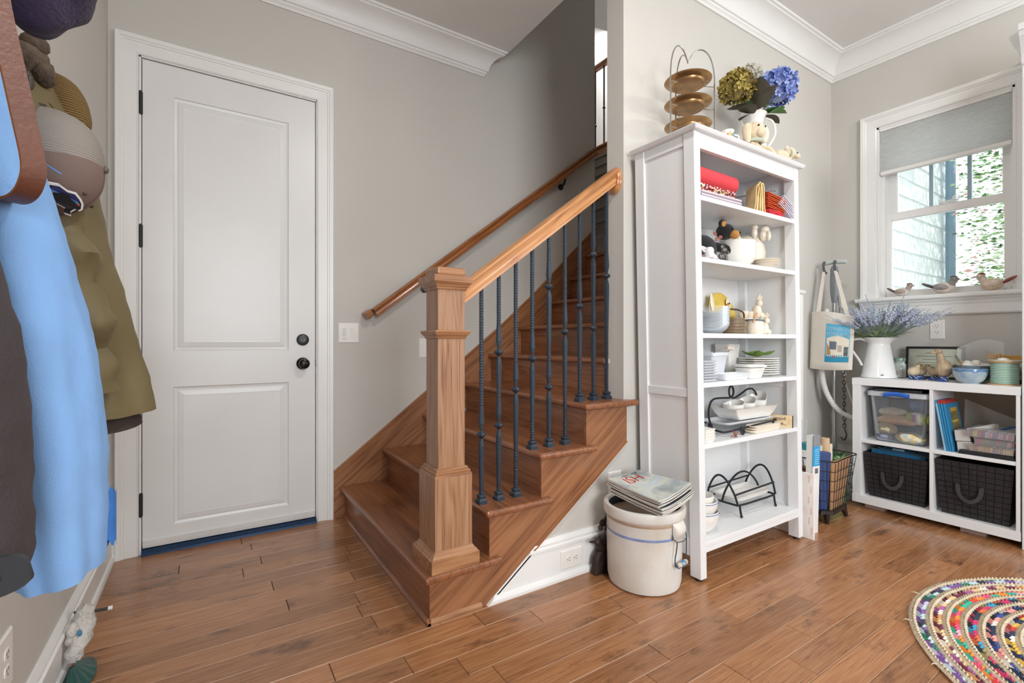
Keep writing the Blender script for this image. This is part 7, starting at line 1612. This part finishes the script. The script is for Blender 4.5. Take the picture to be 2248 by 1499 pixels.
body_o = [(0, .55), (.06, .86), (.24, .98), (.46, .92), (.64, .98), (.80, .86), (.92, .72), (1.0, .50), (.97, .38), (.86, .40), (.82, .20), (.90, .06), (.74, .04), (.66, .26), (.42, .28), (.36, .06), (.18, .04), (.16, .30), (.06, .36)]
patch('patch_border', [(.5 + (x - .5) * 1.14, .5 + (y - .5) * 1.18) for x, y in body_o], '#e8e6e6', .0010)
patch('patch_ground', body_o, '#17171b', .0018)
patch('patch_sky', [(.10, .84), (.24, .94), (.46, .88), (.64, .94), (.80, .82), (.80, .74), (.10, .74)], '#2c2a63', .0026)
patch('patch_band', [(.06, .66), (.12, .74), (.82, .74), (.90, .66)], '#3f8fd0', .0026)
patch('patch_stripe', [(.06, .60), (.06, .66), (.90, .66), (.92, .60)], '#c9583a', .0026)
# purple hat
PUR = plain('purple_felt', '#352945', .97, var=.25, scale=18, bump=.5, bscale=140, sheen=.1)
ph = thing('purple_hat', 'fuzzy dark purple felt hat hanging at the top of the coat rack', 'hat', (-.26, 1.18, 1.60))
def hatw(p):
    q = p - Vector((-.25, 1.18, 1.70)); return p + q.normalized() * (.016 * mnoise.noise(p * 16) + .010 * math.sin(30 * (p.x + p.z * .6)))
part('crown', M().ball((-.246, 1.19, 1.700), .073, .10, .098, 32, 22, Matrix.Rotation(.35, 3, 'Y')).warp(hatw), PUR, ph, smooth=True)
part('brim_fold', M().ball((-.308, 1.15, 1.700), .055, .085, .085, 28, 18, Matrix.Rotation(.25, 3, 'Y')).warp(hatw), PUR, ph, smooth=True)
# blue jacket
BLU = plain('sky_blue_fleece', '#86b4ec', .9, var=.07, scale=5, bump=.2, bscale=200, stretch=(3, 3, 1))
bj = thing('blue_jacket', 'long sky blue jacket hanging between the olive and the dark jackets', 'jacket', (-.21, 1.10, .64))
part('body', garment([(1.60, -.335, 1.10, .030, .05), (1.50, -.325, 1.10, .052, .09), (1.38, -.312, 1.10, .068, .11), (1.25, -.290, 1.10, .080, .12), (1.08, -.262, 1.10, .088, .12), (.92, -.240, 1.10, .082, .115), (.76, -.220, 1.10, .066, .11), (.655, -.208, 1.10, .055, .105)], [(4, .07, 1.6), (7, .05, -1.2), (12, .02, 2)], 64, 60, seed=4.0, wr=.003), BLU, bj, smooth=True)
part('lining', M().grid(lambda u, v: Vector((-.158 + .012 * math.sin(3 * u), 1.15 + .06 * u, .665 + .10 * v - .02 * u + .006 * math.sin(18 * u + 4 * v))), 20, 10).grid(lambda u, v: Vector((-.166 + .012 * math.sin(3 * u), 1.15 + .06 * u, .665 + .10 * v - .02 * u + .006 * math.sin(18 * u + 4 * v))), 20, 10), plain('bright_blue_lining', '#3f7fd0', .35, var=.2, scale=20), bj, smooth=True)
part('pocket_seam', M().tube([(-.215, .983, 1.315), (-.20, .99, 1.305), (-.19, 1.0, 1.30)], .0012, 5), plain('blue_thread', '#5f8fd0', .8), bj)
# dark jacket and strap end
DKJ = plain('dark_brown_softshell', '#3f383b', .7, var=.12, scale=6, bump=.2, bscale=160)
dj = thing('dark_jacket', 'dark brown jacket hanging nearest the camera at the left edge', 'jacket', (-.26, .79, .77))
part('body', garment([(1.60, -.335, .79, .030, .05), (1.48, -.315, .79, .060, .09), (1.34, -.308, .79, .072, .11), (1.15, -.288, .79, .074, .11), (1.00, -.268, .79, .080, .11), (.90, -.258, .79, .080, .105), (.80, -.254, .79, .076, .10), (.772, -.254, .79, .074, .10)], [(4, .05, 2.2), (6, .05, -2.0)], 44, 44, seed=7.0, wr=.004), DKJ, dj, smooth=True)
se = thing('strap_end', 'dark grey plastic strap end with a slot below the dark jacket', 'strap', (-.21, .735, .775))
po = [(x * .062 , y * .021) for x, y in rrect(1, 1, .55, 6)]; pi_ = [(x * .040 - .002, y * .0075) for x, y in rrect(1, 1, .7, 6)]
PT = tr(-.214, .700, .792) @ roty(-.22) @ rotz(-.18)
def bar3(o, d): return [PT @ Vector((x, d, z)) for x, z in o]
part('plate', loft(M(), [bar3(po, -.004), bar3(pi_, -.004), bar3(pi_, .004), bar3(po, .004), bar3(po, -.004)], False, False), plain('dark_grey_nylon', '#33373c', .55), se, smooth=True, angle=40, bevel=.002)
part('webbing', M().box(-.262, -.190, .702, .706, .80, .92), DKJ, se)
# leather strap
LEA = plain('brown_leather', '#6d4130', .45, var=.12, scale=14, bump=.15, bscale=150); LEE = plain('leather_edge', '#b5703f', .6)
ls = thing('leather_strap', 'brown leather bag strap looped down in front of the blue jacket', 'strap', (-.24, .93, 1.245))
SP = Vector((-.66, .75, 0)).normalized(); SO = Vector((-.2055, .930, 0))
LP = [Vector(p) for p in ((-.262, .935, 1.640), (-.250, .935, 1.57), (-.2410, .935, 1.50), (-.2270, .933, 1.42), (-.2150, .931, 1.35), (-.2055, .930, 1.290))] + [SO + SP * s_ + Vector((0, 0, z_)) for s_, z_ in ((.006, 1.262), (.024, 1.246), (.052, 1.243), (.085, 1.256), (.125, 1.292), (.165, 1.345), (.20, 1.42), (.225, 1.52))]
def spl(P, n):
    o = []
    for i in range(n):
        x = i / (n - 1) * (len(P) - 1); k = min(int(x), len(P) - 2); f = x - k; a, b, c, d = P[max(k - 1, 0)], P[k], P[k + 1], P[min(k + 2, len(P) - 1)]
        o.append((b * 2 + (c - a) * f + (a * 2 - b * 5 + c * 4 - d) * f * f + (b * 3 - a - c * 3 + d) * f ** 3) * .5)
    return o
S = spl(LP, 48); m = M(); me_ = M(); wv_ = Vector((.75, .66, .0)).normalized()
for i, p in enumerate(S):
    t = (S[min(i + 1, 47)] - S[max(i - 1, 0)]).normalized(); w = (wv_ - t * wv_.dot(t)).normalized() * .0145; n_ = t.cross(w).normalized() * .0018
    m.v += [tuple(p - w - n_), tuple(p + w - n_), tuple(p + w + n_), tuple(p - w + n_)]
for i in range(47):
    for j in range(4): q = (j + 1) % 4; m.mi = 1 if j in (1, 3) else 0; m.face(i * 4 + j, i * 4 + q, i * 4 + 4 + q, i * 4 + 4 + j)
part('strap', m, [LEA, LEE], ls, smooth=True, angle=50)
# door stop and cast figure by the left baseboard
ds = thing('door_stop', 'spring door stop with a white rubber tip on the left baseboard', 'door stop', (XL + .02, 2.15, .118))
part('spring', M().tube([(XL + .016, 2.15, .118), (XL + .105, 2.15, .113)], .0052, 10), bands('dark_spring', ['#2c2d30', '#4a4b50'], 'X', 160, .4, 0, .4), ds, smooth=True)
part('collar', M().tube([(XL + .016, 2.15, .118), (XL + .024, 2.15, .1175)], .011, 12), BLACK, ds, smooth=True)
part('tip', M().tube([(XL + .105, 2.15, .113), (XL + .117, 2.15, .1122)], .0068, 10), plain('white_rubber', '#e6e5e2', .6), ds, smooth=True)
cf = thing('cast_figure', 'white scaly cast figure with a blue eye on a ruffled green base', 'figurine', (-.338, 2.02, 0))
WSC = plain('white_chipped_paint', '#cfccc6', .6, var=.15, scale=40, bump=.9, bscale=120)
part('body', M().tube([(-.345, 2.06, .176), (-.334, 2.06, .150), (-.334, 2.03, .110), (-.345, 2.0, .075), (-.352, 1.985, .04)], lambda t: .012 + .016 * math.sin(PI * (.12 + .8 * t)), 14).warp(lambda p: p + Vector((.004, .003, 0)) * math.sin(160 * p.z)), WSC, cf, smooth=True)
part('head', M().ball((-.356, 2.015, .125), .016, .024, .026, 16, 12).ball((-.362, 1.995, .105), .010, .012, .012), WSC, cf, smooth=True)
part('eye', M().ball((-.336, 1.995, .122), .006, .006, .010, 10, 8), plain('blue_enamel_eye', '#3f7fa8', .3), cf, smooth=True)
def ruf(u, v):
    a = -1.5 + 2.6 * u; r = .02 + .075 * v
    return Vector((-.350 + r * math.cos(a) * .62, 1.955 + r * math.sin(a) * 1.25, .006 + .045 * (1 - v) + .006 * abs(math.sin(9 * a)) * v))
part('ruffle', M().grid(ruf, 60, 8).grid(lambda u, v: ruf(u, v) - Vector((0, 0, .0055)), 60, 8), plain('dark_green_enamel', '#1f4a45', .25, var=.15), cf, smooth=True)
part('base', M().prism([(x - .342, y + 1.965) for x, y in rrect(.026, .060, .02)], 'z', 0, .012), plain('dark_green_base', '#21443f', .4), cf)
